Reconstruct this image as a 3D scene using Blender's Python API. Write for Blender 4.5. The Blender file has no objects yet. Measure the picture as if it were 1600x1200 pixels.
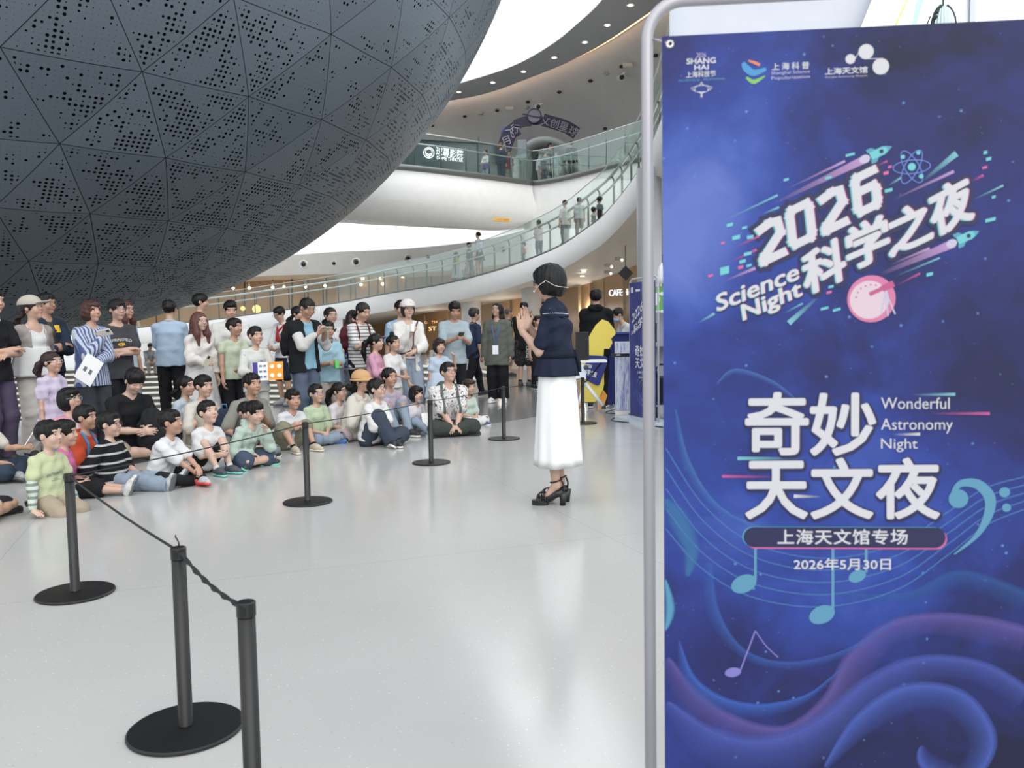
import bpy, math, random
import numpy as np
from mathutils import Vector, Matrix
random.seed(7)
SC = bpy.context.scene
COL = SC.collection
# ---------------------------------------------------------------- camera, sky, sun, exposure
F, CH = 1330.0, 1.29                      # focal length in pixels (1600 wide), eye height
_p, _r = math.atan(92 / F), math.radians(.95)
FW = np.array([0, math.cos(_p), -math.sin(_p)])
_u = np.array([0, math.sin(_p), math.cos(_p)]); _x = np.array([1., 0, 0])
RT = math.cos(_r) * _x - math.sin(_r) * _u
UP = math.cos(_r) * _u + math.sin(_r) * _x
cam = bpy.data.objects.new('camera', bpy.data.cameras.new('camera')); COL.objects.link(cam)
M = Matrix.Identity(4)
for i in range(3):
    M[i][0], M[i][1], M[i][2] = RT[i], UP[i], -FW[i]
M[2][3] = CH
cam.matrix_world = M
cam.data.sensor_width = 36; cam.data.lens = 36 * F / 1600
cam.data.clip_start = .05; cam.data.clip_end = 300
SC.camera = cam
cam.data.dof.use_dof = True; cam.data.dof.focus_distance = 7.4; cam.data.dof.aperture_fstop = 6.3
W = bpy.data.worlds.new('sky'); SC.world = W; W.use_nodes = True
nt = W.node_tree
bg = nt.nodes['Background']
tc = nt.nodes.new('ShaderNodeTexCoord'); sx_ = nt.nodes.new('ShaderNodeSeparateXYZ'); cr = nt.nodes.new('ShaderNodeValToRGB')
nt.links.new(tc.outputs['Generated'], sx_.inputs[0]); nt.links.new(sx_.outputs[2], cr.inputs[0]); nt.links.new(cr.outputs[0], bg.inputs[0])
cr.color_ramp.elements[0].position = .0; cr.color_ramp.elements[0].color = (.60, .64, .67, 1); cr.color_ramp.elements[1].position = .55; cr.color_ramp.elements[1].color = (1.0, 1.03, 1.06, 1)
bg.inputs[1].default_value = 1.22
sun = bpy.data.objects.new('sun', bpy.data.lights.new('sun', 'SUN')); COL.objects.link(sun)
sun.data.energy = 1.5; sun.data.angle = math.radians(70); sun.data.color = (1, .98, .95)
sun.rotation_euler = (math.radians(58), 0, math.radians(18))
for nm, loc, rot, sz, en in (('skylight', (-1, 30, 15.5), (0, 0, 0), 19, 2000), ('cafe_ceiling_light', (-8, 47.2, 3.0), (math.radians(20), 0, 0), 12, 90), ('upper_wall_fill', (-6, 46.0, 4.6), (math.radians(110), 0, 0), 12, 420)):
    a = bpy.data.lights.new(nm, 'AREA'); a.energy = en; a.size = sz; o = bpy.data.objects.new(nm, a); COL.objects.link(o); o.location = loc; o.rotation_euler = rot
    if nm == 'upper_wall_fill': a.shape = 'RECTANGLE'; a.size = 24; a.size_y = .5  # added strip, hidden from view, brightens the far upper wall
    if 'cafe' in nm: a.shape = 'RECTANGLE'; a.size_y = 1.0; a.size = 24; a.color = (1, .84, .62)
SC.view_settings.view_transform = 'Standard'; SC.view_settings.look = 'None'
SC.view_settings.gamma = 1; SC.view_settings.use_curve_mapping = False
SC.view_settings.exposure = 0.33
SC.cycles.max_bounces = 8; SC.cycles.transparent_max_bounces = 24
SC.cycles.use_denoising = True

# ---------------------------------------------------------------- picture <-> place
def ray(x, y):
    d = FW * F + RT * (x - 800) + UP * (600 - y)
    return d / np.linalg.norm(d)
EYE = np.array([0, 0, CH])
def at(x, y, Y):
    d = ray(x, y); return EYE + d * (Y / d[1])
def gr(x, y, Z=0.0):
    d = ray(x, y); return EYE + d * ((Z - CH) / d[2])

# ---------------------------------------------------------------- materials
def lin(c):
    o = []
    for v in c[:3]:
        v = v / 255.
        o.append(v / 12.92 if v <= .04045 else ((v + .055) / 1.055) ** 2.4)
    return tuple(o) + (1.,)
class NT:
    def __init__(s, name):
        s.m = bpy.data.materials.new(name); s.m.use_nodes = True
        s.t = s.m.node_tree; s.b = s.t.nodes['Principled BSDF']; s.out = s.t.nodes['Material Output']
    def n(s, typ, **kw):
        nd = s.t.nodes.new(typ)
        for k, v in kw.items(): setattr(nd, k, v)
        return nd
    def l(s, a, b): s.t.links.new(a, b)
    def set(s, nd, **kw):
        for k, v in kw.items():
            nd.inputs[k.replace('_', ' ')].default_value = v
    def math(s, op, a, b=None, c=None, clamp=False):
        nd = s.n('ShaderNodeMath', operation=op); nd.use_clamp = clamp
        for i, v in enumerate((a, b, c)):
            if v is None: continue
            if isinstance(v, (int, float)): nd.inputs[i].default_value = v
            else: s.l(v, nd.inputs[i])
        return nd.outputs[0]
    def mix(s, f, a, b):
        nd = s.n('ShaderNodeMix', data_type='RGBA')
        for i, v in ((0, f), (6, a), (7, b)):
            if isinstance(v, (int, float)): nd.inputs[i].default_value = v
            elif isinstance(v, tuple): nd.inputs[i].default_value = v
            else: s.l(v, nd.inputs[i])
        return nd.outputs[2]
    def obj(s): return s.n('ShaderNodeTexCoord').outputs['Object']
    def noise(s, vec, scale, detail=3, rough=.5, dist=0):
        nd = s.n('ShaderNodeTexNoise'); s.l(vec, nd.inputs['Vector'])
        s.set(nd, Scale=scale, Detail=detail, Roughness=rough, Distortion=dist); return nd.outputs[0]
    def ramp(s, f, stops):
        nd = s.n('ShaderNodeValToRGB'); s.l(f, nd.inputs[0])
        e = nd.color_ramp.elements
        while len(e) < len(stops): e.new(.5)
        for k, (p, c) in zip(e, stops): k.position = p; k.color = c if len(c) == 4 else tuple(c) + (1,)
        return nd.outputs[0]
    def bump(s, h, strength=.3, dist=.01):
        nd = s.n('ShaderNodeBump'); s.set(nd, Strength=strength, Distance=dist)
        s.l(h, nd.inputs['Height']); s.l(nd.outputs[0], s.b.inputs['Normal'])
_mc = {}
def mat(c, rough=.6, metal=0., emit=0., spec=.5, name=None):
    k = (tuple(c), rough, metal, emit, spec)
    if k in _mc: return _mc[k]
    t = NT(name or 'paint_%d_%d_%d' % tuple(c[:3])); L = lin(c)
    t.set(t.b, Base_Color=L, Roughness=rough, Metallic=metal); t.b.inputs['Specular IOR Level'].default_value = spec
    # faint unevenness so no surface is a perfectly flat colour
    o = t.obj(); f = t.noise(o, 3.1, 4)
    t.l(t.mix(f, tuple(v * .93 for v in L[:3]) + (1,), tuple(min(1, v * 1.05) for v in L[:3]) + (1,)), t.b.inputs['Base Color'])
    if emit:
        t.b.inputs['Emission Color'].default_value = L; t.b.inputs['Emission Strength'].default_value = emit
    _mc[k] = t.m; return t.m
def glass_mat(name, tint, fac=.1, rough=.02):
    t = NT(name); tr = t.n('ShaderNodeBsdfTransparent'); tr.inputs[0].default_value = tint
    gl = t.n('ShaderNodeBsdfGlossy'); gl.inputs['Color'].default_value = (.95, 1, .98, 1); gl.inputs['Roughness'].default_value = rough
    lw = t.n('ShaderNodeLayerWeight'); lw.inputs[0].default_value = .35
    f = t.math('MULTIPLY_ADD', lw.outputs['Fresnel'], .16, fac, True)
    mx = t.n('ShaderNodeMixShader'); t.l(f, mx.inputs[0]); t.l(tr.outputs[0], mx.inputs[1]); t.l(gl.outputs[0], mx.inputs[2])
    t.l(mx.outputs[0], t.out.inputs[0]); return t.m

# ---------------------------------------------------------------- mesh helpers
def mk_mesh(name, v, f, smooth=True, mats=(), mi=None):
    me = bpy.data.meshes.new(name)
    if isinstance(f, np.ndarray):
        n, k = f.shape
        me.vertices.add(len(v)); me.vertices.foreach_set('co', np.asarray(v, np.float32).ravel())
        me.loops.add(n * k); me.loops.foreach_set('vertex_index', f.astype(np.int32).ravel())
        me.polygons.add(n); me.polygons.foreach_set('loop_start', np.arange(0, n * k, k, dtype=np.int32))
        me.update(calc_edges=True)
    else:
        me.from_pydata([tuple(map(float, p)) for p in v], [], [tuple(map(int, q)) for q in f]); me.update()
    if smooth: me.polygons.foreach_set('use_smooth', np.ones(len(me.polygons), bool))
    for m in mats: me.materials.append(m)
    if mi is not None: me.polygons.foreach_set('material_index', np.asarray(mi, np.int32))
    return me
def tag(o, label=None, cat=None, group=None, kind=None):
    if label: o['label'] = label
    if cat: o['category'] = cat
    if group: o['group'] = group
    if kind: o['kind'] = kind
    return o
def link(name, me, parent=None):
    o = bpy.data.objects.new(name, me); COL.objects.link(o)
    if parent: o.parent = parent
    return o
def empty(name, loc=(0, 0, 0), rz=0.0):
    o = bpy.data.objects.new(name, None); COL.objects.link(o)
    o.location = tuple(map(float, loc)); o.rotation_euler = (0, 0, rz); o.empty_display_size = .1; return o
class MB:
    """collects shapes, then links them as ONE mesh object"""
    def __init__(s): s.v, s.f, s.mi, s.sm = [], [], [], []
    def add(s, v, f, mi=0, smooth=False):
        b = len(s.v); s.v += [tuple(map(float, p)) for p in v]
        s.f += [tuple(i + b for i in q) for q in f]; s.mi += [mi] * len(f); s.sm += [smooth] * len(f)
    def box(s, c, d, mi=0, R=None):
        x, y, z = (q / 2 for q in d)
        v = np.array([(i, j, k) for k in (-z, z) for j in (-y, y) for i in (-x, x)], float)
        if R is not None: v = v @ np.asarray(R).T
        s.add(v + np.asarray(c, float), [(0, 2, 3, 1), (4, 5, 7, 6), (0, 1, 5, 4), (2, 6, 7, 3), (0, 4, 6, 2), (1, 3, 7, 5)], mi)
    def tube(s, pts, r, n=10, mi=0, cap=True):
        P = np.asarray(pts, float); m = len(P)
        rr = np.broadcast_to(np.asarray(r, float), (m,))
        T = np.gradient(P, axis=0); T /= np.linalg.norm(T, axis=1)[:, None] + 1e-12
        ref = np.array([0, 0, 1.]) if abs(T[0][2]) < .9 else np.array([1., 0, 0])
        v = []
        for i in range(m):
            a = ref - T[i] * (ref @ T[i]); a /= np.linalg.norm(a) + 1e-12; ref = a; b = np.cross(T[i], a)
            for k in range(n):
                t = 2 * math.pi * k / n; v.append(P[i] + rr[i] * (a * math.cos(t) + b * math.sin(t)))
        f = [(i * n + k, i * n + (k + 1) % n, (i + 1) * n + (k + 1) % n, (i + 1) * n + k) for i in range(m - 1) for k in range(n)]
        if cap: f += [tuple(range(n))[::-1], tuple((m - 1) * n + k for k in range(n))]
        s.add(v, f, mi, True)
    def lathe(s, c, prof, n=48, mi=0):
        v = [(c[0] + r * math.cos(2 * math.pi * k / n), c[1] + r * math.sin(2 * math.pi * k / n), c[2] + z) for r, z in prof for k in range(n)]
        m = len(prof)
        f = [(i * n + k, i * n + (k + 1) % n, (i + 1) * n + (k + 1) % n, (i + 1) * n + k) for i in range(m - 1) for k in range(n)]
        f += [tuple(range(n))[::-1], tuple((m - 1) * n + k for k in range(n))]
        s.add(v, f, mi, False)
    def ball(s, c, r, mi=0, n=12):
        r = np.broadcast_to(np.asarray(r, float), (3,)); v, f = [], []
        for i in range(n // 2 + 1):
            t = math.pi * i / (n // 2)
            for k in range(n):
                p = 2 * math.pi * k / n
                v.append((c[0] + r[0] * math.sin(t) * math.cos(p), c[1] + r[1] * math.sin(t) * math.sin(p), c[2] + r[2] * math.cos(t)))
        for i in range(n // 2):
            for k in range(n): f.append((i * n + k, (i + 1) * n + k, (i + 1) * n + (k + 1) % n, i * n + (k + 1) % n))
        s.add(v, f, mi, True)
    def build(s, name, mats, parent=None):
        if not isinstance(mats, (list, tuple)): mats = [mats]
        me = mk_mesh(name, s.v, s.f, False, mats, s.mi)
        me.polygons.foreach_set('use_smooth', np.array(s.sm, bool))
        return link(name, me, parent)
def catmull(P, n):
    P = np.asarray(P, float); m = len(P)
    t = np.linspace(0, m - 1, n); i = np.minimum(t.astype(int), m - 2); u = (t - i)[:, None]
    g = lambda k: P[np.clip(k, 0, m - 1)]
    a, b, c, d = g(i - 1), g(i), g(i + 1), g(i + 2)
    return .5 * (2 * b + (c - a) * u + (2 * a - 5 * b + 4 * c - d) * u ** 2 + (3 * b - a - 3 * c + d) * u ** 3)
def equal(P, n):
    P = np.asarray(P, float); s = np.r_[0, np.cumsum(np.linalg.norm(np.diff(P, axis=0), axis=1))]
    t = np.linspace(0, s[-1], n); return np.stack([np.interp(t, s, P[:, k]) for k in range(P.shape[1])], 1)
def sweep(name, rows, m, smooth=True, parent=None):
    """surface through several rows of points (all the same length)"""
    rows = np.asarray(rows, float); a, b = rows.shape[:2]
    v = rows.reshape(-1, 3)
    f = [(i * b + k, i * b + k + 1, (i + 1) * b + k + 1, (i + 1) * b + k) for i in range(a - 1) for k in range(b - 1)]
    return link(name, mk_mesh(name, v, f, smooth, [m]), parent)
def curve3(pts, n):                       # (x, y, depth) picture points -> smooth line in the place
    return catmull([at(*p) for p in pts], n)
# ================================================================ THE SETTING
def struct(o, label=None, cat=None): tag(o, label, cat, kind='structure'); return o
WHITE = mat((246, 246, 245), .55, name='white_plaster')
WARMW = mat((235, 228, 216), .6, name='warm_white_soffit')
STEEL = mat((196, 198, 198), .3, .7, name='brushed_steel')
DARKST = mat((92, 98, 98), .4, .5, name='grey_steel_post')
BLACKM = mat((13, 13, 15), .42, name='black_powder_coat')
PITC, PITR = (-10.5, 22.0), 10.0
# floor: one polished terrazzo surface with a round well for the stepped pit
def floor_mat():
    t = NT('terrazzo'); o = t.obj()
    sp = t.n('ShaderNodeSeparateXYZ'); t.l(o, sp.inputs[0])
    vo = t.n('ShaderNodeTexVoronoi'); t.l(o, vo.inputs['Vector']); t.set(vo, Scale=70.)
    wn = t.n('ShaderNodeTexWhiteNoise'); t.l(vo.outputs['Position'], wn.inputs['Vector'])
    spot = t.math('MULTIPLY', t.math('LESS_THAN', vo.outputs['Distance'], .22), t.math('GREATER_THAN', wn.outputs['Value'], .80))
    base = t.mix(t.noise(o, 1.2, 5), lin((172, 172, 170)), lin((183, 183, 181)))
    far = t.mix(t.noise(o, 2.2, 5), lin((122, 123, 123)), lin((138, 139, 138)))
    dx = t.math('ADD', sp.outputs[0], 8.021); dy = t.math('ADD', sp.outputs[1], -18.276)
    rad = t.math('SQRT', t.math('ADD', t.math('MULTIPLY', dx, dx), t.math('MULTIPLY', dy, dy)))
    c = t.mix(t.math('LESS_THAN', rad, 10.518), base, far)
    c = t.mix(spot, c, t.mix(wn.outputs['Color'], lin((140, 132, 122)), lin((216, 216, 214))))
    # joints of the big poured fields
    ca, sa = math.cos(.35), math.sin(.35)
    u = t.math('ADD', t.math('MULTIPLY', sp.outputs[0], ca), t.math('MULTIPLY', sp.outputs[1], sa))
    v = t.math('SUBTRACT', t.math('MULTIPLY', sp.outputs[1], ca), t.math('MULTIPLY', sp.outputs[0], sa))
    def joint(q, step, off):
        w = t.math('ABSOLUTE', t.math('SUBTRACT', t.math('FRACT', t.math('MULTIPLY_ADD', q, 1 / step, off)), .5))
        return t.math('LESS_THAN', w, .0018 / step)
    j = t.math('MAXIMUM', joint(u, 3.4, .83), joint(v, 3.4, .15))
    c = t.mix(t.math('MULTIPLY', j, .5), c, lin((120, 118, 114)))
    t.l(c, t.b.inputs['Base Color'])
    r = t.math('MULTIPLY_ADD', t.noise(o, 3, 4), .08, .13); t.l(r, t.b.inputs['Roughness'])
    t.b.inputs['Specular IOR Level'].default_value = .5
    return t.m
def ring_floor():
    n = 160; v, f = [], []
    rad = [PITR, 10.6, 12, 14, 17, 21, 26, 32, 40, 60]
    for r in rad:
        for k in range(n): a = 2 * math.pi * k / n; v.append((PITC[0] + r * math.cos(a), PITC[1] + r * math.sin(a), 0))
    for i in range(len(rad) - 1):
        for k in range(n): f.append((i * n + k, (i + 1) * n + k, (i + 1) * n + (k + 1) % n, i * n + (k + 1) % n))
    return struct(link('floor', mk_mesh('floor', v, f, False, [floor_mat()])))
ring_floor()
def pit():
    t = NT('pit_step'); o = t.obj(); sp = t.n('ShaderNodeSeparateXYZ'); t.l(o, sp.inputs[0])
    t.l(t.mix(t.noise(o, 4, 4), lin((120, 118, 112)), lin((142, 140, 134))), t.b.inputs['Base Color']); t.b.inputs['Roughness'].default_value = .45
    nose = mat((250, 248, 235), .5, emit=.35, name='lit_step_edge')
    n = 128; prof = []
    for i in range(11): prof += [(PITR - .34 * i, -.17 * i, 0), (PITR - .34 * i, -.17 * i - .07, 1), (PITR - .34 * i, -.17 * (i + 1), 0)]
    v, f, mi = [], [], []
    for r, z, _ in prof:
        for k in range(n): a = 2 * math.pi * k / n; v.append((PITC[0] + r * math.cos(a), PITC[1] + r * math.sin(a), z))
    for i in range(len(prof) - 1):
        for k in range(n):
            f.append((i * n + k, i * n + (k + 1) % n, (i + 1) * n + (k + 1) % n, (i + 1) * n + k)); mi.append(1 if prof[i + 1][2] else 0)
    f.append(tuple((len(prof) - 1) * n + k for k in range(n))); mi.append(0)
    struct(link('floor_pit', mk_mesh('floor_pit', v, f, False, [t.m, nose], mi)))
pit()

# ---------------------------------------------------------------- the great perforated sphere
SPC, SPR = np.array([-11.5896, 18.3117, 13.7545]), 12.665
def sphere():
    t = NT('perforated_grey_metal')
    uv = t.n('ShaderNodeUVMap'); uv.uv_map = 'panel'
    ed = t.n('ShaderNodeAttribute'); ed.attribute_name = 'edge'
    pr = t.n('ShaderNodeAttribute'); pr.attribute_name = 'panel_tone'
    s3 = t.n('ShaderNodeSeparateXYZ'); t.l(ed.outputs['Vector'], s3.inputs[0])
    dmin = t.math('MINIMUM', s3.outputs[0], t.math('MINIMUM', s3.outputs[1], s3.outputs[2]))
    seam = t.math('LESS_THAN', dmin, .0068)
    inside = t.math('GREATER_THAN', dmin, .05)
    sc = t.n('ShaderNodeVectorMath', operation='SCALE'); t.l(uv.outputs[0], sc.inputs[0]); sc.inputs['Scale'].default_value = 1 / .079
    fr = t.n('ShaderNodeVectorMath', operation='FRACTION'); t.l(sc.outputs[0], fr.inputs[0])
    fl = t.n('ShaderNodeVectorMath', operation='FLOOR'); t.l(sc.outputs[0], fl.inputs[0])
    sub = t.n('ShaderNodeVectorMath', operation='SUBTRACT'); t.l(fr.outputs[0], sub.inputs[0]); sub.inputs[1].default_value = (.5, .5, 0)
    ln = t.n('ShaderNodeVectorMath', operation='LENGTH'); t.l(sub.outputs[0], ln.inputs[0])
    wn = t.n('ShaderNodeTexWhiteNoise', noise_dimensions='2D'); t.l(fl.outputs[0], wn.inputs['Vector'])
    cl = t.n('ShaderNodeTexNoise', noise_dimensions='2D'); t.l(fl.outputs[0], cl.inputs['Vector']); t.set(cl, Scale=.16, Detail=2.)
    big = t.n('ShaderNodeTexNoise', noise_dimensions='3D'); t.l(t.obj(), big.inputs['Vector']); t.set(big, Scale=.21, Detail=1.)
    dens = t.math('ADD', t.math('MULTIPLY_ADD', cl.outputs[0], 2.2, -.92), t.math('MULTIPLY_ADD', big.outputs[0], 1.6, -.5))
    rad = t.math('MULTIPLY', t.math('SUBTRACT', dens, t.math('MULTIPLY', wn.outputs['Value'], .75)), .95)
    rad = t.math('MINIMUM', t.math('MAXIMUM', rad, .055), .30)
    hole = t.math('MULTIPLY', t.math('LESS_THAN', ln.outputs['Value'], rad), inside)
    dark = t.math('MAXIMUM', hole, t.math('MULTIPLY', seam, .85))
    base = t.mix(pr.outputs['Fac'], lin((108, 119, 130)), lin((118, 129, 140)))
    t.l(t.mix(dark, base, lin((14, 15, 17))), t.b.inputs['Base Color'])
    t.l(t.math('MULTIPLY_ADD', dark, .45, .42), t.b.inputs['Roughness'])
    t.b.inputs['Metallic'].default_value = .35
    t.l(t.math('MULTIPLY_ADD', dark, -.5, .5), t.b.inputs['Specular IOR Level'])
    NL = 33; dlo = 360 / NL
    lat0, dla = -38.3, 6.2
    def vec(la, lo):
        la, lo = math.radians(la), math.radians(lo)
        return np.array([math.cos(la) * math.cos(lo), math.cos(la) * math.sin(lo), math.sin(la)])
    rows = [(lat0 - dla * i, -38.2 - dlo / 2 * i) for i in range(-9, 8)]
    S = 5; vs, fs, uvs, eds, tones = [], [], [], [], []
    def panel(A, B, Cc, ou):
        A3, B3, C3 = (q * SPR for q in (A, B, Cc))
        e = B3 - A3; L = np.linalg.norm(e); e /= L; w = C3 - A3; h = w - e * (w @ e); H = np.linalg.norm(h); h /= H
        area = L * H; hs = (area / np.linalg.norm(C3 - B3), area / np.linalg.norm(C3 - A3), H)
        tone = random.random(); ids = {}; base = len(vs)
        for i in range(S + 1):
            for j in range(S + 1 - i):
                a, b = i / S, j / S; c = 1 - a - b
                p = A * a + B * b + Cc * c; p /= np.linalg.norm(p); q = A3 * a + B3 * b + C3 * c - A3
                ids[i, j] = len(vs); vs.append(p * SPR)
                uvs.append((q @ e + ou[0], q @ h + ou[1])); eds.append((a * hs[0], b * hs[1], c * hs[2]))
        for i in range(S):
            for j in range(S - i):
                fs.append((ids[i, j], ids[i, j + 1], ids[i + 1, j])); tones.append(tone)
                if i + j < S - 1: fs.append((ids[i + 1, j], ids[i, j + 1], ids[i + 1, j + 1])); tones.append(tone)
    for r in range(len(rows) - 1):
        (la, lo), (lb, lob) = rows[r], rows[r + 1]
        for k in range(NL):
            a, b = vec(la, lo + k * dlo), vec(la, lo + (k + 1) * dlo)
            c, d = vec(lb, lob + (k + 1) * dlo), vec(lb, lob + (k + 2) * dlo)
            panel(b, a, c, (r * 37.17 + k * 5.3, k * 9.71)); panel(c, d, b, (r * 11.9 + k * 7.7, k * 3.3 + 50))
    # caps
    for (la, lo), pole in ((rows[0], 1), (rows[-1], -1)):
        for k in range(NL):
            a, b = vec(la, lo + k * dlo), vec(la, lo + (k + 1) * dlo); P = np.array([0, 0, float(pole)])
            panel(*((a, b, P) if pole > 0 else (b, a, P)), (k, 0))
    F_ = np.array(fs); V_ = np.array(vs)
    nrm = np.cross(V_[F_[:, 1]] - V_[F_[:, 0]], V_[F_[:, 2]] - V_[F_[:, 0]]); bad = (nrm * V_[F_[:, 0]]).sum(1) < 0
    F_[bad] = F_[bad][:, ::-1]
    me = mk_mesh('sphere_shell', V_, F_, True, [t.m])
    ul = me.uv_layers.new(name='panel'); ul.data.foreach_set('uv', np.array(uvs, np.float32)[F_.ravel()].ravel())
    ea = me.attributes.new('edge', 'FLOAT_VECTOR', 'CORNER'); ea.data.foreach_set('vector', np.array(eds, np.float32)[F_.ravel()].ravel())
    pa = me.attributes.new('panel_tone', 'FLOAT', 'FACE'); pa.data.foreach_set('value', np.array(tones, np.float32))
    root = empty('theater_sphere', SPC)
    tag(root, 'huge dark grey perforated metal sphere of triangular panels hanging over the crowd', 'dome')
    o = link('perforated_shell', me, root)
    # true sphere normals so separate panels shade as one surface
    me.normals_split_custom_set_from_vertices([tuple(q / np.linalg.norm(q)) for q in V_])
sphere()

# ---------------------------------------------------------------- spiral ramp
RP = [(150, 519, 39), (220, 512, 40.5), (340, 499, 41), (430, 487, 40.2), (530, 473.5, 38.8), (602, 460, 37), (690, 445, 34.4), (777, 423, 31.2),
      (865, 390, 27.8), (918, 357, 25.2), (952, 329, 23.6), (999, 268, 20), (1033, 195, 16.4), (1056, 120, 14)]
ramp = catmull([at(*p) for p in RP], 240); ramp = equal(ramp, 240)
cen = np.array([-13.5, 23.5, 0])
out = ramp - cen; out[:, 2] = 0; out /= np.linalg.norm(out, axis=1)[:, None]
H = lambda z: np.array([0, 0, z])
FH = .74
fas = [ramp, ramp - H(.02) - out * .05, ramp - H(FH - .06) - out * .02, ramp - H(FH)]
OL = [(150, 575, 42), (340, 545, 43.5), (430, 528, 43), (530, 514, 42.5), (590, 507, 42), (640, 494, 41), (722, 481, 37.5), (751, 477, 36), (822, 464, 33.6), (893, 450, 31), (950, 432, 28), (995, 414, 25.5), (1040, 395, 23), (1110, 352, 19.5)]
outer = equal(catmull([at(*p) for p in OL], 240), 240)
struct(sweep('ramp', fas, WHITE), 'white curved ramp fascia sweeping up under the glass railing')
struct(sweep('ramp_soffit', [ramp - H(FH), ramp - H(FH + .03) + out * .25, outer], WARMW))
struct(sweep('ramp_deck', [ramp - H(.02) + out * 4.2, ramp], mat((200, 196, 188), .5)))
wb = outer.copy(); wb[:, 2] = -.02
def wood_mat():
    t = NT('cafe_wood'); o = t.obj(); f = t.noise(o, .35, 3)
    mp = t.n('ShaderNodeMapping'); t.l(o, mp.inputs[0]); mp.inputs['Scale'].default_value = (1, 1, .08)
    g = t.noise(mp.outputs[0], 14, 5)
    t.l(t.mix(t.math('MULTIPLY_ADD', f, .6, t.math('MULTIPLY', g, .4)), lin((160, 124, 88)), lin((190, 154, 114))), t.b.inputs['Base Color'])
    t.b.inputs['Roughness'].default_value = .35; return t.m
WOOD = wood_mat()
struct(sweep('wall_cafe', [outer, wb], WOOD))
# part of the low ramp that stands on the floor as a solid white wall
lo = ramp[:74] - H(FH); lo2 = lo.copy(); lo2[:, 2] = -.02
struct(sweep('wall_ramp_base', [lo + out[:74] * .02, lo2 + out[:74] * .02], WHITE))
# cafe front posts
mb = MB()
for px, py, d in ((436, 527, 42.7), (480, 521, 42.4), (664, 492, 40), (905, 447, 30.2), (924, 442, 29.4), (700, 485, 38.2), (795, 470, 34.3), (930, 441, 29.3), (975, 424, 26.4), (945, 436, 28.4)):
    p = at(px, py, d); mb.box((p[0], p[1] - .06, p[2] / 2), (.10, .08, max(p[2], .3)))
struct(mb.build('trim_1', mat((150, 128, 96), .4, .3, name='bronze_mullion')))
# added warm point lamps that brighten the cafe wood under the ramp
for lx, ly, lz, sx in ((-3.6, 37.4, 1.1, 2.4), (-.4, 33.4, 1.4, 2.4), (2.6, 29.6, 1.8, 2.4), (4.4, 25.4, 2.0, 2.4), (7, 21, 2.0, 2.4)):
    a = bpy.data.lights.new('cafe_fill', 'POINT'); a.energy = 17; a.shadow_soft_size = .05; a.color = (1, .93, .84)
    o = bpy.data.objects.new('cafe_fill', a); COL.objects.link(o); o.location = (lx, ly, lz)
# columns
for nm, px, d, r, top in (('column', 736.5, 34.5, .40, 3.1), ('column', 831, 31, .36, 3.2), ('column', 1015, 17.5, .25, 4.4)):
    p = at(px, 500, d); mb = MB(); mb.lathe((p[0], p[1], 0), [(r, 0), (r, top)], 40)
    o = mb.build(nm, mat((214, 214, 214), .5) if d > 20 else mat((176, 178, 184), .45)); struct(o)
    for q in o.data.polygons: q.use_smooth = len(q.vertices) == 4
# ramp railing: glass panes, steel posts, two handrails
RG = glass_mat('rail_glass', (.93, .97, .958, 1), .025)
def railing():
    root = empty('ramp_railing', ramp[0]); root.location = (0, 0, 0)
    tag(root, 'long curved glass balustrade with steel handrails along the white ramp', 'railing')
    N = 42; idx = np.linspace(6, 236, N + 1).astype(int)
    for a, b in zip(idx[:-1], idx[1:]):
        A, B = ramp[a:b + 1].copy(), ramp[a:b + 1].copy() + H(1.27)
        A[-1] -= (A[-1] - A[-2]) * .12; B[-1] -= (B[-1] - B[-2]) * .12
        o = out[a:b + 1] * .016
        n = len(A); v = np.r_[A, B, B + o, A + o]
        f = []
        for k in range(4):
            for i in range(n - 1): f.append((k * n + i, k * n + i + 1, ((k + 1) % 4) * n + i + 1, ((k + 1) % 4) * n + i))
        f += [(0, n, 2 * n, 3 * n), (n - 1, 4 * n - 1, 3 * n - 1, 2 * n - 1)]
        link('glass_pane', mk_mesh('glass_pane', v, f, False, [RG]), root)
    for k, i in enumerate(idx):
        p = ramp[i] + out[i] * .22
        m2 = MB(); m2.tube([p - H(.02), p + H(.92), p + H(1.0) - out[i] * .05], [.032, .028, .022], 8); m2.ball(p + H(1.02) - out[i] * .05, .035, n=8)
        m2.build('post', DARKST, root)
    for z, r in ((1.05, .045), (.76, .032)):
        m2 = MB(); m2.tube((ramp + out * .17 + H(z))[4:238:2], r, 8); m2.build('handrail', STEEL, root)
    m2 = MB(); m2.tube((ramp + H(1.275) + out * .008)[6:237:2], .014, 6); m2.build('glass_cap', STEEL, root)
    m2 = MB(); m2.tube((ramp + H(.03) + out * .008)[6:237:2], .035, 6); m2.build('base_channel', mat((120, 122, 120), .4, .4), root)
railing()

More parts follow.
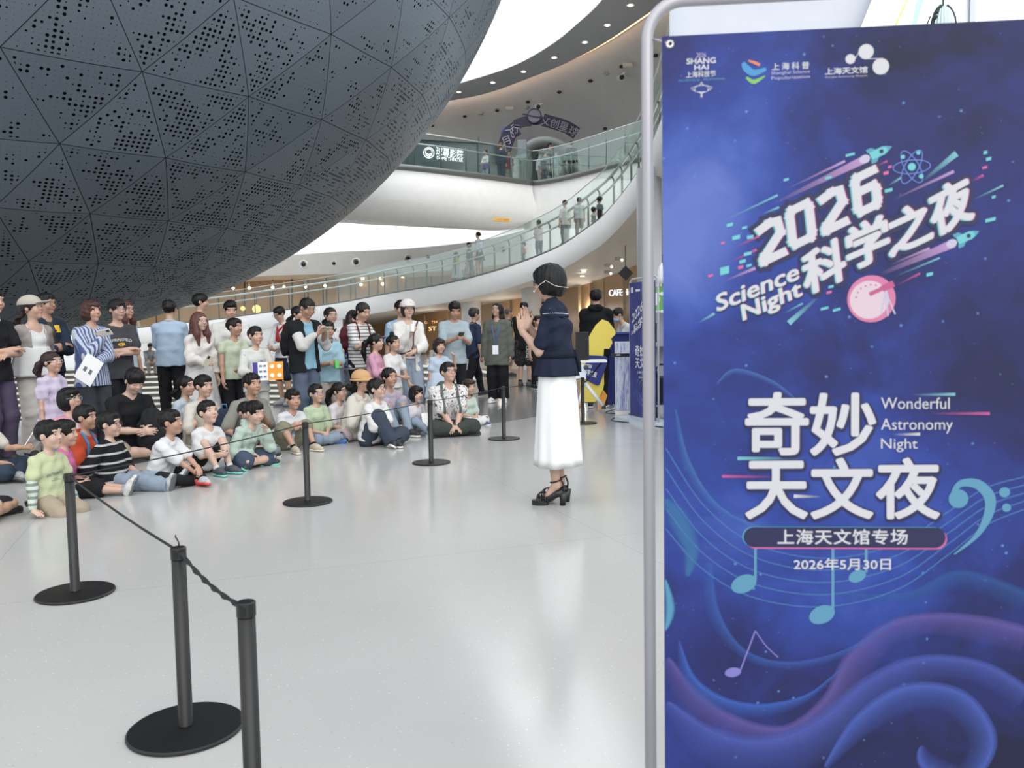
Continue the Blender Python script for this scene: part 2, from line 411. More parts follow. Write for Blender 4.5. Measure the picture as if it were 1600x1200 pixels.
# ---------------------------------------------------------------- glazed cafe behind the ramp, walls above it
def rows(*cv, n=60): return [curve3(c, n) for c in cv]
struct(sweep('wall_far_lower', rows([(150, 447, 46), (400, 432, 46), (520, 428, 45.5), (680, 424, 45), (800, 410, 44), (900, 380, 42.5), (960, 340, 41)],
    [(150, 412, 45.2), (400, 402, 45.2), (520, 394, 44.7), (640, 388, 44.2), (760, 374, 43.2), (860, 345, 42), (930, 310, 40.5)]), WHITE), 'white sloping wall with round air nozzles')
struct(sweep('wall_far_upper', rows([(150, 405, 49), (400, 396, 49), (520, 390, 48.5), (640, 386, 48), (760, 372, 47), (860, 345, 45), (930, 310, 43)],
    [(150, 300, 49.5), (400, 300, 49.5), (520, 300, 49), (640, 300, 48), (760, 290, 47), (860, 270, 45), (930, 240, 43)]), mat((250, 250, 250), .5)))
struct(sweep('ceiling_cafe', rows([(150, 447, 46), (400, 432, 46), (520, 428, 45.5), (680, 424, 45), (800, 410, 44), (900, 380, 42.5)],
    [(150, 455, 50), (400, 442, 50), (520, 438, 49.5), (680, 434, 49), (800, 422, 48), (900, 395, 46)]), WARMW))
glz = [(150, 449, 49), (400, 436, 49), (520, 432, 48.5), (680, 427, 48), (800, 415, 47), (900, 385, 45.5)]
bot = [(x, y + 130, d) for x, y, d in glz]
struct(sweep('wall_cafe_back', rows(glz, bot), WOOD))
mb = MB()
g0, g1 = rows(glz, bot)
for k in range(8, 58, 3):
    p, q = g0[k], g1[k]; mb.tube([q + (0, -.5, 0), p + (0, -.5, 0)], .05, 6)
struct(mb.build('trim_2', DARKST))
# warm ceiling lamps of the cafe
LAMP = mat((255, 226, 170), .4, emit=7, name='warm_lamp')
for k, (px, py) in enumerate([(286 / 4.444 + 300, 450), (398 / 4.444 + 300, 450), (426, 449), (444, 449), (477, 448), (508, 446.5), (567, 435), (594, 434.5), (564, 444.5), (598, 443.5), (629, 432), (292, 456), (303, 457)]):
    p = at(px, py, 48); root = empty('ceiling_lamp', p)
    tag(root, 'small warm downlight glowing in the brown cafe behind the ramp', 'lamp', 'cafe downlights')
    m2 = MB(); m2.ball((0, 0, 0), .085, n=10); m2.build('bulb', LAMP, root)
    m2 = MB(); m2.tube([(0, 0, .05), (0, 0, .35)], .05, 8); m2.build('lamp_housing', STEEL, root)
for px, py, r, d in ((401, 483, .22, 44.5), (379.5, 482, .12, 44.5)):
    p = at(px, py, d); root = empty('globe_lamp', p)
    tag(root, 'round %s globe lamp glowing behind the ramp glass' % ('large amber' if r > .2 else 'small amber'), 'lamp')
    m2 = MB(); m2.ball((0, 0, 0), r, n=16); m2.build('globe', mat((240, 190, 110), .4, emit=1.2), root)
    m2 = MB(); m2.tube([(0, 0, r * .9), (0, 0, .9)], .015, 6); m2.build('stem', DARKST, root)
# round air nozzles
NZ = [(475, 413.5, 6.8), (557, 410, 6.8), (638, 404.5, 6.8), (786, 390, 5.5), (712, 398, 5)]
for px, py, r in NZ:
    p = at(px, py, 43.3 if px > 700 else 44.0); root = empty('air_nozzle', p); s = r / F * 44
    tag(root, 'round white air nozzle with black centre, %s' % {475: 'first from the sphere', 557: 'second from the sphere', 638: 'third from the sphere', 786: 'seen through the ramp glass beside the stroller', 712: 'above the child in yellow on the ramp'}[px], 'air nozzle', 'air nozzles in the white wall')
    m2 = MB(); n = 28
    ringp = [(s, .0), (s, -.12), (s * .82, -.17), (s * .55, -.05)]
    v = [(rr * math.cos(2 * math.pi * k / n), yy, rr * math.sin(2 * math.pi * k / n)) for rr, yy in ringp for k in range(n)]
    f = [(i * n + k, i * n + (k + 1) % n, (i + 1) * n + (k + 1) % n, (i + 1) * n + k) for i in range(3) for k in range(n)]
    m2.add(v, f, 0, True); m2.build('collar', mat((225, 226, 226), .4), root)
    m2 = MB(); m2.ball((0, -.08, 0), (s * .52, .1, s * .52), n=16); m2.build('black_core', mat((12, 12, 13), .5), root)
for px, py in ((522, 411.5), (669, 401.5)):
    p = at(px, py, 44.2); root = empty('camera_dome', p)
    tag(root, 'small black dome camera on the white wall between two air nozzles' if px < 600 else 'small black dome camera on the white wall near the ramp walkers', 'security camera')
    m2 = MB(); m2.ball((0, -.06, 0), .10, n=12); m2.build('lens_dome', mat((10, 10, 12), .25), root)
    m2 = MB(); m2.box((0, 0, .02), (.2, .06, .2)); m2.build('mount', WHITE, root)

# ---------------------------------------------------------------- upper balcony
Z2 = 7.0
BE = [(500, 240, 31), (560, 253, 30.8), (620, 266, 31), (700, 275, 32.2), (780, 284.5, 33.8), (832, 291.5, 35)]
BR = [(840, 292.5, 35), (880, 285, 34), (920, 275, 32.7), (960, 263.5, 31.4), (1010, 248, 30)]
bl, br = curve3(BE, 40), curve3(BR, 40)
bl[:, 2] = Z2; br[:, 2] = Z2; br[0] = bl[-1]
hull = [bl, bl + (0, -.08, -.35), curve3([(490, 300, 30.4), (560, 306, 30.3), (620, 312, 30.6), (700, 320, 31.8), (780, 327, 33.4), (840, 330, 35.0)], 40),
        curve3([(470, 335, 30.6), (560, 342, 30.7), (640, 347, 31.6), (720, 352, 33), (780, 353, 34.2), (836, 345, 35.1)], 40),
        curve3([(470, 343, 36), (560, 350, 36), (640, 354, 37), (720, 358, 38.5), (780, 360, 39.5), (842, 352, 40)], 40)]
struct(sweep('wall_balcony', hull, WHITE), 'white rounded balcony front under the upper glass railing')
brx = np.vstack([br[:1] + (-.35, .6, 0), br]); brb = brx.copy(); brb[:, 2] = 2.6
struct(sweep('wall_balcony_side', [brx, brb], WHITE))
def balcony_rail(name, e, label, npane):
    root = empty(name); tag(root, label, 'railing')
    E = equal(e, npane * 4 + 1)
    inn = np.array([0, 1., 0]) * .02
    for k in range(npane):
        A = E[k * 4:k * 4 + 5].copy(); A[-1] -= (A[-1] - A[-2]) * .08; B = A + H(1.3); n = 5
        v = np.r_[A, B, B + inn, A + inn]; f = [(q * n + i, q * n + i + 1, ((q + 1) % 4) * n + i + 1, ((q + 1) % 4) * n + i) for q in range(4) for i in range(4)]
        f += [(0, n, 2 * n, 3 * n), (4, 19, 14, 9)]
        link('glass_pane', mk_mesh('glass_pane', v, f, False, [BG]), root)
        m2 = MB(); p = E[k * 4] + (0, .2, 0); m2.tube([p, p + H(1.05)], .028, 6); m2.build('post', DARKST, root)
    m2 = MB(); m2.tube(E + H(1.31) + inn / 2, .018, 6); m2.build('glass_cap', STEEL, root)
    m2 = MB(); m2.tube(E + H(.95) + (0, .2, 0), .028, 6); m2.build('handrail', STEEL, root)
    m2 = MB(); m2.tube(E + H(.02) + (0, -.02, 0), .11, 6); m2.build('base_channel', mat((104, 108, 106), .4, .3), root)
BG = glass_mat('balcony_glass', (.89, .945, .93, 1), .025)
balcony_rail('balcony_railing', bl, 'glass balustrade on the upper balcony in front of the theater sign', 8)
balcony_rail('balcony_railing', br, 'glass balustrade on the upper balcony rising beside the arch doorway', 6)
deck = [bl, bl + (0, 14, 0)]; struct(sweep('floor_balcony', deck, mat((150, 150, 148), .5)))
deck = [br, br + (-2, 12, 0)]; struct(sweep('floor_balcony_side', deck, mat((150, 150, 148), .5)))
# ring ceiling around the skylight, and the sloping wall below it
ZR = 12.0
def plane_curve(pts, Z, n): return catmull([gr(x, y, Z) for x, y in pts], n)
INN = [(560, 172), (640, 152), (720, 130), (800, 104), (860, 71), (905, 35), (940, 1), (985, -60), (1030, -160)]
OUT = [(560, 178), (640, 168), (700, 158), (760, 146), (830, 121), (890, 96), (940, 70), (1000, 30), (1050, -6), (1110, -60), (1190, -160)]
ri, ro = plane_curve(INN, ZR, 80), plane_curve(OUT, ZR, 80)
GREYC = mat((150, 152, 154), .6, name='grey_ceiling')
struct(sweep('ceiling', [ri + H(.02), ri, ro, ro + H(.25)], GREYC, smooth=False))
struct(sweep('trim_5', [ri + H(.35), ri + H(.02)], WHITE))
rw = ro - cen; rw[:, 2] = 0; rw /= np.linalg.norm(rw, axis=1)[:, None]
wall_top = ro + rw * .55 + H(.25)
BW = [(480, 300, 45), (560, 296, 45), (640, 292, 44.5), (720, 291, 44), (800, 290, 43.5), (850, 288, 43), (900, 280, 42), (960, 262, 40), (1010, 240, 36), (1040, 200, 30), (1080, 120, 22)]
bw = curve3(BW, 80); bw[:, 2] = np.minimum(bw[:, 2], 7.2)
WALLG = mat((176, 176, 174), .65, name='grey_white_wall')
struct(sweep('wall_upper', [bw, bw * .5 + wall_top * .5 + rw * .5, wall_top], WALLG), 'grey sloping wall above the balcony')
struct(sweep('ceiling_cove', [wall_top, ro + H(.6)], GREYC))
m2 = MB(); m2.tube((ro + rw * .22 + H(.16))[2:78], .05, 6)
struct(m2.build('trim_3', mat((255, 190, 130), .5, emit=3.2, name='cove_strip')))
# ---------------------------------------------------------------- flat shapes and lettering on a plane
class Plane:
    """a flat surface in the place: origin o, unit axes u (right), v (up), n (towards the viewer)"""
    def __init__(s, o, u, v=(0, 0, 1)):
        s.o = np.array(o, float); s.u = np.array(u, float); s.u /= np.linalg.norm(s.u)
        v = np.array(v, float); v -= s.u * (v @ s.u); s.v = v / np.linalg.norm(v); s.n = np.cross(s.u, s.v)
    def uv(s, x, y):                     # picture point -> plane coordinates
        d = ray(x, y); t = ((s.o - EYE) @ s.n) / (d @ s.n); p = EYE + d * t - s.o
        return np.array([p @ s.u, p @ s.v])
    def mat(s):
        m = Matrix.Identity(4)
        for i in range(3): m[i][0], m[i][1], m[i][2], m[i][3] = s.u[i], s.v[i], s.n[i], s.o[i]
        return m
_tc = {}
def text_shape(txt, bold=0.0, res=3, space=1.0, sans=False):
    k = (txt, bold, res, space)
    if k not in _tc:
        c = bpy.data.curves.new('t', 'FONT'); c.body = txt; c.offset = bold; c.resolution_u = res; c.space_character = space; c.fill_mode = 'FRONT'
        o = bpy.data.objects.new('t', c); COL.objects.link(o)
        dg = bpy.context.evaluated_depsgraph_get(); me = o.evaluated_get(dg).to_mesh()
        v = np.zeros(len(me.vertices) * 3); me.vertices.foreach_get('co', v); v = v.reshape(-1, 3)[:, :2]
        f = [tuple(p.vertices) for p in me.polygons]
        o.evaluated_get(dg).to_mesh_clear(); bpy.data.objects.remove(o); bpy.data.curves.remove(c)
        lo, hi = v.min(0) + bold, v.max(0) - bold
        _tc[k] = ((v - lo) / (hi - lo), f)
    return _tc[k]
def flat(parent, name, v2, f, m, z=.001, thick=0.0, bend=None):
    """flat shape at height z above its plane; thick gives it real depth"""
    v2 = np.asarray(v2, float); n = len(v2)
    v = np.c_[v2[:, :2], z + (v2[:, 2] if v2.shape[1] > 2 else np.zeros(n))]
    f = [tuple(q) for q in f]
    if thick:
        from collections import Counter
        ec = Counter(); 
        for q in f:
            for a, b in zip(q, q[1:] + q[:1]): ec[(a, b)] += 1
        side = [(a, b, b + n, a + n)[::-1] for (a, b) in ec if (b, a) not in ec]
        v = np.r_[v + (0, 0, thick), v]; f = f + side
    me = mk_mesh(name, v, f, False, [m]); return link(name, me, parent)
def layered(parts_, parent, name, m, z, thick=0.):
    """several overlapping shapes of one ink as one mesh, each a hair above the last"""
    v = np.concatenate([np.c_[a, np.full(len(a), z + k * 1.2e-5)] for k, (a, _) in enumerate(parts_)]); f, b = [], 0
    for a, g in parts_: f += [tuple(i + b for i in q) for q in g]; b += len(a)
    return link(name, mk_mesh(name, v, f, False, [m]), parent)
def quad_text(parent, name, txt, bl, br, tl, m, z=.001, bold=.0, thick=0., d=(0, 0), space=1.0):
    v, f = text_shape(txt, 0, space=space); bl, br, tl = (np.asarray(q, float) for q in (bl, br, tl))
    h = np.linalg.norm(tl - bl); r = bold * h * .95
    if thick or r < .012 * h: return flat(parent, name, bl + d + v[:, :1] * (br - bl) + v[:, 1:] * (tl - bl), f, m, z, thick)
    k = max(0, 1 - .7 * r / h * 2); ux, uy = (br - bl), (tl - bl)
    P = bl + d + v[:, :1] * ux + v[:, 1:] * uy
    n = 8 if bold < .06 else 12
    return layered([(P, f)] + [(P + r * np.array([math.cos(2 * math.pi * q / n), math.sin(2 * math.pi * q / n)]), f) for q in range(n)], parent, name, m, z)
def stroke(pts, w, n=60, taper=None):
    """a ribbon along a smooth line; w may be a list of widths"""
    P = catmull(pts, n) if len(pts) > 2 else np.linspace(pts[0], pts[1], n)
    T = np.gradient(P, axis=0); T /= np.linalg.norm(T, axis=1)[:, None] + 1e-9; N = np.c_[-T[:, 1], T[:, 0]]
    w = np.interp(np.linspace(0, 1, n), np.linspace(0, 1, len(w)), w) if hasattr(w, '__len__') else np.full(n, w)
    v = np.r_[P + N * w[:, None] / 2, P - N * w[:, None] / 2]
    return v, [(i, i + n, i + n + 1, i + 1) for i in range(n - 1)]
def disc(c, rx, ry=None, n=28, rot=0.0):
    ry = ry or rx; t = np.linspace(0, 2 * math.pi, n, endpoint=False); ca, sa = math.cos(rot), math.sin(rot)
    x, y = rx * np.cos(t), ry * np.sin(t)
    return np.c_[c[0] + x * ca - y * sa, c[1] + x * sa + y * ca], [tuple(range(n))]
def ringv(c, r0, r1, n=32, ry=1.0, rot=0.0):
    t = np.linspace(0, 2 * math.pi, n, endpoint=False); ca, sa = math.cos(rot), math.sin(rot); d = r1 - r0
    def q(a, b):
        x, y = a * np.cos(t), b * np.sin(t); return np.c_[c[0] + x * ca - y * sa, c[1] + x * sa + y * ca]
    return np.r_[q(r0, r0 * ry), q(r1, r0 * ry + d)], [(k, (k + 1) % n, n + (k + 1) % n, n + k) for k in range(n)]
def poly(pts): return np.asarray(pts, float), [tuple(range(len(pts)))]
def merge(*s):
    v, f, b = [], [], 0
    for k, (a, g) in enumerate(s):
        v.append(np.c_[a[:, :2], np.full(len(a), k * 1.2e-5)]); f += [tuple(i + b for i in q) for q in g]; b += len(a)
    return np.concatenate(v), f
def print_mat(name, c, alpha=1.0, grad=None, rough=.55):
    """ink; alpha < 1 is a translucent tint, grad = an attribute that fades it"""
    t = NT(name); t.set(t.b, Base_Color=tuple(q * .62 for q in lin(c)[:3]) + (1,), Roughness=rough)
    if alpha < 1 or grad:
        if grad:
            a = t.n('ShaderNodeAttribute'); a.attribute_name = grad; t.l(t.math('MULTIPLY', a.outputs['Fac'], alpha), t.b.inputs['Alpha'])
        else: t.b.inputs['Alpha'].default_value = alpha
    return t.m
def fade(o, vals):
    a = o.data.attributes.new('fade', 'FLOAT', 'POINT'); a.data.foreach_set('value', np.asarray(vals, np.float32))

# ---------------------------------------------------------------- theater sign, arch sign, ceiling fittings
GLOW = mat((255, 255, 255), .4, emit=.55, name='lit_white_letters')
def wall_sign():
    pl = Plane(at(700, 245, 38.5), (1, .12, 0)); pl.o[2] = pl.o[2]
    # dark glazed wall that carries the letters
    a = [pl.uv(x, y) for x, y in ((560, 330), (792, 330), (792, 226), (660, 218), (560, 206))]
    root = struct(flat(None, 'wall_theater_front', *poly(a), mat((70, 84, 86), .18, .1), 0, -.12)); root.matrix_world = pl.mat()
    fr = MB()
    for px in (640, 748):
        p = pl.uv(px, 250); fr.box((p[0], p[1] - .6, .03), (.07, 3.2, .05))
    o = struct(fr.build('trim_4', mat((58, 70, 72), .4, .2))); o.matrix_world = pl.mat()
    s = empty('theater_sign'); s.matrix_world = pl.mat()
    tag(s, 'glowing white sign reading DOME THEATER above the upper balcony glass', 'sign')
    u = pl.uv
    quad_text(s, 'chinese_lettering', '球幕影院', u(681, 243.5), u(723, 249), u(681.5, 229.5), GLOW, .09, .012, .04)
    quad_text(s, 'english_lettering', 'DOME THEATER', u(682.5, 249.5), u(723, 254), u(682.5, 244.5), GLOW, .09, .012, .04)
    c = u(670, 239.5); r = .245
    flat(s, 'logo_ring', *merge(ringv(c, r * .86, r), ringv(c + (0, .02), r * .55, r * .66)), GLOW, .09, .04)
    flat(s, 'logo_face', *merge(ringv(c + (-.075, -.08), .035, .065, 18), ringv(c + (.075, -.08), .035, .065, 18), disc(c + (0, -.17), .05)), GLOW, .09, .04)
wall_sign()
def arch():
    pl = Plane(at(850, 290, 37.6), (1, -.12, 0)); u = pl.uv
    cx = [(800, 300), (803, 268), (808, 248), (818, 232), (833, 221), (850, 217), (868, 219), (885, 227), (898, 237), (908, 250), (914, 300)]
    inn = [(822, 300), (823, 262), (826, 246), (834, 236), (846, 231), (858, 231), (872, 236), (884, 242), (894, 250), (901, 262), (903, 300)]
    o_, i_ = catmull([u(*q) for q in cx], 48), catmull([u(*q) for q in inn], 48)
    v = np.r_[np.c_[o_, np.zeros(48)], np.c_[o_, np.full(48, .5)], np.c_[(o_ * .45 + i_ * .55), np.full(48, .42)], np.c_[i_, np.full(48, .2)], np.c_[i_, np.full(48, -1.2)]]
    f = [(k * 48 + i, k * 48 + i + 1, (k + 1) * 48 + i + 1, (k + 1) * 48 + i) for k in range(4) for i in range(47)]
    d = link('door_1', mk_mesh('door_1', v, f, True, [mat((150, 154, 154), .5)])); d.matrix_world = pl.mat(); struct(d, 'rounded archway with a pale surround on the upper floor')
    b = flat(None, 'door_1_dark_sheet', *poly(i_), mat((50, 52, 52), .6), .22); b.matrix_world = pl.mat(); struct(b)  # flat dark sheet in the opening, its colour stands for the shaded interior
    # banner of letters over the arch
    s = empty('arch_sign'); s.matrix_world = pl.mat()
    tag(s, 'purple cut-out lettering board curving over the dark archway upstairs', 'sign')
    PUR, LET = mat((26, 22, 52), .5), mat((140, 138, 150), .5)
    def piece(name, pts, w):
        v, f = stroke([u(*q) for q in pts], w, 24); flat(s, name, v, f, PUR, .52, .06)
    piece('board', [(790, 238), (795, 222), (800, 212), (811, 204)], .62)
    piece('board', [(807, 200), (820, 195), (832, 194)], .42)
    piece('board', [(850, 192), (868, 197), (886, 203), (902, 213)], .52)
    for ch, x, y, a in (('登', 789, 236, 78), ('月', 793, 225, 74), ('飞', 799, 214, 60), ('行', 807, 206, 48), ('文', 854, 194, -10), ('创', 868, 198, -16), ('星', 882, 203, -20), ('球', 897, 210, -26)):
        p = u(x, y); a = math.radians(a if a > 0 else a); a = a - math.radians(55) if a > 0 else a; R_ = np.array([[math.cos(a), -math.sin(a)], [math.sin(a), math.cos(a)]]); h = .19
        quad_text(s, 'letter', ch, p + R_ @ (-h, -h), p + R_ @ (h, -h), p + R_ @ (-h, h), LET, .59, .02, .03)
    c = u(837, 186.5)
    flat(s, 'planet', *disc(c, .27), mat((110, 108, 118), .5), .6, .04); flat(s, 'planet_ring', *merge(ringv(c, .27, .32), stroke([c + (-.5, .1), c + (.1, -.06), c + (.55, -.1)], .07, 12)), PUR, .61, .04)
    flat(s, 'board', *disc(u(840, 194), .3, .16), PUR, .52, .05)
    for q in ((832, 193), (838, 194)): flat(s, 'dot', *disc(u(*q), .09), LET, .58, .03)
    flat(s, 'green_ornament', *disc(u(892, 202), .3, .14, rot=-.3), mat((48, 92, 70), .5), .5, .05)
    flat(s, 'blue_ornament', *disc(u(790, 209), .2, .12, rot=.9), mat((70, 74, 130), .5), .5, .05)
    # small wall panel beside the opening
    p = empty('wall_panel'); p.matrix_world = pl.mat(); tag(p, 'upright grey information panel at the side of the archway', 'panel')
    m2 = MB(); a, b2 = u(812, 249), u(825, 220)
    m2.box(((a[0] + b2[0]) / 2, (a[1] + b2[1]) / 2 - .1, .7), (b2[0] - a[0], b2[1] - a[1], .12)); m2.build('board', mat((128, 138, 142), .5), p)
    m2 = MB(); m2.box(((a[0] + b2[0]) / 2, a[1] - .6, .7), (.1, 1.3, .08)); m2.build('leg', DARKST, p)
arch()
# yellow caution strip on the white balcony front
def caution():
    pl = Plane(at(783, 344, 33.4), (1, .18, 0), (0, .35, 1)); u = pl.uv
    s = empty('caution_sign'); s.matrix_world = pl.mat(); tag(s, 'long yellow sign strip fixed under the white balcony front', 'sign')
    flat(s, 'plate', *poly([u(770, 346), u(796, 347.5), u(797, 342.5), u(771.5, 341)]), mat((222, 170, 40), .5), .03, .03)
    quad_text(s, 'lettering', '小心台阶 注意安全', u(773.5, 345.4), u(794.5, 346.4), u(774.5, 342.3), mat((120, 84, 10), .5), .062, .01)
caution()
# downlights in the ring ceiling, dark spots on the sloping wall
WL = mat((255, 240, 220), .4, emit=2.5, name='downlight_glass')
for k, (px, py) in enumerate([(717, 143), (770, 128), (818, 111), (866, 89), (914, 65), (949, 38), (985, 7)]):
    p = gr(px, py, ZR); root = empty('downlight', p)
    tag(root, 'small round downlight in the grey ring ceiling, %s along from the sphere' % ('first', 'second', 'third', 'fourth', 'fifth', 'sixth', 'seventh')[k], 'light', 'ring ceiling downlights')
    m2 = MB(); m2.lathe((0, 0, -.02), [(.12, 0), (.14, -.015), (.14, .02)], 20); m2.build('trim_ring', mat((215, 215, 212), .4), root)
    m2 = MB(); m2.lathe((0, 0, -.04), [(.07, -.01), (.09, .01)], 20); m2.build('lens', WL, root)
def on_upper(px, py):
    # where the line of sight meets the sloping upper wall (found between its two edges)
    tx = None; best = None
    for k in range(79):
        for t in np.linspace(0, 1, 25):
            q = wall_top[k] * (1 - t) + bw[k] * t; q = q + rw[k] * .5 * 4 * t * (1 - t) * .5; v = q - EYE; z = v @ FW
            x, y = 800 + F * (v @ RT) / z, 600 - F * (v @ UP) / z; e = (x - px) ** 2 + (y - py) ** 2
            if best is None or e < best[0]: best = (e, q)
    return best[1]
SPOTS = [(729, 183), (776, 171), (829, 159), (877, 143), (923, 128), (974, 106), (1018, 85), (676, 193), (948, 204)]
for k, (px, py) in enumerate(SPOTS):
    p = on_upper(px, py); root = empty('spot_recess', p + np.array([0, -.12, -.02]))
    tag(root, 'black recessed spot hole in the sloping grey wall upstairs', 'spotlight', 'black spot holes in the sloping wall')
    m2 = MB(); m2.ball((0, 0, 0), (.10, .06, .07), n=12); m2.build('black_core', BLACKM, root)
for k, (px, py, c) in enumerate([(799, 168, (200, 196, 186)), (981, 102, (200, 196, 186)), (747, 179, (150, 150, 148)), (824, 167, (150, 150, 148)), (950, 118, (150, 150, 148))]):
    p = on_upper(px, py); root = empty('access_panel' if c[0] < 190 else 'speaker_box', p + np.array([0, -.3, -.12] if c[0] > 190 else [0, -.1, 0]))
    tag(root, ('pale boxy fitting on the sloping wall, %s' % ('over the archway' if px < 900 else 'beside the white camera arm')) if c[0] > 190 else 'small round grey cover on the sloping wall %s' % ('above the theater sign' if px < 760 else 'above the archway planet' if px < 900 else 'next to the camera arm'), 'fitting')
    m2 = MB()
    if c[0] > 190: m2.box((0, 0, 0), (.34, .16, .13)); m2.box((.14, -.05, -.03), (.1, .18, .1))
    else: m2.ball((0, 0, 0), (.13, .05, .08), n=12)
    m2.build('cover', mat(c, .5), root)
for px, py, px2, py2, lab in ((836, 175, 846, 160, 'over the archway'), (962, 130, 972, 113, 'high above the ramp')):
    p, q = on_upper(px, py) + (0, -.7, 0), on_upper(px2, py2)
    root = empty('security_camera', p); tag(root, 'security camera on a thin white arm ' + lab, 'security camera')
    m2 = MB(); m2.tube([q - p, (q - p) * .3 + (0, -.1, .05), (0, 0, .1)], .035, 6); m2.build('arm', WHITE, root)
    m2 = MB(); m2.box((0, 0, 0), (.26, .24, .15)); m2.build('camera_body', mat((205, 205, 200), .4), root)
    m2 = MB(); m2.ball((.02, -.18, -.02), .1, n=12); m2.build('lens', BLACKM, root)
# small soffit spots under the ramp
for px, py, d in ((823, 454.5, 31), (949, 437 - 12, 26), (966, 404, 24.5), (950, 414.5, 25.5), (912, 424, 27.5), (910, 431, 28)):
    p = at(px, py, d); root = empty('soffit_spot', p)
    tag(root, 'small twin spotlight under the warm white ramp soffit' if px > 940 else 'tiny recessed spot under the warm white ramp soffit', 'light', 'soffit spots under the ramp' if px > 940 else 'recessed soffit spots')
    if px > 940:
        m2 = MB(); m2.box((0, 0, 0), (.2, .1, .09)); m2.build('housing', mat((176, 170, 160), .5), root)
        m2 = MB(); m2.ball((.1, -.06, -.05), .04, n=10); m2.build('lens', WL, root)
    else:
        m2 = MB(); m2.lathe((0, 0, 0), [(.07, 0), (.08, -.02)], 14); m2.build('lens', WL, root)

# ---------------------------------------------------------------- far right: panel wall and bright window above the banner
pl = Plane(at(1200, 40, 9.5), (1, -.25, 0)); u = pl.uv
o = flat(None, 'wall_right', *poly([u(1046, 700), u(1372, 700), u(1338, 60), u(1362, 0), u(1400, -120), u(1046, -120)]), mat((196, 200, 210), .5), 0, -.15); o.matrix_world = pl.mat(); struct(o)
wnd = Plane(at(1480, 20, 9.7), (1, -.25, 0)); u = wnd.uv
t = MB(); a, b = u(1516, 80), u(1523, -120); t.box(((a[0] + b[0]) / 2, (a[1] + b[1]) / 2, 0), (.055, abs(b[1] - a[1]), .08)); a = u(1510.5, 60)
t.box((a[0], a[1] + .9, 0), (.012, 2.4, .02))
o = t.build('window_1_mullion', mat((200, 206, 216), .4)); o.matrix_world = wnd.mat(); struct(o)
wg = flat(None, 'window_1', *poly([u(1338, 500), u(1900, 500), u(1900, -200), u(1338, -200)]), glass_mat('window_glass', (.97, .99, 1, 1), .02), 0); wg.matrix_world = wnd.mat(); struct(wg)
dc = empty('window_decal'); dc.matrix_world = wnd.mat(); tag(dc, 'pale cyan band and dashed yellow line printed on the bright window', 'decal')
flat(dc, 'cyan_band', *stroke([u(1424, 60), u(1429, 36), u(1438, 0), u(1460, -60)], [.035, .045, .07, .09], 16), mat((190, 240, 240), .4), .01, .004)
flat(dc, 'yellow_dashes', *merge(*[stroke([u(x, y), u(x + 4, y - 10)], .022, 3) for x, y in ((1399, 40), (1405, 28), (1410, 17), (1415, 4), (1421, -9))]), mat((228, 218, 130), .4), .01, .004)
# hanging woven bell seen against the window
pb = at(1473, 40, 8.6); hb = empty('hanging_ornament', pb); tag(hb, 'dark bell-shaped hanging ornament with fluted sides against the bright window', 'ornament')
m2 = MB(); k = 8.6 / F
prof = [(17, 0), (15.5, 12), (12.5, 22), (8, 29), (3, 33)]
n = 44; v = [((r + (.7 if q % 2 else -.7)) * k * math.cos(2 * math.pi * q / n), (r + (.7 if q % 2 else -.7)) * k * math.sin(2 * math.pi * q / n), z * k - .03) for r, z in prof for q in range(n)]
m2.add(v, [(i * n + q, i * n + (q + 1) % n, (i + 1) * n + (q + 1) % n, (i + 1) * n + q) for i in range(4) for q in range(n)], 0, False)
m2.build('fluted_bell', mat((196, 214, 216), .5), hb)
m2 = MB(); rr_ = random.Random(3)
for side in (-1, 1):
    m2.tube([(side * (r + 1) * k, -.02, z * k - .03) for r, z in prof], .017, 6)
for q in range(16):
    s = rr_.choice((-1, 1)); h = rr_.uniform(8, 33); r0 = np.interp(h, [0, 12, 22, 29, 33], [17, 15.5, 12.5, 8, 3])
    m2.ball((s * r0 * k, rr_.uniform(-.05, .02), h * k - .03), rr_.uniform(.008, .02), n=8)
m2.build('dark_trim', mat((40, 52, 58), .6), hb)
m2 = MB(); m2.tube([(0, 0, 33 * k - .03), (0, 0, 1.4)], .008, 6); m2.tube([(-19 * k, 0, 14 * k), (-25 * k, 0, 0), (-29 * k, 0, -4 * k)], .006, 6); m2.build('cord', mat((50, 60, 66), .6), hb)

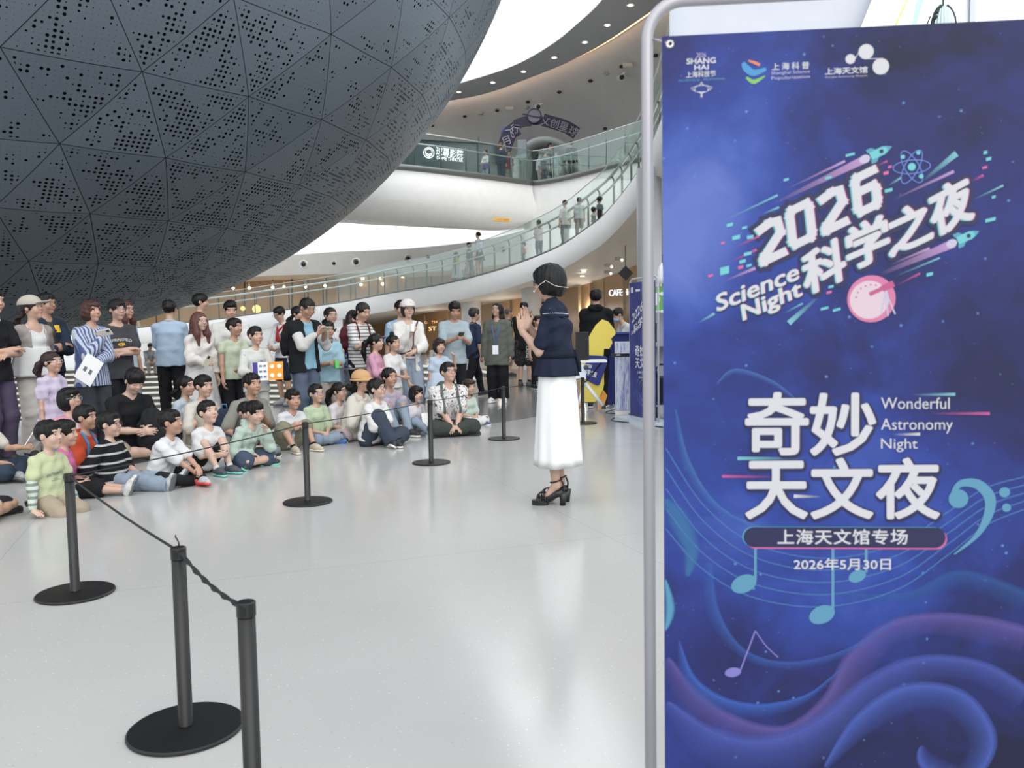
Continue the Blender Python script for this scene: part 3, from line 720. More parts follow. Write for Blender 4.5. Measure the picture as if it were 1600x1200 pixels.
# ---------------------------------------------------------------- the big event banner
BY = 1.75
bo = at(1034, 57, BY); BU = np.array([.9957, -.0925, 0])
def banner():
    pl = Plane((bo[0], bo[1], 0), BU); u = pl.uv
    root = empty('banner_stand'); root.matrix_world = pl.mat()
    tag(root, 'tall blue event banner on a silver door-frame stand reading Wonderful Astronomy Night', 'banner')
    ALU = mat((172, 170, 176), .38, .35, name='banner_aluminium')
    w_, top = .80, u(1034, 57)[1]
    botm = .06
    # tubular frame with rounded corners
    fx0, fx1, fz = -.0285, w_ + .0285, u(1080, -6)[1]
    R_ = .075; pts = [(fx0, .03), (fx0, fz - R_ * 1.4)]
    pts += [(fx0 + R_ - R_ * math.cos(a), fz - R_ + R_ * math.sin(a)) for a in np.linspace(.1, math.pi / 2, 9)]
    pts += [(fx1 - R_ + R_ * math.sin(a), fz - R_ + R_ * math.cos(a)) for a in np.linspace(0, math.pi / 2 - .1, 9)]
    pts += [(fx1, fz - R_ * 1.4), (fx1, .03)]
    m2 = MB(); m2.tube([(x, z, -.02) for x, z in pts], .0125, 14); m2.build('frame_tube', ALU, root)
    m2 = MB(); m2.box((w_ / 2, .012, -.02), (w_ + .14, .024, .36)); m2.box((w_ / 2, .03, -.02), (w_ + .06, .02, .1)); m2.build('base_plate', mat((196, 206, 214), .4, .3), root)
    m2 = MB()
    for x in (.014, w_ - .014):
        for z in (top - .016, botm + .016):
            sx = -1 if x < .4 else 1
            m2.tube([(x, z, .003), (x + sx * .02, z + .012 * (1 if z > 1 else -1), -.01), (x + sx * .032, z + .018 * (1 if z > 1 else -1), -.02)], .0025, 6)
    m2.build('hook', ALU, root)
    m2 = MB()
    for x in (.016, w_ - .016):
        for z in (top - .016, botm + .016):
            n = 20; m2.add([(x + r * math.cos(2 * math.pi * k / n), z + r * math.sin(2 * math.pi * k / n), zz) for r, zz in ((.009, .001), (.007, .004), (.004, .0035), (.004, .001)) for k in range(n)],
                [(i * n + k, i * n + (k + 1) % n, (i + 1) * n + (k + 1) % n, (i + 1) * n + k) for i in range(3) for k in range(n)])
    m2.build('eyelet', mat((200, 198, 190), .3, .7), root)
    # printed cloth
    t = NT('banner_print'); o = t.obj(); sp = t.n('ShaderNodeSeparateXYZ'); t.l(o, sp.inputs[0]); X, Y = sp.outputs[0], sp.outputs[1]
    n1 = t.noise(o, 3.2, 5, .55, .6); n2 = t.noise(o, 7.5, 6, .6, 1.2)
    f = t.math('ADD', t.math('MULTIPLY', n1, .75), t.math('MULTIPLY', n2, .25))
    def blob(cx, cy, r, amp):
        dx = t.math('SUBTRACT', X, cx); dy = t.math('SUBTRACT', Y, cy)
        q = t.math('ADD', t.math('MULTIPLY', dx, dx), t.math('MULTIPLY', dy, dy))
        return t.math('MULTIPLY', t.math('POWER', 2.718, t.math('MULTIPLY', q, -1 / (r * r))), amp)
    def at_(x, y, r, a): c = u(x, y); return blob(float(c[0]), float(c[1]), r, a)
    for b in (at_(1040, 330, .22, .34), at_(1130, 230, .16, .18), at_(1060, 420, .14, .16), at_(1240, 860, .26, .20), at_(1560, 150, .2, -.14), at_(1560, 480, .2, -.12), at_(1590, 1180, .25, -.22), at_(1300, 1180, .3, -.1), at_(1120, 1020, .1, -.15), at_(1350, 620, .25, -.04), at_(1300, 60, .3, -.10)):
        f = t.math('ADD', f, b)
    c = t.ramp(f, [(.28, lin((16, 20, 56))), (.45, lin((32, 46, 120))), (.62, lin((44, 74, 170))), (.78, lin((72, 104, 200))), (1., lin((112, 138, 224)))])
    pur = t.noise(o, 2.1, 3); c = t.mix(t.math('MULTIPLY', t.math('GREATER_THAN', pur, -1), t.math('MULTIPLY_ADD', pur, .9, -.3, True)), c, lin((54, 60, 146)))
    for sc_, thr, col in ((34., .13, (120, 170, 240)), (75., .09, (170, 200, 245)), (13., .05, (100, 160, 245))):
        vo = t.n('ShaderNodeTexVoronoi'); t.l(o, vo.inputs['Vector']); t.set(vo, Scale=sc_)
        wn = t.n('ShaderNodeTexWhiteNoise'); t.l(vo.outputs['Position'], wn.inputs['Vector'])
        s = t.math('MULTIPLY', t.math('SUBTRACT', thr, vo.outputs['Distance'], clamp=True), t.math('MULTIPLY', t.math('GREATER_THAN', wn.outputs['Value'], .72), 9.))
        c = t.mix(t.math('MINIMUM', s, .75), c, lin(col))
    dk = t.n('ShaderNodeVectorMath', operation='SCALE'); dk.inputs['Scale'].default_value = .60; t.l(c, dk.inputs[0]); t.l(dk.outputs[0], t.b.inputs['Base Color']); t.b.inputs['Roughness'].default_value = .55; t.b.inputs['Specular IOR Level'].default_value = .35
    cl = flat(root, 'printed_cloth', *poly([(0, botm), (w_, botm), (w_, top), (0, top)]), t.m, 0, .0006)
    Z0 = .0012
    WH = print_mat('ink_white', (228, 228, 234)); NAVY = print_mat('ink_navy', (24, 28, 84)); CY = print_mat('ink_cyan', (120, 214, 222)); PK = print_mat('ink_pink', (226, 110, 170))
    PALE = print_mat('ink_pale', (214, 206, 232)); TEAL = print_mat('ink_teal', (104, 186, 214), .85)
    def qt(name, txt, bl, br, tl, m, z, bold=0., d=(0, 0), space=1.): return quad_text(cl, name, txt, u(*bl), u(*br), u(*tl), m, z, bold, 0, d, space)
    def puffy(name, txt, bl, br, tl, bold, halo=.09, off=.0022):
        qt(name + '_shadow', txt, bl, br, tl, NAVY, Z0 + .0004, bold + halo, (.0008, -.0012))
        qt(name + '_tint', txt, bl, br, tl, CY, Z0 + .0007, bold, (-off, -off * .6)); qt(name + '_tint', txt, bl, br, tl, PK, Z0 + .0009, bold, (off * .7, off * .2))
        return qt(name, txt, bl, br, tl, WH, Z0 + .0012, bold)
    # --- dark plate behind the slanted title, then the title
    def block(name, strokes, x0, y0, dx, dy, w):
        """squared-off numerals: strokes on a 0-1 grid, slanted along the title"""
        bl = u(x0, y0); ux = u(x0 + dx[0], y0 + dx[1]) - bl; uy = u(x0 + dy[0], y0 + dy[1]) - bl
        for m_, z, off, ww in ((NAVY, .0002, (0, 0), w * 2.1), (CY, .0007, (-.0024, -.0014), w), (PK, .0009, (.0016, .0004), w), (WH, .0012, (0, 0), w)):
            parts_ = []
            for s_ in strokes:
                for (a, b), (c_, d_) in zip(s_[:-1], s_[1:]):
                    p, q = bl + ux * a + uy * b, bl + ux * c_ + uy * d_; t_ = (q - p) / np.linalg.norm(q - p)
                    parts_.append(stroke([p - t_ * ww / 2 + off, q + t_ * ww / 2 + off], ww, 2))
            layered(parts_, cl, name if m_ is WH else name + '_edge', m_, Z0 + z)
    two = [[(0, .93), (.5, 1), (.9, .95), (1, .6), (.05, .12), (.0, .0), (1, 0)]]
    zero = [[(.12, 0), (.9, 0), (1, .12), (1, .88), (.9, 1), (.12, 1), (0, .88), (0, .12), (.12, 0)]]
    six = [[(.95, 1), (.12, 1), (0, .88), (0, .12), (.12, 0), (.9, 0), (1, .12), (1, .46), (.9, .58), (.05, .58)]]
    for st, x0, y0 in ((two, 1193, 409), (zero, 1239, 384), (two, 1290, 361), (six, 1341, 333)):
        block('title_number', st, x0, y0, (30, -14.5), (-6, -53), .0165)
    for ch, bl, br, tl in (('科', (1260, 462), (1322, 434), (1252, 398)), ('学', (1327, 425), (1390, 398), (1320, 360)), ('之', (1391, 402), (1457, 372), (1385, 338)), ('夜', (1460, 372), (1521, 340), (1449, 304))):
        puffy('title_character', ch, bl, br, tl, .04, .11)
    puffy('title_word', 'Science', (1121, 487), (1248, 436), (1119, 461), .03, .07, .0014)
    puffy('title_word', 'Night', (1163, 508), (1254, 469), (1158, 477), .03, .07, .0014)
    # --- streaks, rockets, atom, planet
    FADE_P = print_mat('ink_streak', (212, 170, 226), .9, 'fade'); FADE_C = print_mat('ink_streak_cyan', (140, 214, 228), .9, 'fade')
    FADE_K = print_mat('ink_streak_pink', (220, 96, 170), .9, 'fade'); FADE_W = print_mat('ink_streak_white', (235, 232, 240), .95, 'fade')
    def streak(a, b, w0, w1, m, z=.0005):
        v, f_ = stroke([u(*a), u(*b)], [w0, w1], 12); o_ = flat(cl, 'streak', v, f_, m, Z0 + z); q = np.linspace(0, 1, 12); fade(o_, np.r_[q, q])
    for a, b, w0, w1, m in (((1205, 320), (1355, 247), .004, .016, FADE_P), ((1228, 296), (1320, 252), .002, .005, FADE_P), ((1125, 348), (1215, 305), .002, .004, FADE_C), ((1190, 335), (1217, 324), .003, .004, FADE_C),
                            ((1395, 312), (1490, 268), .003, .006, FADE_P), ((1388, 290), (1407, 278), .003, .004, FADE_C), ((1440, 284), (1494, 240), .004, .012, FADE_C), ((1520, 312), (1567, 290), .002, .004, FADE_C),
                            ((1372, 430), (1490, 380), .006, .017, FADE_P), ((1390, 414), (1452, 388), .003, .005, FADE_P), ((1398, 432), (1468, 403), .002, .0035, FADE_C), ((1400, 446), (1437, 427), .002, .0035, FADE_K),
                            ((1280, 462), (1232, 505), .004, .011, FADE_C), ((1090, 505), (1116, 490), .003, .005, FADE_C), ((1222, 491), (1254, 474), .002, .003, FADE_C), ((1130, 440), (1180, 419), .003, .006, FADE_P), ((1140, 410), (1182, 390), .003, .005, FADE_K), ((1145, 388), (1186, 369), .003, .004, FADE_K),
                            ((1370, 259), (1386, 252), .002, .004, FADE_K), ((1518, 283), (1536, 274), .003, .005, FADE_K)):
        streak(a, b, w0, w1, m)
    def quads(pts, m, nm='pixel_mark'):
        for x, y, w, h in pts: flat(cl, nm, *poly([u(x - w, y + h * .3 + w * .25), u(x + w, y + h * .3 - w * .25), u(x + w, y - h - w * .25), u(x - w, y - h + w * .25)]), m, Z0 + .0006)
    quads([(1140, 353, 5, 4), (1150, 373, 6, 5), (1132, 426, 7, 9), (1228, 282, 4, 3), (1328, 243, 7, 3), (1294, 279, 5, 3), (1388, 299, 6, 4), (1547, 345, 8, 4), (1288, 483, 6, 3), (1307, 485, 6, 3), (1452, 430, 5, 4), (1168, 398, 6, 4), (1172, 372, 5, 4), (1160, 410, 5, 4), (1170, 416, 4, 3), (1163, 357, 4, 3), (1552, 309, 3, 3), (1539, 240, 3, 4), (1544, 250, 4, 4), (1298, 449, 4, 3)], CY)
    quads([(1129, 381, 3, 3), (1110, 432, 4, 3), (1157, 419, 4, 4), (1384, 272, 4, 4), (1538, 263, 4, 3), (1295, 458, 4, 3), (1390, 262, 3, 3)], PK)
    def rocket(c, ang):
        c = u(*c); R_ = np.array([[math.cos(ang), -math.sin(ang)], [math.sin(ang), math.cos(ang)]]); S = .024
        q = lambda pts: (np.array(pts) * S) @ R_.T + c
        flat(cl, 'rocket_flame', *merge(disc(c - R_ @ (S * 1.3, 0), S * .45, S * .34, rot=ang)), FADE_W if 0 else PALE, Z0 + .0008)
        flat(cl, 'rocket_body', *poly(q([(-.8, -.3), (.3, -.34), (.75, -.18), (1.05, 0), (.75, .18), (.3, .34), (-.8, .3)])), CY, Z0 + .001)
        flat(cl, 'rocket_fin', *merge(poly(q([(-.9, .3), (-.2, .32), (-.5, .62), (-.95, .62)])), poly(q([(-.9, -.3), (-.2, -.32), (-.5, -.62), (-.95, -.62)])), poly(q([(.62, -.24), (1.05, 0), (.62, .24)]))), TEAL, Z0 + .0011)
        flat(cl, 'rocket_window', *disc(q([(.15, 0)])[0], S * .17), NAVY, Z0 + .0013)
    rocket((1374, 238), .42); rocket((1510, 370), .42)
    c = u(1424, 261); ATM = print_mat('ink_atom', (120, 150, 240))
    flat(cl, 'atom_orbit', *merge(*[ringv(c, .0345, .0362, 36, .36, a) for a in (0.05, 1.1, 2.1)]), ATM, Z0 + .0006)
    flat(cl, 'atom_nucleus', *merge(disc(c, .0075), disc(c + (-.017, .02), .004), disc(c + (.012, .027), .004), disc(c + (.018, -.019), .0045)), CY, Z0 + .0009)
    c = u(1361, 467)
    flat(cl, 'planet_disc', *disc(c, .047), print_mat('ink_rose', (228, 132, 176)), Z0 + .0006); flat(cl, 'planet_disc', *disc(c + (-.004, -.002), .038), print_mat('ink_pale_rose', (238, 214, 226)), Z0 + .0008)
    flat(cl, 'planet_dot', *merge(*[disc(c + (.03 * math.cos(a), .028 * math.sin(a)), .0018, n=10) for a in np.linspace(.6, 3, 8)]), PK, Z0 + .001)
    tp = print_mat('ink_telescope', (206, 92, 148)); flat(cl, 'telescope', *merge(stroke([u(1358, 460), u(1380, 450)], .008, 2), stroke([u(1378, 451), u(1396, 443)], .013, 2)), tp, Z0 + .0011)
    flat(cl, 'telescope_legs', *merge(stroke([u(1383, 455), u(1376, 492)], .003, 2), stroke([u(1383, 455), u(1387, 494)], .003, 2), stroke([u(1383, 455), u(1398, 491)], .003, 2)), PALE, Z0 + .001)
    # --- lower title
    def sh(name, txt, bl, br, tl, bold, sp_=1.):
        qt(name + '_shadow', txt, bl, br, tl, NAVY, Z0 + .0008, bold + .035, (.0018, -.0026), sp_); qt(name, txt, bl, br, tl, WH, Z0 + .0013, bold, (0, 0), sp_)
    for ch, bl, br, tl in (('奇', (1166, 709), (1261, 709), (1166, 615)), ('妙', (1267, 710), (1366, 710), (1267, 616)), ('天', (1166, 809), (1260, 809), (1166, 722)), ('文', (1268, 809), (1362, 809), (1268, 717)), ('夜', (1370, 809), (1466, 809), (1370, 717))):
        sh('headline_character', ch, bl, br, tl, .026)
    for w_s, bl, br, tl in (('Wonderful', (1376, 639), (1483, 639), (1376, 621)), ('Astronomy', (1376, 677), (1488, 677), (1376, 654)), ('Night', (1376, 706), (1433, 706), (1376, 685))):
        qt('subtitle_word', w_s, bl, br, tl, WH, Z0 + .001, .012)
    # pill with the venue line
    a, b = u(1178, 839), u(1460, 840); v, f_ = stroke([a, b], .042, 2); hw = .021
    pill = lambda dx, dy, k: merge(stroke([a + (dx, dy), b + (dx, dy)], 2 * hw * k, 2), disc(a + (dx, dy), hw * k), disc(b + (dx, dy), hw * k))
    flat(cl, 'pill_edge', *pill(-.003, .001, 1.), TEAL, Z0 + .0003); flat(cl, 'pill_edge', *pill(.003, -.003, 1.), PK, Z0 + .0005); flat(cl, 'pill_plate', *pill(0, 0, 1.), NAVY, Z0 + .0008)
    qt('venue_line', '上海天文馆专场', (1215, 850), (1417, 850), (1215, 827), WH, Z0 + .0013, .02, (0, 0), 1.08)
    qt('date_line', '2026年5月30日', (1240, 890), (1391, 890), (1240, 872), WH, Z0 + .0013, .02)
    for a, b, w, m, rev in (((1424, 617), (1492, 616), .006, FADE_C, 0), ((1450, 646), (1546, 646), .006, FADE_K, 0), ((1395, 679), (1437, 678), .006, FADE_W, 0), ((1215, 745), (1128, 744), .006, FADE_K, 0), ((1284, 776), (1240, 775), .007, FADE_W, 0), ((1258, 716), (1152, 716), .007, FADE_C, 0)):
        streak(a, b, w * .5, w, m, .0007)
    # --- staff lines, notes, clef
    STF = print_mat('ink_staff', (92, 150, 220), .55); NOTE = print_mat('ink_note', (104, 172, 206), .9)
    for k in range(5):
        d = k * 21
        pts = [(1040, 700 + d * 1.5), (1100, 790 + d * 1.2), (1180, 850 + d), (1290, 872 + d * .9), (1400, 850 + d * .85), (1480, 800 + d * .8), (1540, 762 + d * .7), (1600, 745 + d * .6)]
        v, f_ = stroke([u(*q) for q in pts], .0028, 70); flat(cl, 'staff_line', v, f_, STF, Z0 + .0001 + k * .00002)
    def note(hx, hy, sx, top_, w=.0055, r=.022):
        c = u(hx, hy); flat(cl, 'music_note', *merge(disc(c, r, r * .68, rot=.45), stroke([u(sx, hy - 6), u(sx, top_)], w, 2)), NOTE, Z0 + .0004)
    note(1162, 912, 1180, 852, r=.027); note(1284, 960, 1301, 856, r=.027); note(1339, 900, 1353, 858, r=.018)
    v1 = stroke([u(1492, 786), u(1489, 770), u(1502, 755), u(1528, 757), u(1546, 778), u(1543, 806), u(1524, 838), u(1490, 866)], [.012, .008, .014, .02, .022, .018, .009, .002], 60)
    flat(cl, 'bass_clef', *merge(v1, disc(u(1497, 779), .019), disc(u(1569, 769), .0105), disc(u(1572, 793), .0085)), NOTE, Z0 + .0005)
    c = u(1145, 1050); vio = print_mat('ink_violet', (150, 140, 226), .9)
    flat(cl, 'music_note', *merge(disc(c, .017, .010, rot=.2), stroke([u(1157, 1046), u(1180, 985)], .003, 2), stroke([u(1180, 985), u(1196, 1008), u(1216, 1027)], .0022, 10)), vio, Z0 + .0004)
    # --- big soft waves
    def wave(pts, w, col, al, z, both=True):
        m = print_mat('ink_wave', col, al, 'fade'); P = [u(*q) for q in pts]; n = 90; k = 7
        cv = catmull(P, n); T = np.gradient(cv, axis=0); T /= np.linalg.norm(T, axis=1)[:, None]; N = np.c_[-T[:, 1], T[:, 0]]
        ww = np.interp(np.linspace(0, 1, n), np.linspace(0, 1, len(w)), w)[:, None]
        rows_ = [cv + N * ww * q for q in np.linspace(-.5, .5, k)]; fa = [.0, .22, .34, .5, .7, 1., .35] if both else [.0, .6, 1, 1, 1, .6, 0]
        v = np.concatenate(rows_); f_ = [(i * n + j, i * n + j + 1, (i + 1) * n + j + 1, (i + 1) * n + j) for i in range(k - 1) for j in range(n - 1)]
        o_ = flat(cl, 'wave_ribbon', v, f_, m, z); fade(o_, np.repeat(fa, n))
    wave([(1040, 1030), (1080, 1095), (1150, 1140), (1230, 1150), (1300, 1105), (1340, 1040), (1390, 990), (1460, 975), (1540, 985), (1600, 1000)], [.02, .06, .06, .05, .06, .07, .05, .05, .06, .06], (126, 110, 200), .55, Z0)
    wave([(1040, 1100), (1110, 1165), (1200, 1180), (1290, 1150), (1370, 1080), (1440, 1045), (1530, 1050), (1600, 1090)], [.02, .09, .09, .1, .08, .06, .05, .05], (92, 112, 214), .6, Z0 + .0001)
    wave([(1290, 1199), (1350, 1130), (1420, 1090), (1490, 1095), (1530, 1140), (1530, 1180), (1500, 1215), (1450, 1190), (1440, 1165)], [.01, .05, .065, .06, .06, .06, .05, .06, .04, .01], (86, 112, 214), .7, Z0 + .0002)
    wave([(1060, 1000), (1075, 1060), (1120, 1098), (1190, 1110), (1260, 1090), (1320, 1040)], [.002, .03, .04, .035, .03, .012, .002], (70, 116, 220), .7, Z0 + .0001)
    wave([(1105, 880), (1115, 960), (1160, 1020), (1230, 1040), (1320, 1020), (1400, 970)], [.02, .03, .02, .02, .015, .01], (76, 126, 226), .45, Z0 + .0001)
    wave([(1040, 905), (1047, 950), (1040, 985)], [.002, .012, .02, .024, .02, .012, .002], (110, 190, 230), .7, Z0 + .0002, False)
    wave([(1120, 600), (1150, 580), (1210, 600), (1260, 640)], [.003, .012, .01, .002], (96, 150, 235), .5, Z0)
    wave([(1055, 640), (1075, 730), (1130, 800), (1230, 840)], [.004, .02, .014, .004], (96, 160, 235), .4, Z0)
    wave([(1320, 930), (1420, 935), (1500, 905), (1600, 940)], [.01, .03, .04, .05], (60, 120, 200), .4, Z0)
    wave([(1040, 780), (1060, 810), (1080, 860), (1074, 900)], [.01, .05, .04, .01], (84, 170, 220), .35, Z0, False)
    # --- three logos along the top
    qt('logo_year', '2026', (1088, 90), (1103, 89.5), (1088, 83), PALE, Z0, .01)
    qt('logo_word', 'SHANG', (1073, 100.5), (1118, 98.5), (1073, 92), WH, Z0, .05); qt('logo_word', 'HAI', (1085, 109.5), (1107, 108.5), (1085, 102), WH, Z0, .05)
    qt('logo_chinese', '上海科技节', (1072, 122), (1118, 119.5), (1072, 112.5), WH, Z0, .02); qt('logo_small', 'SCIENCE  FESTIVAL', (1060, 128), (1134, 124.5), (1060, 125), TEAL, Z0, 0)
    c = u(1096, 139)
    lo_ = []
    for k in range(5):
        for sx in (-1, 1): lo_.append(stroke([c + (0, .014 - k * .002), c + (sx * .006, .006), c + (sx * (.022 - k * .003), .002 + k * .001), c + (sx * .012, -.005), c + (0, -.010 + k * .001), c + (sx * .002, -.018 + k * .002)], .0006, 14))
    flat(cl, 'logo_curve', *merge(*lo_), WH, Z0)
    flat(cl, 'logo_globe', *merge(stroke([u(1161, 98), u(1166, 107), u(1178, 114), u(1197, 108)], [.007, .014, .013, .006], 20)), print_mat('ink_azure', (70, 160, 220)), Z0)
    flat(cl, 'logo_globe', *stroke([u(1166, 121), u(1178, 128), u(1195, 119)], [.004, .009, .002], 16), print_mat('ink_green', (140, 208, 110)), Z0)
    flat(cl, 'logo_globe', *stroke([u(1169, 95), u(1178, 98), u(1187, 102)], [.003, .006, .006], 12), print_mat('ink_orange', (240, 140, 110)), Z0 + .0002)
    qt('logo_chinese', '上海科普', (1206, 110), (1264, 107.5), (1206, 99), WH, Z0, .02, (0, 0), 1.5)
    qt('logo_english', 'Shanghai Science', (1205, 118.5), (1265, 115.5), (1205, 112), PALE, Z0, .0); qt('logo_english', 'Popularization', (1205, 126.5), (1265, 123.5), (1205, 120), PALE, Z0, 0)
    qt('logo_chinese', '上海天文馆', (1289, 117), (1355, 114), (1289, 107), WH, Z0, .03); qt('logo_english', 'Shanghai Astronomy Museum', (1289, 123.5), (1355, 120.5), (1289, 119.5), PALE, Z0, 0)
    flat(cl, 'logo_dot', *merge(disc(u(1328.5, 92.5), .0095), disc(u(1353, 81), .0146), disc(u(1376, 104), .0158), stroke([u(1333, 96), u(1342, 82)], .0014, 2), stroke([u(1354, 92), u(1376, 92)], .0014, 2)), WH, Z0)
banner()
# ================================================================ STANCHIONS AND CORDS
SH = .60
ST = [(118, 928, 'black stanchion beside the boy in the pale green shirt', 0), (291, 1140, 'black stanchion with a loose cord end sticking up from its top', 0), (None, None, 'black stanchion cut off by the bottom of the photo', 0),
      (481, 785, 'black stanchion on the open floor before the boy resting arms on his knees', 0), (674, 723.5, 'black stanchion standing before the man in the floral shirt', 0), (787.5, 686, 'black stanchion nearest the woman in the olive shirt', 0), (911, 661.5, 'black stanchion half hidden behind the white skirt', 0)]
SP = []
for k, (px, py, lab, _) in enumerate(ST):
    p = gr(px, py) if px else gr(384, 940, SH) * np.array([1, 1, 0])
    SP.append(p); root = empty('stanchion', p); tag(root, lab, 'stanchion', 'black stanchions of the rope barrier')
    m = MB(); m.lathe((0, 0, 0), [(.178, 0), (.181, .003), (.181, .009), (.176, .013), (.03, .016)], 56); m.build('base', BLACKM, root)
    m = MB(); m.lathe((0, 0, .014), [(.026, 0), (.0225, .006), (.0225, SH - .05)], 24); o = m.build('pole', BLACKM, root)
    for q in o.data.polygons: q.use_smooth = len(q.vertices) == 4
    m = MB(); m.lathe((0, 0, SH - .036), [(.0245, 0), (.0245, .034), (.021, .037)], 24); m.build('cap', mat((16, 17, 19), .35), root)
    m = MB(); m.box((0, -.0235, SH - .02), (.012, .004, .02)); m.build('slot', mat((8, 8, 9), .6), root)
CORD = mat((26, 26, 28), .7, name='black_elastic_cord')
def cord(name, a, b, lab, r=.0042, sag=.0, za=SH - .012, zb=SH - .012, twist=False):
    A, B = SP[a] + H(za), SP[b] + H(zb); t = np.linspace(0, 1, 60)[:, None]
    d = (B - A) / np.linalg.norm(B - A); A, B = A + d * .0245, B - d * .0245
    P = A + (B - A) * t - H(1) * (4 * sag * t * (1 - t))
    m = MB()
    if twist:
        n = np.cross(d, [0, 0, 1.]); n /= np.linalg.norm(n); w = np.cross(n, d); v, f = [], []
        for i, p in enumerate(P):
            th = i * .34; e = n * math.cos(th) + w * math.sin(th); g = np.cross(d, e)
            for q in ((1, 1), (-1, 1), (-1, -1), (1, -1)): v.append(p + e * q[0] * .0075 + g * q[1] * .0022)
        for i in range(59):
            for q in range(4): f.append((i * 4 + q, i * 4 + (q + 1) % 4, i * 4 + 4 + (q + 1) % 4, i * 4 + 4 + q))
        m.add(v, f, 0, True)
    else: m.tube(P, r, 8)
    o = m.build(name, CORD); tag(o, lab, 'barrier cord', 'cords of the rope barrier')
cord('barrier_cord', 0, 1, 'thin black cord running down to the stanchion with a loose cord end', .0045, .012)
cord('barrier_cord', 1, 2, 'twisted black strap hanging between the two closest stanchions', sag=.02, zb=SH - .022, twist=True)
cord('barrier_cord', 0, 3, 'long black cord stretched across the seated boys', .0038, .015)
cord('barrier_cord', 3, 4, 'black cord passing in front of the boy with glasses and navy trousers', .0038, .012)
cord('barrier_cord', 4, 5, 'black cord passing in front of the man in the floral shirt', .0038, .012)
cord('barrier_cord', 5, 6, 'black cord disappearing behind the woman in the white skirt', .0038, .012)
m = MB(); q = SP[1] + H(SH); m.tube([q + (0, 0, -.005), q + (.003, 0, .012), q + (0, 0, .022), q + (-.007, 0, .034), q + (-.006, 0, .04)], .0025, 6)
tag(m.build('cord_end', CORD), 'short loose end of black cord curling up from a stanchion top', 'cord')

# ================================================================ BOOTH BEHIND THE BANNER POLE
def bx(name, parent, c, d, m, R=None):
    q = MB(); q.box(c, d, 0, R); return q.build(name, m, parent)
NAVYP = mat((38, 52, 128), .5, name='navy_board')
# second event banner, seen edge-on
p0 = gr(985, 655); pl2 = Plane(p0 * np.array([1, 1, 0]), (.27, -.963, 0))
b2 = empty('banner_stand'); b2.matrix_world = pl2.mat(); tag(b2, 'second blue event banner turned almost edge-on behind the silver pole', 'banner')
m = MB(); hz = 1.87
m.tube([(-.03, .03, -.02), (-.03, hz - .1, -.02), (-.02, hz - .03, -.02), (.05, hz, -.02), (.75, hz, -.02), (.82, hz - .03, -.02), (.83, hz - .1, -.02), (.83, .03, -.02)], .013, 10); m.build('frame_tube', mat((196, 200, 206), .4, .3), b2)
bx('base_plate', b2, (.4, .02, -.02), (.98, .04, .42), mat((208, 220, 228), .4))
t = NT('banner_print_far'); o = t.obj(); t.l(t.ramp(t.noise(o, 3, 5), [(.25, lin((26, 30, 78))), (.5, lin((44, 52, 130))), (.8, lin((70, 88, 180)))]), t.b.inputs['Base Color'])
c2 = flat(b2, 'printed_cloth', *poly([(0, .06), (.8, .06), (.8, 1.82), (0, 1.82)]), t.m, 0, .001)
WH2 = mat((225, 225, 232), .5)
for txt, a in (('2026', (.08, 1.28, .42, 1.46, .08, 1.40)), ('科学之夜', (.14, 1.14, .7, 1.40, .13, 1.26)), ('Science', (.06, 1.13, .3, 1.22, .06, 1.18)), ('奇妙', (.18, .86, .46, .86, .18, 1.0)), ('天文夜', (.18, .70, .6, .70, .18, .84)), ('上海天文馆专场', (.24, .63, .56, .63, .24, .665)), ('2026年5月30日', (.28, .57, .52, .57, .28, .595))):
    quad_text(c2, 'lettering', txt, a[0:2], a[2:4], a[4:6], WH2, .002, .02)
flat(c2, 'logo', *merge(disc((.45, 1.74), .02), disc((.5, 1.71), .025), poly([(.05, 1.69), (.12, 1.69), (.12, 1.76), (.05, 1.76)]), poly([(.2, 1.7), (.34, 1.7), (.34, 1.73), (.2, 1.73)])), WH2, .002)
flat(c2, 'wave_print', *merge(ringv((.42, .42), .13, .14), ringv((.42, .42), .2, .206)), mat((96, 124, 200), .5), .002)
# blue counter
pc = gr(965, 632); k = empty('reception_counter', (pc[0] + .28, pc[1] + .25, 0)); tag(k, 'navy blue reception counter in front of the bending attendant in white', 'counter')
bx('body', k, (0, 0, .56), (.92, .5, 1.12), NAVYP); bx('top', k, (0, 0, 1.135), (.98, .56, .03), mat((70, 92, 170), .4)); bx('kick_plate', k, (0, 0, .03), (.88, .46, .06), BLACKM)
# acrylic panel with a colourful print, and the belt in front of it
pa = gr(974, 646); k = empty('acrylic_display', (pa[0] + .02, pa[1], 0)); tag(k, 'tall acrylic display panel with purple and teal streaks next to the edge-on banner', 'display panel')
t = NT('streak_print'); o = t.obj(); mp = t.n('ShaderNodeMapping'); t.l(o, mp.inputs[0]); mp.inputs['Scale'].default_value = (9, 9, .9)
t.l(t.ramp(t.noise(mp.outputs[0], 3, 6, .7, .5), [(.3, lin((70, 72, 150))), (.45, lin((150, 150, 205))), (.55, lin((214, 220, 230))), (.66, lin((110, 170, 175))), (.8, lin((60, 110, 120)))]), t.b.inputs['Base Color']); t.b.inputs['Roughness'].default_value = .2
bx('print', k, (0, 0, .53), (.24, .012, .96), t.m); bx('frame', k, (0, .012, .53), (.27, .012, 1.0), mat((190, 196, 200), .4)); bx('foot', k, (0, 0, .02), (.3, .22, .04), mat((220, 222, 222), .4))
k = empty('belt_barrier', (pa[0] - .1, pa[1] - .12, 0)); tag(k, 'black retractable belt stretched across the display panel', 'belt barrier')
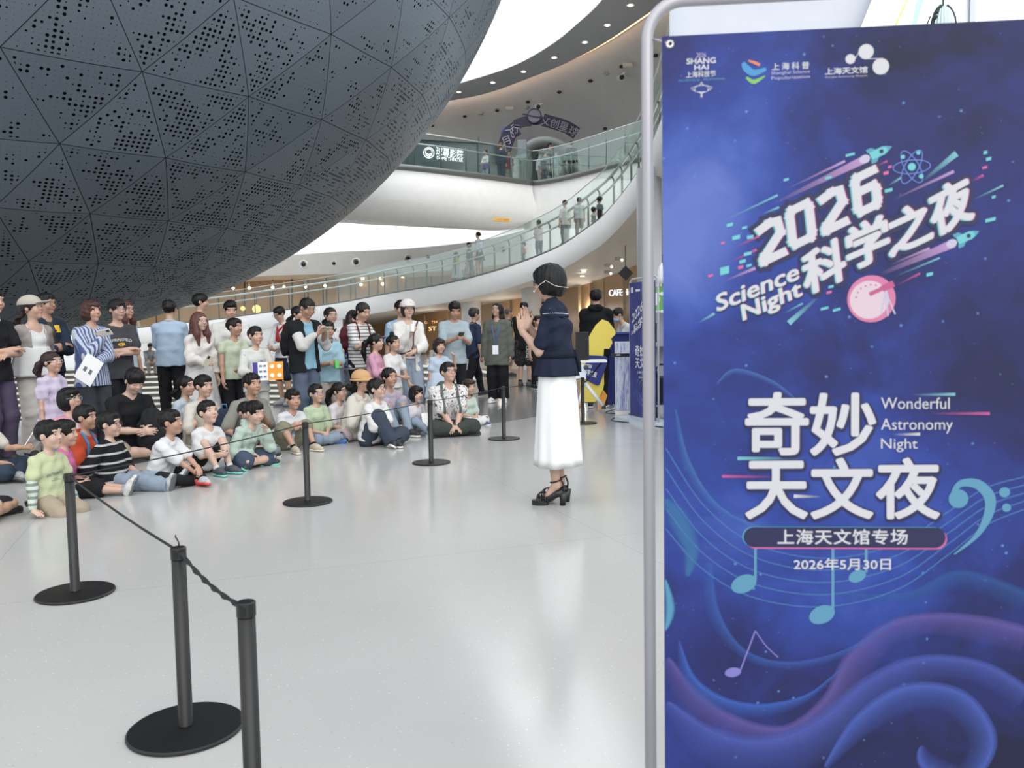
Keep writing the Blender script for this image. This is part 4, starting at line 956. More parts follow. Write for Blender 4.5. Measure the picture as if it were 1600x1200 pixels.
bx('belt', k, (.1, 0, .84), (.36, .006, .05), BLACKM); m = MB(); m.tube([(.28, 0, 0), (.28, 0, .92)], .03, 12); m.build('pole', BLACKM, k); bx('lettering', k, (.02, -.004, .845), (.05, .002, .014), mat((220, 220, 220), .5))
m = MB(); m.lathe((.28, 0, 0), [(.12, 0), (.12, .015), (.03, .02)], 24); m.build('base', BLACKM, k)
# plain yellow cut-out board and the navy sign fixed to it
pm = Plane(gr(930, 643) * np.array([1, 1, 0]), (.97, -.24, 0)); u = pm.uv
k = empty('cutout_board'); k.matrix_world = pm.mat(); tag(k, 'plain yellow cut-out board standing behind the speaker with a navy sign', 'cutout board')
YEL = mat((226, 206, 92), .5)
out_ = [(941, 499), (951, 503), (961, 516), (962, 522), (955, 529), (957, 536), (952, 545), (944, 545), (943, 556), (944, 600), (941, 616), (930, 628), (914, 628), (907, 616), (907, 575), (912, 545), (921, 525), (931, 508)]
flat(k, 'board', *poly([u(x, y) for x, y in out_][::-1]), YEL, 0, .02)
flat(k, 'edge', *poly([(np.array(u(x, y)) - u(934, 565)) * 1.022 + u(934, 565) for x, y in out_][::-1]), mat((56, 46, 30), .5), -.006, .005)
for pts_ in (((905, 634), (910, 634), (912, 612), (906, 610)), ((936, 642), (944, 634), (949, 618), (942, 608), (936, 622))): flat(k, 'foot', *poly([u(x, y) for x, y in pts_]), mat((226, 150, 60), .5), .002, .018)
for x0, y0 in ((915, 642), (934, 640)): flat(k, 'support', *poly([u(x0, y0), u(x0 + 3, y0), u(x0 + 3, y0 - 16), u(x0, y0 - 16)]), mat((200, 206, 208), .3), -.03, .02)
sg = flat(k, 'sign', *poly([u(x, y) for x, y in ((912, 590), (921, 596), (933, 602), (937, 601), (950, 566), (950, 559), (946, 556), (921, 555), (917, 560))]), mat((34, 46, 120), .45), .03, .012)
quad_text(sg, 'lettering', '科学之夜', u(912.5, 583.5), u(932, 590), u(914.5, 575), WH2, .045, .02)
quad_text(sg, 'lettering', '2026', u(916, 574), u(925, 575), u(917, 568.5), WH2, .045, .02)
# little white stand with a black speaker on it
ps = gr(915, 655); k = empty('folding_stand', (ps[0], ps[1], 0)); tag(k, 'white folding stand with crossed legs beside the white skirt', 'stand')
R = np.array([[math.cos(.12), 0, math.sin(.12)], [0, 1, 0], [-math.sin(.12), 0, math.cos(.12)]])
q = lambda x, y: at(x, y, ps[1]) - ps
bx('shelf', k, (q(898, 565) + q(947, 563)) / 2, (.42, .3, .03), mat((226, 228, 230), .4))
m = MB(); a, b = q(914, 598), q(942, 634); m.tube([(a[0], -.02, a[2]), (b[0], -.02, b[2])], .025, 8); m.build('leg', mat((222, 224, 226), .4), k)
m = MB(); m.tube([(q(905, 566)[0], .05, q(905, 566)[2]), (a[0], .0, a[2]), (q(942, 565)[0], .03, q(942, 565)[2])], .014, 8); m.build('strut', BLACKM, k)
m = MB(); m.tube([(a[0], .03, a[2]), (q(897, 640)[0], .03, .01)], .02, 8); m.build('leg', mat((222, 224, 226), .4), k)
bx('foot_cap', k, (b[0] + .01, -.02, max(b[2] - .02, .02)), (.05, .05, .04), BLACKM)
flat_ = bx('banner_skirt', k, (q(905, 580) + (-.02, -.12, 0)), (.2, .006, .2), mat((214, 220, 232), .5))
m = MB(); cc = q(914, 573); m.ball((cc[0], -.16, cc[2]), (.034, .01, .034)); m.build('logo_disc', mat((60, 66, 76), .5), k)
w = at(910, 563, ps[1]); k = empty('loudspeaker', w + H(.012)); tag(k, 'black box loudspeaker on the white folding stand behind the presenter', 'loudspeaker')
bx('cabinet', k, (0, 0, .185), (.165, .2, .37), mat((26, 27, 30), .6)); bx('grille', k, (0, -.102, .185), (.145, .006, .35), mat((34, 35, 38), .8))
# green poster, monitor, grey booth, cart
pb_ = at(1040, 640, 12.8); k = empty('display_booth', (pb_[0] + .3, 12.8, 0)); tag(k, 'pale grey display booth mostly hidden by the event banner', 'booth')
bx('body', k, (0, .3, .75), (1.1, .5, 1.5), mat((172, 174, 184), .5)); bx('counter_top', k, (0, .1, .92), (1.2, .6, .03), mat((80, 82, 88), .4)); bx('plinth', k, (0, .3, .04), (1.0, .46, .08), BLACKM)
for lab, mm, zc, hh in (('sheet', mat((104, 176, 76), .5), 0, 0),):
    a, b = at(1020, 489, 12.6), at(1075, 447, 12.6); g = empty('green_poster', ((a[0] + b[0]) / 2, 12.62, a[2])); tag(g, 'green poster with white scalloped edge beside the silver pole', 'poster')
    bx('sheet', g, (0, 0, (b[2] - a[2]) / 2), (b[0] - a[0], .02, b[2] - a[2]), mm)
    m = MB()
    for i in range(9): m.ball((-.24 + i * .06, -.012, (b[2] - a[2]) * .72), (.034, .004, .03), n=10)
    for i in range(9): m.ball((-.24 + i * .06, -.012, .02), (.03, .004, .024), n=10)
    m.build('white_border', mat((236, 240, 236), .5), g)
    m = MB(); m.ball((-.22, -.012, .2), (.07, .004, .09), n=14); m.build('white_print', mat((230, 236, 230), .5), g)
    bx('pole', g, (0, .03, -.4), (.03, .03, 1.1), STEEL); 
a = at(1031, 428, 12.5); g = empty('paper_cone', a); tag(g, 'slim white paper cut-out standing above the green poster', 'ornament')
m = MB(); m.tube([(0, 0, -.14), (0, 0, -.06), (.01, 0, .06), (.03, 0, .16)], [.05, .06, .045, .008], 12); m.build('paper', mat((232, 232, 232), .6), g)
m = MB(); m.tube([(0, 0, -.2), (0, 0, -.12)], .01, 8); m.build('stick', STEEL, g)
a = at(1014, 520, 11.8); g = empty('monitor', a); tag(g, 'small black-framed monitor seen between silver pole and event banner', 'monitor')
bx('frame', g, (0, 0, 0), (.21, .03, .27), BLACKM); bx('screen', g, (-.012, -.017, 0), (.17, .004, .23), mat((214, 222, 230), .2, emit=.35)); bx('stand', g, (0, .03, -.135 - (a[2] - .135) / 2), (.05, .05, a[2] - .135), BLACKM); bx('foot', g, (0, .03, .01 - a[2]), (.2, .16, .02), BLACKM)
a = gr(1028, 657); g = empty('folding_cart', (a[0] + .25, a[1] + .25, 0)); tag(g, 'black fabric folding wagon with rubber wheels behind the event banner', 'cart')
bx('basket', g, (0, 0, .40), (.6, .5, .32), mat((28, 29, 33), .8)); bx('frame', g, (0, 0, .22), (.64, .52, .03), mat((60, 62, 66), .4, .5))
for sx in (-1, 1):
    for sy in (-1, 1):
        m = MB(); m.tube([(sx * .27 - .03, sy * .22, .09), (sx * .27 + .03, sy * .22, .09)], .09, 20); w_ = m.build('wheel', BLACKM, g)
        m = MB(); m.tube([(sx * .27 - .034, sy * .22, .09), (sx * .27 + .034, sy * .22, .09)], .03, 12); m.build('hub', STEEL, w_)
m = MB(); m.tube([(-.25, -.2, .56), (-.27, -.22, .68), (-.22, -.22, .74), (-.1, -.22, .74), (-.08, -.22, .66)], .014, 8); m.build('handle', BLACKM, g)
# cables on the floor
for lab, pts in (('thin black cable looping from the display panel over the floor', [(983, 645), (968, 647), (948, 646), (950, 643), (963, 640)]), ('black cable lying along the foot of the edge-on banner', [(1036, 668), (1010, 665), (985, 661), (958, 658), (957, 655), (966, 651)]), ('pale cable coiled beside the yellow cut-out board', [(946, 636), (953, 631), (960, 634), (958, 640), (947, 641)])):
    m = MB(); m.tube(catmull([gr(*q_) + H(.006) for q_ in pts], 40), .006, 6); tag(m.build('cable', BLACKM if 'pale' not in lab else mat((220, 220, 220), .5)), lab, 'cable')
# lettering on the cafe front
pw = Plane(at(968, 457, 26.6), (1, -.75, 0)); u = pw.uv
k = empty('cafe_sign'); k.matrix_world = pw.mat(); tag(k, 'glowing white CAFE lettering high on the brown wall beside the second banner', 'sign')
quad_text(k, 'lettering', 'CAFE:HA', u(955, 463), u(990, 461), u(955, 453), GLOW, .1, .05, .05); bx('mount', k, (u(970, 458)[0], u(970, 458)[1], .05), (.6, .05, .05), DARKST)
pw = Plane(at(680, 512, 37.9), (1, -.25, 0)); u = pw.uv
k = empty('shop_sign'); k.matrix_world = pw.mat(); tag(k, 'faint orange ST lettering on the brown cafe wall behind the woman in the white cap', 'sign')
OR_ = mat((236, 176, 120), .5, emit=.25); quad_text(k, 'lettering', 'ST', u(671, 517), u(683, 516.5), u(671, 510.5), OR_, .08, .03, .03); quad_text(k, 'lettering', 'G   TH', u(664, 506), u(684, 505), u(664, 502), OR_, .08, .03, .03)
p = at(977.5, 427, 24); k = empty('hanging_sign', p); tag(k, 'small black diamond sign hanging above the second banner', 'sign')
bx('plate', k, (0, 0, 0), (.3, .04, .3), BLACKM, np.array([[.707, 0, .707], [0, 1, 0], [-.707, 0, .707]])); m = MB(); m.tube([(0, 0, .2), (0, 0, .8)], .012, 6); m.build('rod', DARKST, k)
# ================================================================ PEOPLE: smooth solid figures from distance fields
f32 = np.float32
def smin(a, b, k):
    h = np.clip(.5 + .5 * (b - a) / k, 0, 1); return b * (1 - h) + a * h - k * h * (1 - h)
class G:
    """a block of space; shapes are added (smoothly), cut away, then skinned as one closed surface"""
    def __init__(s, lo, hi, h):
        s.lo, s.h = np.asarray(lo, float), h; n = np.ceil((np.asarray(hi) - s.lo) / h).astype(int) + 1
        s.n = n; s.V = np.full(n, .5, f32); s.ax = [(s.lo[i] + h * np.arange(n[i])).astype(f32) for i in range(3)]
    def blk(s, lo, hi):
        a = np.clip(np.floor((np.asarray(lo) - s.lo) / s.h).astype(int), 0, s.n); b = np.clip(np.ceil((np.asarray(hi) - s.lo) / s.h).astype(int) + 1, 0, s.n)
        if (b <= a).any(): return None, None
        sl = tuple(slice(i, j) for i, j in zip(a, b))
        return sl, (s.ax[0][sl[0]][:, None, None], s.ax[1][sl[1]][None, :, None], s.ax[2][sl[2]][None, None, :])
    def add(s, lo, hi, fn, k=.02, op='u'):
        p = k + 2.5 * s.h; sl, P = s.blk(np.asarray(lo) - p, np.asarray(hi) + p)
        if sl is None: return
        d = fn(P).astype(f32)
        s.V[sl] = smin(s.V[sl], d, k) if op == 'u' else -smin(-s.V[sl], d, k)      # 'c' cuts the shape away
    def cap(s, a, b, r1, r2, k=.02, op='u'):
        a, b = np.asarray(a, float), np.asarray(b, float); ab = b - a; L = ab @ ab + 1e-9; R = max(r1, r2)
        def fn(P):
            q = [P[i] - f32(a[i]) for i in range(3)]
            t = np.clip((q[0] * f32(ab[0]) + q[1] * f32(ab[1]) + q[2] * f32(ab[2])) / f32(L), 0, 1)
            return np.sqrt(sum((q[i] - t * f32(ab[i])) ** 2 for i in range(3))) - (r1 + (r2 - r1) * t)
        s.add(np.minimum(a, b) - R, np.maximum(a, b) + R, fn, k, op)
    def chain(s, pts, rr, k=.02):
        for i in range(len(pts) - 1): s.cap(pts[i], pts[i + 1], rr[i], rr[i + 1], k)
    def ell(s, c, r, R=None, k=.02, op='u'):
        c = np.asarray(c, float); r = np.asarray(r, float); R = np.eye(3) if R is None else np.asarray(R, float)
        e = np.sqrt(((R * r) ** 2).sum(1))
        def fn(P):
            q = [P[i] - f32(c[i]) for i in range(3)]
            l = [(q[0] * f32(R[0, j]) + q[1] * f32(R[1, j]) + q[2] * f32(R[2, j])) for j in range(3)]
            a = np.sqrt(sum((l[j] / f32(r[j])) ** 2 for j in range(3))); b = np.sqrt(sum((l[j] / f32(r[j] ** 2)) ** 2 for j in range(3)))
            return a * (a - 1) / np.maximum(b, 1e-6)
        s.add(c - e, c + e, fn, k, op)
    def loft(s, C, S, Fv, A, B, k=.03):
        """rings at C with half widths A along S and half depths B along Fv"""
        for i in range(len(C) - 1):
            a, b = np.asarray(C[i], float), np.asarray(C[i + 1], float); ab = b - a; L = ab @ ab; R = max(A[i], A[i + 1], B[i], B[i + 1])
            s0, f0 = S[i] + S[i + 1], Fv[i] + Fv[i + 1]; s0 = s0 / np.linalg.norm(s0); f0 = f0 / np.linalg.norm(f0); w0 = ab / math.sqrt(L)
            def fn(P, a=a, ab=ab, i=i, s0=s0, f0=f0, w0=w0, L=L):
                q = [P[j] - f32(a[j]) for j in range(3)]
                t = np.clip(sum(q[j] * f32(ab[j]) for j in range(3)) / f32(L), 0, 1)
                q = [q[j] - t * f32(ab[j]) for j in range(3)]
                u = sum(q[j] * f32(s0[j]) for j in range(3)); v = sum(q[j] * f32(f0[j]) for j in range(3)); w = sum(q[j] * f32(w0[j]) for j in range(3))
                aa = A[i] + (A[i + 1] - A[i]) * t; bb = B[i] + (B[i + 1] - B[i]) * t
                m = np.minimum(aa, bb); g = np.sqrt((u / aa) ** 2 + (v / bb) ** 2 + (w / (m * .6)) ** 2); g2 = np.sqrt((u / aa ** 2) ** 2 + (v / bb ** 2) ** 2 + (w / (m * .6) ** 2) ** 2)
                return g * (g - 1) / np.maximum(g2, 1e-6)
            s.add(np.minimum(a, b) - R, np.maximum(a, b) + R, fn, k)
    def plane(s, p, n, lo=None, hi=None, k=.004):
        """cuts away everything on the side of p that n points to"""
        p, n = np.asarray(p, float), np.asarray(n, float) / np.linalg.norm(n)
        sl, P = s.blk(s.lo if lo is None else lo, s.lo + s.n * s.h if hi is None else hi)
        if sl is None: return
        d = sum((P[i] - f32(p[i])) * f32(n[i]) for i in range(3)); s.V[sl] = np.maximum(s.V[sl], d)
    def wrinkle(s, amp, wl, seed, zs=1.0):
        r = np.random.RandomState(seed)
        for _ in range(4):
            d = r.normal(size=3); d[2] *= zs; d /= np.linalg.norm(d); k = 2 * math.pi / (wl * r.uniform(.7, 1.6)); ph = r.uniform(0, 6.3)
            s.V += (amp * np.sin(k * (d[0] * s.ax[0][:, None, None] + d[1] * s.ax[1][None, :, None] + d[2] * s.ax[2][None, None, :]) + ph)).astype(f32)
    def mesh(s, name, mats):
        V = s.V; V[0], V[-1] = .5, .5; V[:, 0], V[:, -1] = .5, .5; V[:, :, 0], V[:, :, -1] = .5, .5
        S = V < 0; n = np.array(V.shape)
        c = np.zeros(n - 1, np.int8)
        for i in (0, 1):
            for j in (0, 1):
                for k in (0, 1): c += S[i:n[0] - 1 + i, j:n[1] - 1 + j, k:n[2] - 1 + k]
        I = np.argwhere((c > 0) & (c < 8))
        if not len(I): return None
        idx = np.full(n - 1, -1, np.int32); idx[I[:, 0], I[:, 1], I[:, 2]] = np.arange(len(I))
        acc = np.zeros((len(I), 3)); cnt = np.zeros(len(I))
        for ax in range(3):
            o1, o2 = [q for q in range(3) if q != ax]
            for a in (0, 1):
                for b in (0, 1):
                    p = I.copy(); p[:, o1] += a; p[:, o2] += b; q = p.copy(); q[:, ax] += 1
                    v0, v1 = V[p[:, 0], p[:, 1], p[:, 2]], V[q[:, 0], q[:, 1], q[:, 2]]
                    m = (v0 < 0) != (v1 < 0); t = v0[m] / (v0[m] - v1[m])
                    pos = p[m].astype(float); pos[:, ax] += t; acc[m] += pos; cnt[m] += 1
        v = acc / cnt[:, None] * s.h + s.lo
        qs = []
        for ax in range(3):
            o1, o2 = (ax + 1) % 3, (ax + 2) % 3
            sa = [slice(None)] * 3; sb = [slice(None)] * 3; sa[ax] = slice(0, -1); sb[ax] = slice(1, None)
            A_, B_ = S[tuple(sa)], S[tuple(sb)]
            for flip, msk in ((False, A_ & ~B_), (True, ~A_ & B_)):
                e = np.argwhere(msk)
                if not len(e): continue
                def cell(d1, d2):
                    r = e.copy(); r[:, o1] -= d1; r[:, o2] -= d2; return idx[r[:, 0], r[:, 1], r[:, 2]]
                q = np.stack([cell(1, 1), cell(0, 1), cell(0, 0), cell(1, 0)], 1)
                qs.append(q[:, ::-1] if flip else q)
        f = np.concatenate(qs); f = f[(f >= 0).all(1)]
        return mk_mesh(name, v, f, True, mats)
    def value(s, p):
        i = np.clip(np.round((np.asarray(p) - s.lo) / s.h).astype(int), 0, s.n - 1); return s.V[i[..., 0], i[..., 1], i[..., 2]]

def rotz(a): c, s = math.cos(a), math.sin(a); return np.array([[c, -s, 0], [s, c, 0], [0, 0, 1.]])
def rotx(a): c, s = math.cos(a), math.sin(a); return np.array([[1, 0, 0], [0, c, -s], [0, s, c.real]])
def roty(a): c, s = math.cos(a), math.sin(a); return np.array([[c, 0, s], [0, 1, 0], [-s, 0, c]])
def unit(v): v = np.asarray(v, float); return v / (np.linalg.norm(v) + 1e-9)
def ik(a, b, l1, l2, pole):
    """joint between root a and target b; returns (joint, end)"""
    a, b = np.asarray(a, float), np.asarray(b, float); d = b - a; L = np.linalg.norm(d); u = d / (L + 1e-9)
    L2 = min(max(L, abs(l1 - l2) * 1.05 + .02), (l1 + l2) * .998)
    b = a + u * L2; x = (l1 * l1 - l2 * l2 + L2 * L2) / (2 * L2); h = math.sqrt(max(l1 * l1 - x * x, 0))
    p = np.asarray(pole, float); p = p - u * (p @ u); p = unit(p)
    return a + u * x + p * h, b

ARM = {  # wrist (out, forward, up) from the base of the neck, elbow pole
    'down': ((.24, .03, -.66), (.3, -.8, 0)), 'downf': ((.22, .12, -.64), (.4, -.8, 0)),
    'cross': ((-.05, .215, -.31), (.9, -.2, -.5)), 'cross2': ((-.05, .165, -.27), (.9, -.2, -.5)),
    'phone': ((.05, .33, -.20), (.5, -.2, -1)), 'phonelow': ((.05, .31, -.33), (.5, -.3, -1)),
    'book': ((.15, .32, -.33), (.6, -.2, -1)), 'chin': ((.03, .19, -.08), (.2, .4, -1)), 'eye': ((.04, .29, .12), (.3, .4, -1)),
    'chest': ((.02, .24, -.20), (.5, 0, -1)), 'up': ((.20, .30, .02), (.4, -.1, -1)), 'clap': ((.03, .34, -.02), (.4, -.1, -1)),
    'hip': ((.2, .1, -.5), (1, -.5, 0)), 'belly': ((.0, .25, -.38), (.7, -.2, -.6)), 'back': ((.12, -.2, -.55), (.6, -.6, 0)), 'side': ((.3, .14, -.56), (.5, -.6, 0)),
}
HANDP = {'cross': dict(d=(-1, -.45, .1), n=(0, -1, -.1), curl=.45), 'cross2': dict(d=(-1, -.3, -.25), n=(0, -1, 0), curl=.5), 'chin': dict(d=(-.2, -.25, 1), n=(-.3, -1, 0), curl=.9), 'eye': dict(d=(-.25, -.5, 1), n=(-.2, -1, -.3), curl=.35),
    'phone': dict(d=(-.25, .6, .6), n=(-.9, -.3, .2), curl=.8), 'phonelow': dict(d=(-.3, .8, .35), n=(-.7, 0, .6), curl=.8), 'book': dict(d=(-.1, .8, .6), n=(-1, 0, .2), curl=.7), 'up': dict(d=(0, .2, 1), n=(-.5, 1, 0), curl=.15),
    'floor': dict(d=(.1, 1, -.1), n=(0, 0, -1), curl=.1), 'knee': dict(d=(-.4, .8, -.5), n=(0, -.4, -1), curl=.5), 'shin': dict(d=(-1, .2, -.1), n=(0, -1, 0), curl=.6), 'lap': dict(d=(-.8, .6, 0), n=(0, 0, -1), curl=.5), 'ankle': dict(d=(-.6, .7, -.4), n=(0, -.3, -1), curl=.7), 'kneex': dict(d=(-.9, .5, -.3), n=(0, -.3, -1), curl=.4), 'belly': dict(d=(-1, .1, 0), n=(0, -1, 0), curl=.5)}
LEG = {  # ankle (out, forward, height above the floor), knee pole (out, forward, up), foot direction (out, forward, up), sole normal
    'stand': ((.095, .0, .075), (.1, 1, 0), (.2, 1, 0), (0, 0, 1)),
    'walkf': ((.08, .22, .085), (.05, 1, 0), (.1, 1, .1), (0, 0, 1)), 'walkb': ((.08, -.26, .11), (.05, 1, 0), (.1, 1, -.25), (0, .25, 1)),
    'cross': ((-.16, .33, .075), (1, .35, .12), (-.75, .6, .0), (.45, .2, .8)), 'crossf': ((-.12, .45, .075), (1, .4, .2), (-.7, .7, .1), (.5, .2, .8)),
    'hug': ((.10, .42, .075), (.15, .4, 1), (.15, 1, 0), (0, 0, 1)), 'hugw': ((.17, .50, .075), (.3, .4, 1), (.2, 1, 0), (0, 0, 1)),
    'kneel': ((.09, -.02, .07), (.1, 1, -.17), (.05, -1, 0), (0, 0, -1)),
    'out': ((.12, .80, .07), (.1, .2, 1), (.25, .35, .9), (0, -.9, .4)), 'outx': ((-.03, .78, .09), (.2, .2, 1), (.1, .45, .9), (0, -.9, .4)),
    'sole': ((.05, .60, .08), (.5, .3, .9), (.35, .5, .75), (0, -.8, .5)),
    'seat': ((.11, .42, .075), (.1, 1, .6), (.1, 1, 0), (0, 0, 1)),
}
SKIN = [(218, 176, 152), (224, 184, 162), (206, 162, 138), (230, 194, 174)]
ALB = .66                                  # cloth and skin reflect a little less than their picture value
def soft(c, k=.18):
    m = sum(c[:3]) / 3; return tuple(v + (m - v) * k for v in c[:3])
def alb(c): L = lin(c); return tuple(v * ALB for v in L[:3]) + (1,)
def skin_mat(c):
    k = ('skin', c)
    if k not in _mc:
        t = NT('skin'); o = t.obj(); at_ = t.n('ShaderNodeAttribute'); at_.attribute_name = 'blush'
        L = alb(c); c0 = t.mix(t.noise(o, 9, 3), tuple(v * .94 for v in L[:3]) + (1,), L)
        t.l(t.mix(at_.outputs['Fac'], c0, alb((196, 112, 104))), t.b.inputs['Base Color'])
        t.set(t.b, Roughness=.5, Subsurface_Weight=.0); _mc[k] = t.m
    return _mc[k]
def hair_mat(c):
    k = ('hair', c)
    if k not in _mc:
        t = NT('hair'); o = t.obj(); mp = t.n('ShaderNodeMapping'); t.l(o, mp.inputs[0]); mp.inputs['Scale'].default_value = (1, 1, .18)
        n = t.noise(mp.outputs[0], 150, 3, .6); L = lin(c)
        t.l(t.mix(n, tuple(v * .55 for v in L[:3]) + (1,), tuple(min(1, v * 1.35 + .001) for v in L[:3]) + (1,)), t.b.inputs['Base Color']); t.set(t.b, Roughness=.45); t.b.inputs['Specular IOR Level'].default_value = .28
        t.bump(n, .5, .006); _mc[k] = t.m
    return _mc[k]
def cloth(c, kind=None, c2=None, p=.05):
    """woven cloth: plain, 'h' / 'v' stripes, 'floral', 'camo', 'patch' prints, 'denim'"""
    k = ('cloth', tuple(c), kind, c2, p)
    if k in _mc: return _mc[k]
    t = NT('cloth'); o = t.obj(); L = alb(soft(c)); c2 = soft(c2) if c2 else c2; wv = t.math('ADD', t.math('MULTIPLY', t.noise(o, 260, 2), .12), t.noise(o, 13, 3, .5, .8))
    base = t.mix(t.noise(o, 5, 3), tuple(v * .95 for v in L[:3]) + (1,), tuple(min(1, v * 1.03) for v in L[:3]) + (1,))
    if kind in ('h', 'v', 'hh'):
        sp = t.n('ShaderNodeSeparateXYZ'); t.l(o, sp.inputs[0])
        q = sp.outputs[2] if kind != 'v' else t.math('ADD', sp.outputs[0], t.math('MULTIPLY', sp.outputs[1], .3))
        q = t.math('ADD', q, t.math('MULTIPLY', t.noise(o, 6, 2), .15 * p))
        m = t.math('LESS_THAN', t.math('FRACT', t.math('MULTIPLY', q, 1 / p)), .22 if kind == 'hh' else .45); base = t.mix(m, base, alb(c2))
    elif kind in ('floral', 'camo', 'patch'):
        vo = t.noise(o, {'floral': 26, 'camo': 20, 'patch': 9}[kind], 4, .6, .8)
        m = t.math('GREATER_THAN', vo, {'floral': .585, 'camo': .5, 'patch': .6}[kind]); base = t.mix(m, base, alb(c2))
        if kind == 'floral': base = t.mix(t.math('GREATER_THAN', t.noise(o, 21, 3, .6, 1.1), .65), base, alb((140, 60, 60)))
    elif kind == 'denim': base = t.mix(t.math('MULTIPLY', t.noise(o, 3.2, 3), .8), base, alb(soft(c2 or (150, 175, 200))))
    t.l(base, t.b.inputs['Base Color']); t.set(t.b, Roughness=.85); t.b.inputs['Specular IOR Level'].default_value = .2; t.bump(wv, .55, .012)
    _mc[k] = t.m; return t.m

HEAD = dict(c=(0, .035, .12), r=(.345, .43, .385))
def head_field(g, C, R, hh):
    """skull, jaw, nose, ears, lips in head units (1 = chin to crown); face looks along -y"""
    T = lambda p: C + R @ (np.asarray(p, float) * hh)
    def E(c, r, k=.05, op='u'): g.ell(T(c), np.asarray(r) * hh, R, k * hh, op)
    E(HEAD['c'], HEAD['r']); E((0, -.10, -.16), (.262, .30, .32), .10); g.cap(T((0, -.25, -.38)), T((0, -.27, -.40)), .105 * hh, .10 * hh, .10 * hh)
    for sx in (-1, 1):
        E((sx * .16, -.27, -.13), (.125, .12, .14), .08); E((sx * .15, -.46, .035), (.085, .07, .05), .05, 'c'); E((sx * .345, .03, -.02), (.042, .078, .118), .03)
        g.cap(T((sx * .045, -.435, -.10)), T((sx * .05, -.43, -.10)), .035 * hh, .035 * hh, .03 * hh)
    g.cap(T((0, -.385, .06)), T((0, -.455, -.095)), .032 * hh, .045 * hh, .045 * hh)
    E((0, -.395, -.225), (.10, .04, .028), .03); E((0, -.39, -.265), (.085, .04, .03), .025)
    E((0, -.34, .17), (.26, .06, .05), .06)
def hand(g, w, d, n, s, curl=.5, side=1, spread=.035, h=.008):
    """palm, four unequal bent fingers and a thumb; d = pointing direction, n = palm normal"""
    d = unit(d); n = np.asarray(n, float); n = unit(n - d * (n @ d)); x = np.cross(d, n) * side     # x points to the thumb side
    R = np.stack([x, d, n], 1); r0 = max(.0082 * s, h * .82)
    g.ell(w + d * .045 * s, (.040 * s, .052 * s, max(.016 * s, h * 1.3)), R, .012)
    g.cap(w - d * .01 * s, w + d * .03 * s, .025 * s, .026 * s, .015)
    for q, (off, L) in enumerate(((.030, .070), (.010, .078), (-.011, .072), (-.030, .056))):
        b = w + d * (.082 - .006 * abs(q - 1)) * s + x * off * s; dd = unit(d + x * off * spread * 12); a1 = curl * .9
        p1 = b + (dd * math.cos(a1) + n * math.sin(a1)) * L * .5 * s; a2 = a1 + curl * 1.25
        p2 = p1 + (dd * math.cos(a2) + n * math.sin(a2)) * L * .32 * s; a3 = a2 + curl * .8
        p3 = p2 + (dd * math.cos(a3) + n * math.sin(a3)) * L * .22 * s
        g.chain([b - d * .02 * s, b, p1, p2, p3], [r0 * 1.1, r0 * 1.1, r0, r0 * .95, r0 * .85], .004)
    b = w + d * .025 * s + x * .032 * s; p1 = b + (x * .75 + d * .65 + n * .25 * curl) * .034 * s; p2 = p1 + unit(x * .25 + d + n * (.2 + curl * .7)) * .034 * s
    g.chain([b - x * .012 * s, b, p1, p2], [r0 * 1.45, r0 * 1.35, r0 * 1.15, r0 * .95], .008)
_hs = {}
def face_y(x, z):
    """depth of the face surface (head units) at x, z"""
    if 'g' not in _hs:
        g = G((-.6, -.7, -.7), (.6, .7, .7), .02); head_field(g, np.zeros(3), np.eye(3), 1.0); _hs['g'] = g
    g = _hs['g']; ys = np.arange(-.68, 0, .005); v = g.value(np.stack([np.full_like(ys, x), ys, np.full_like(ys, z)], 1)); k = np.argmax(v < 0); return ys[k]

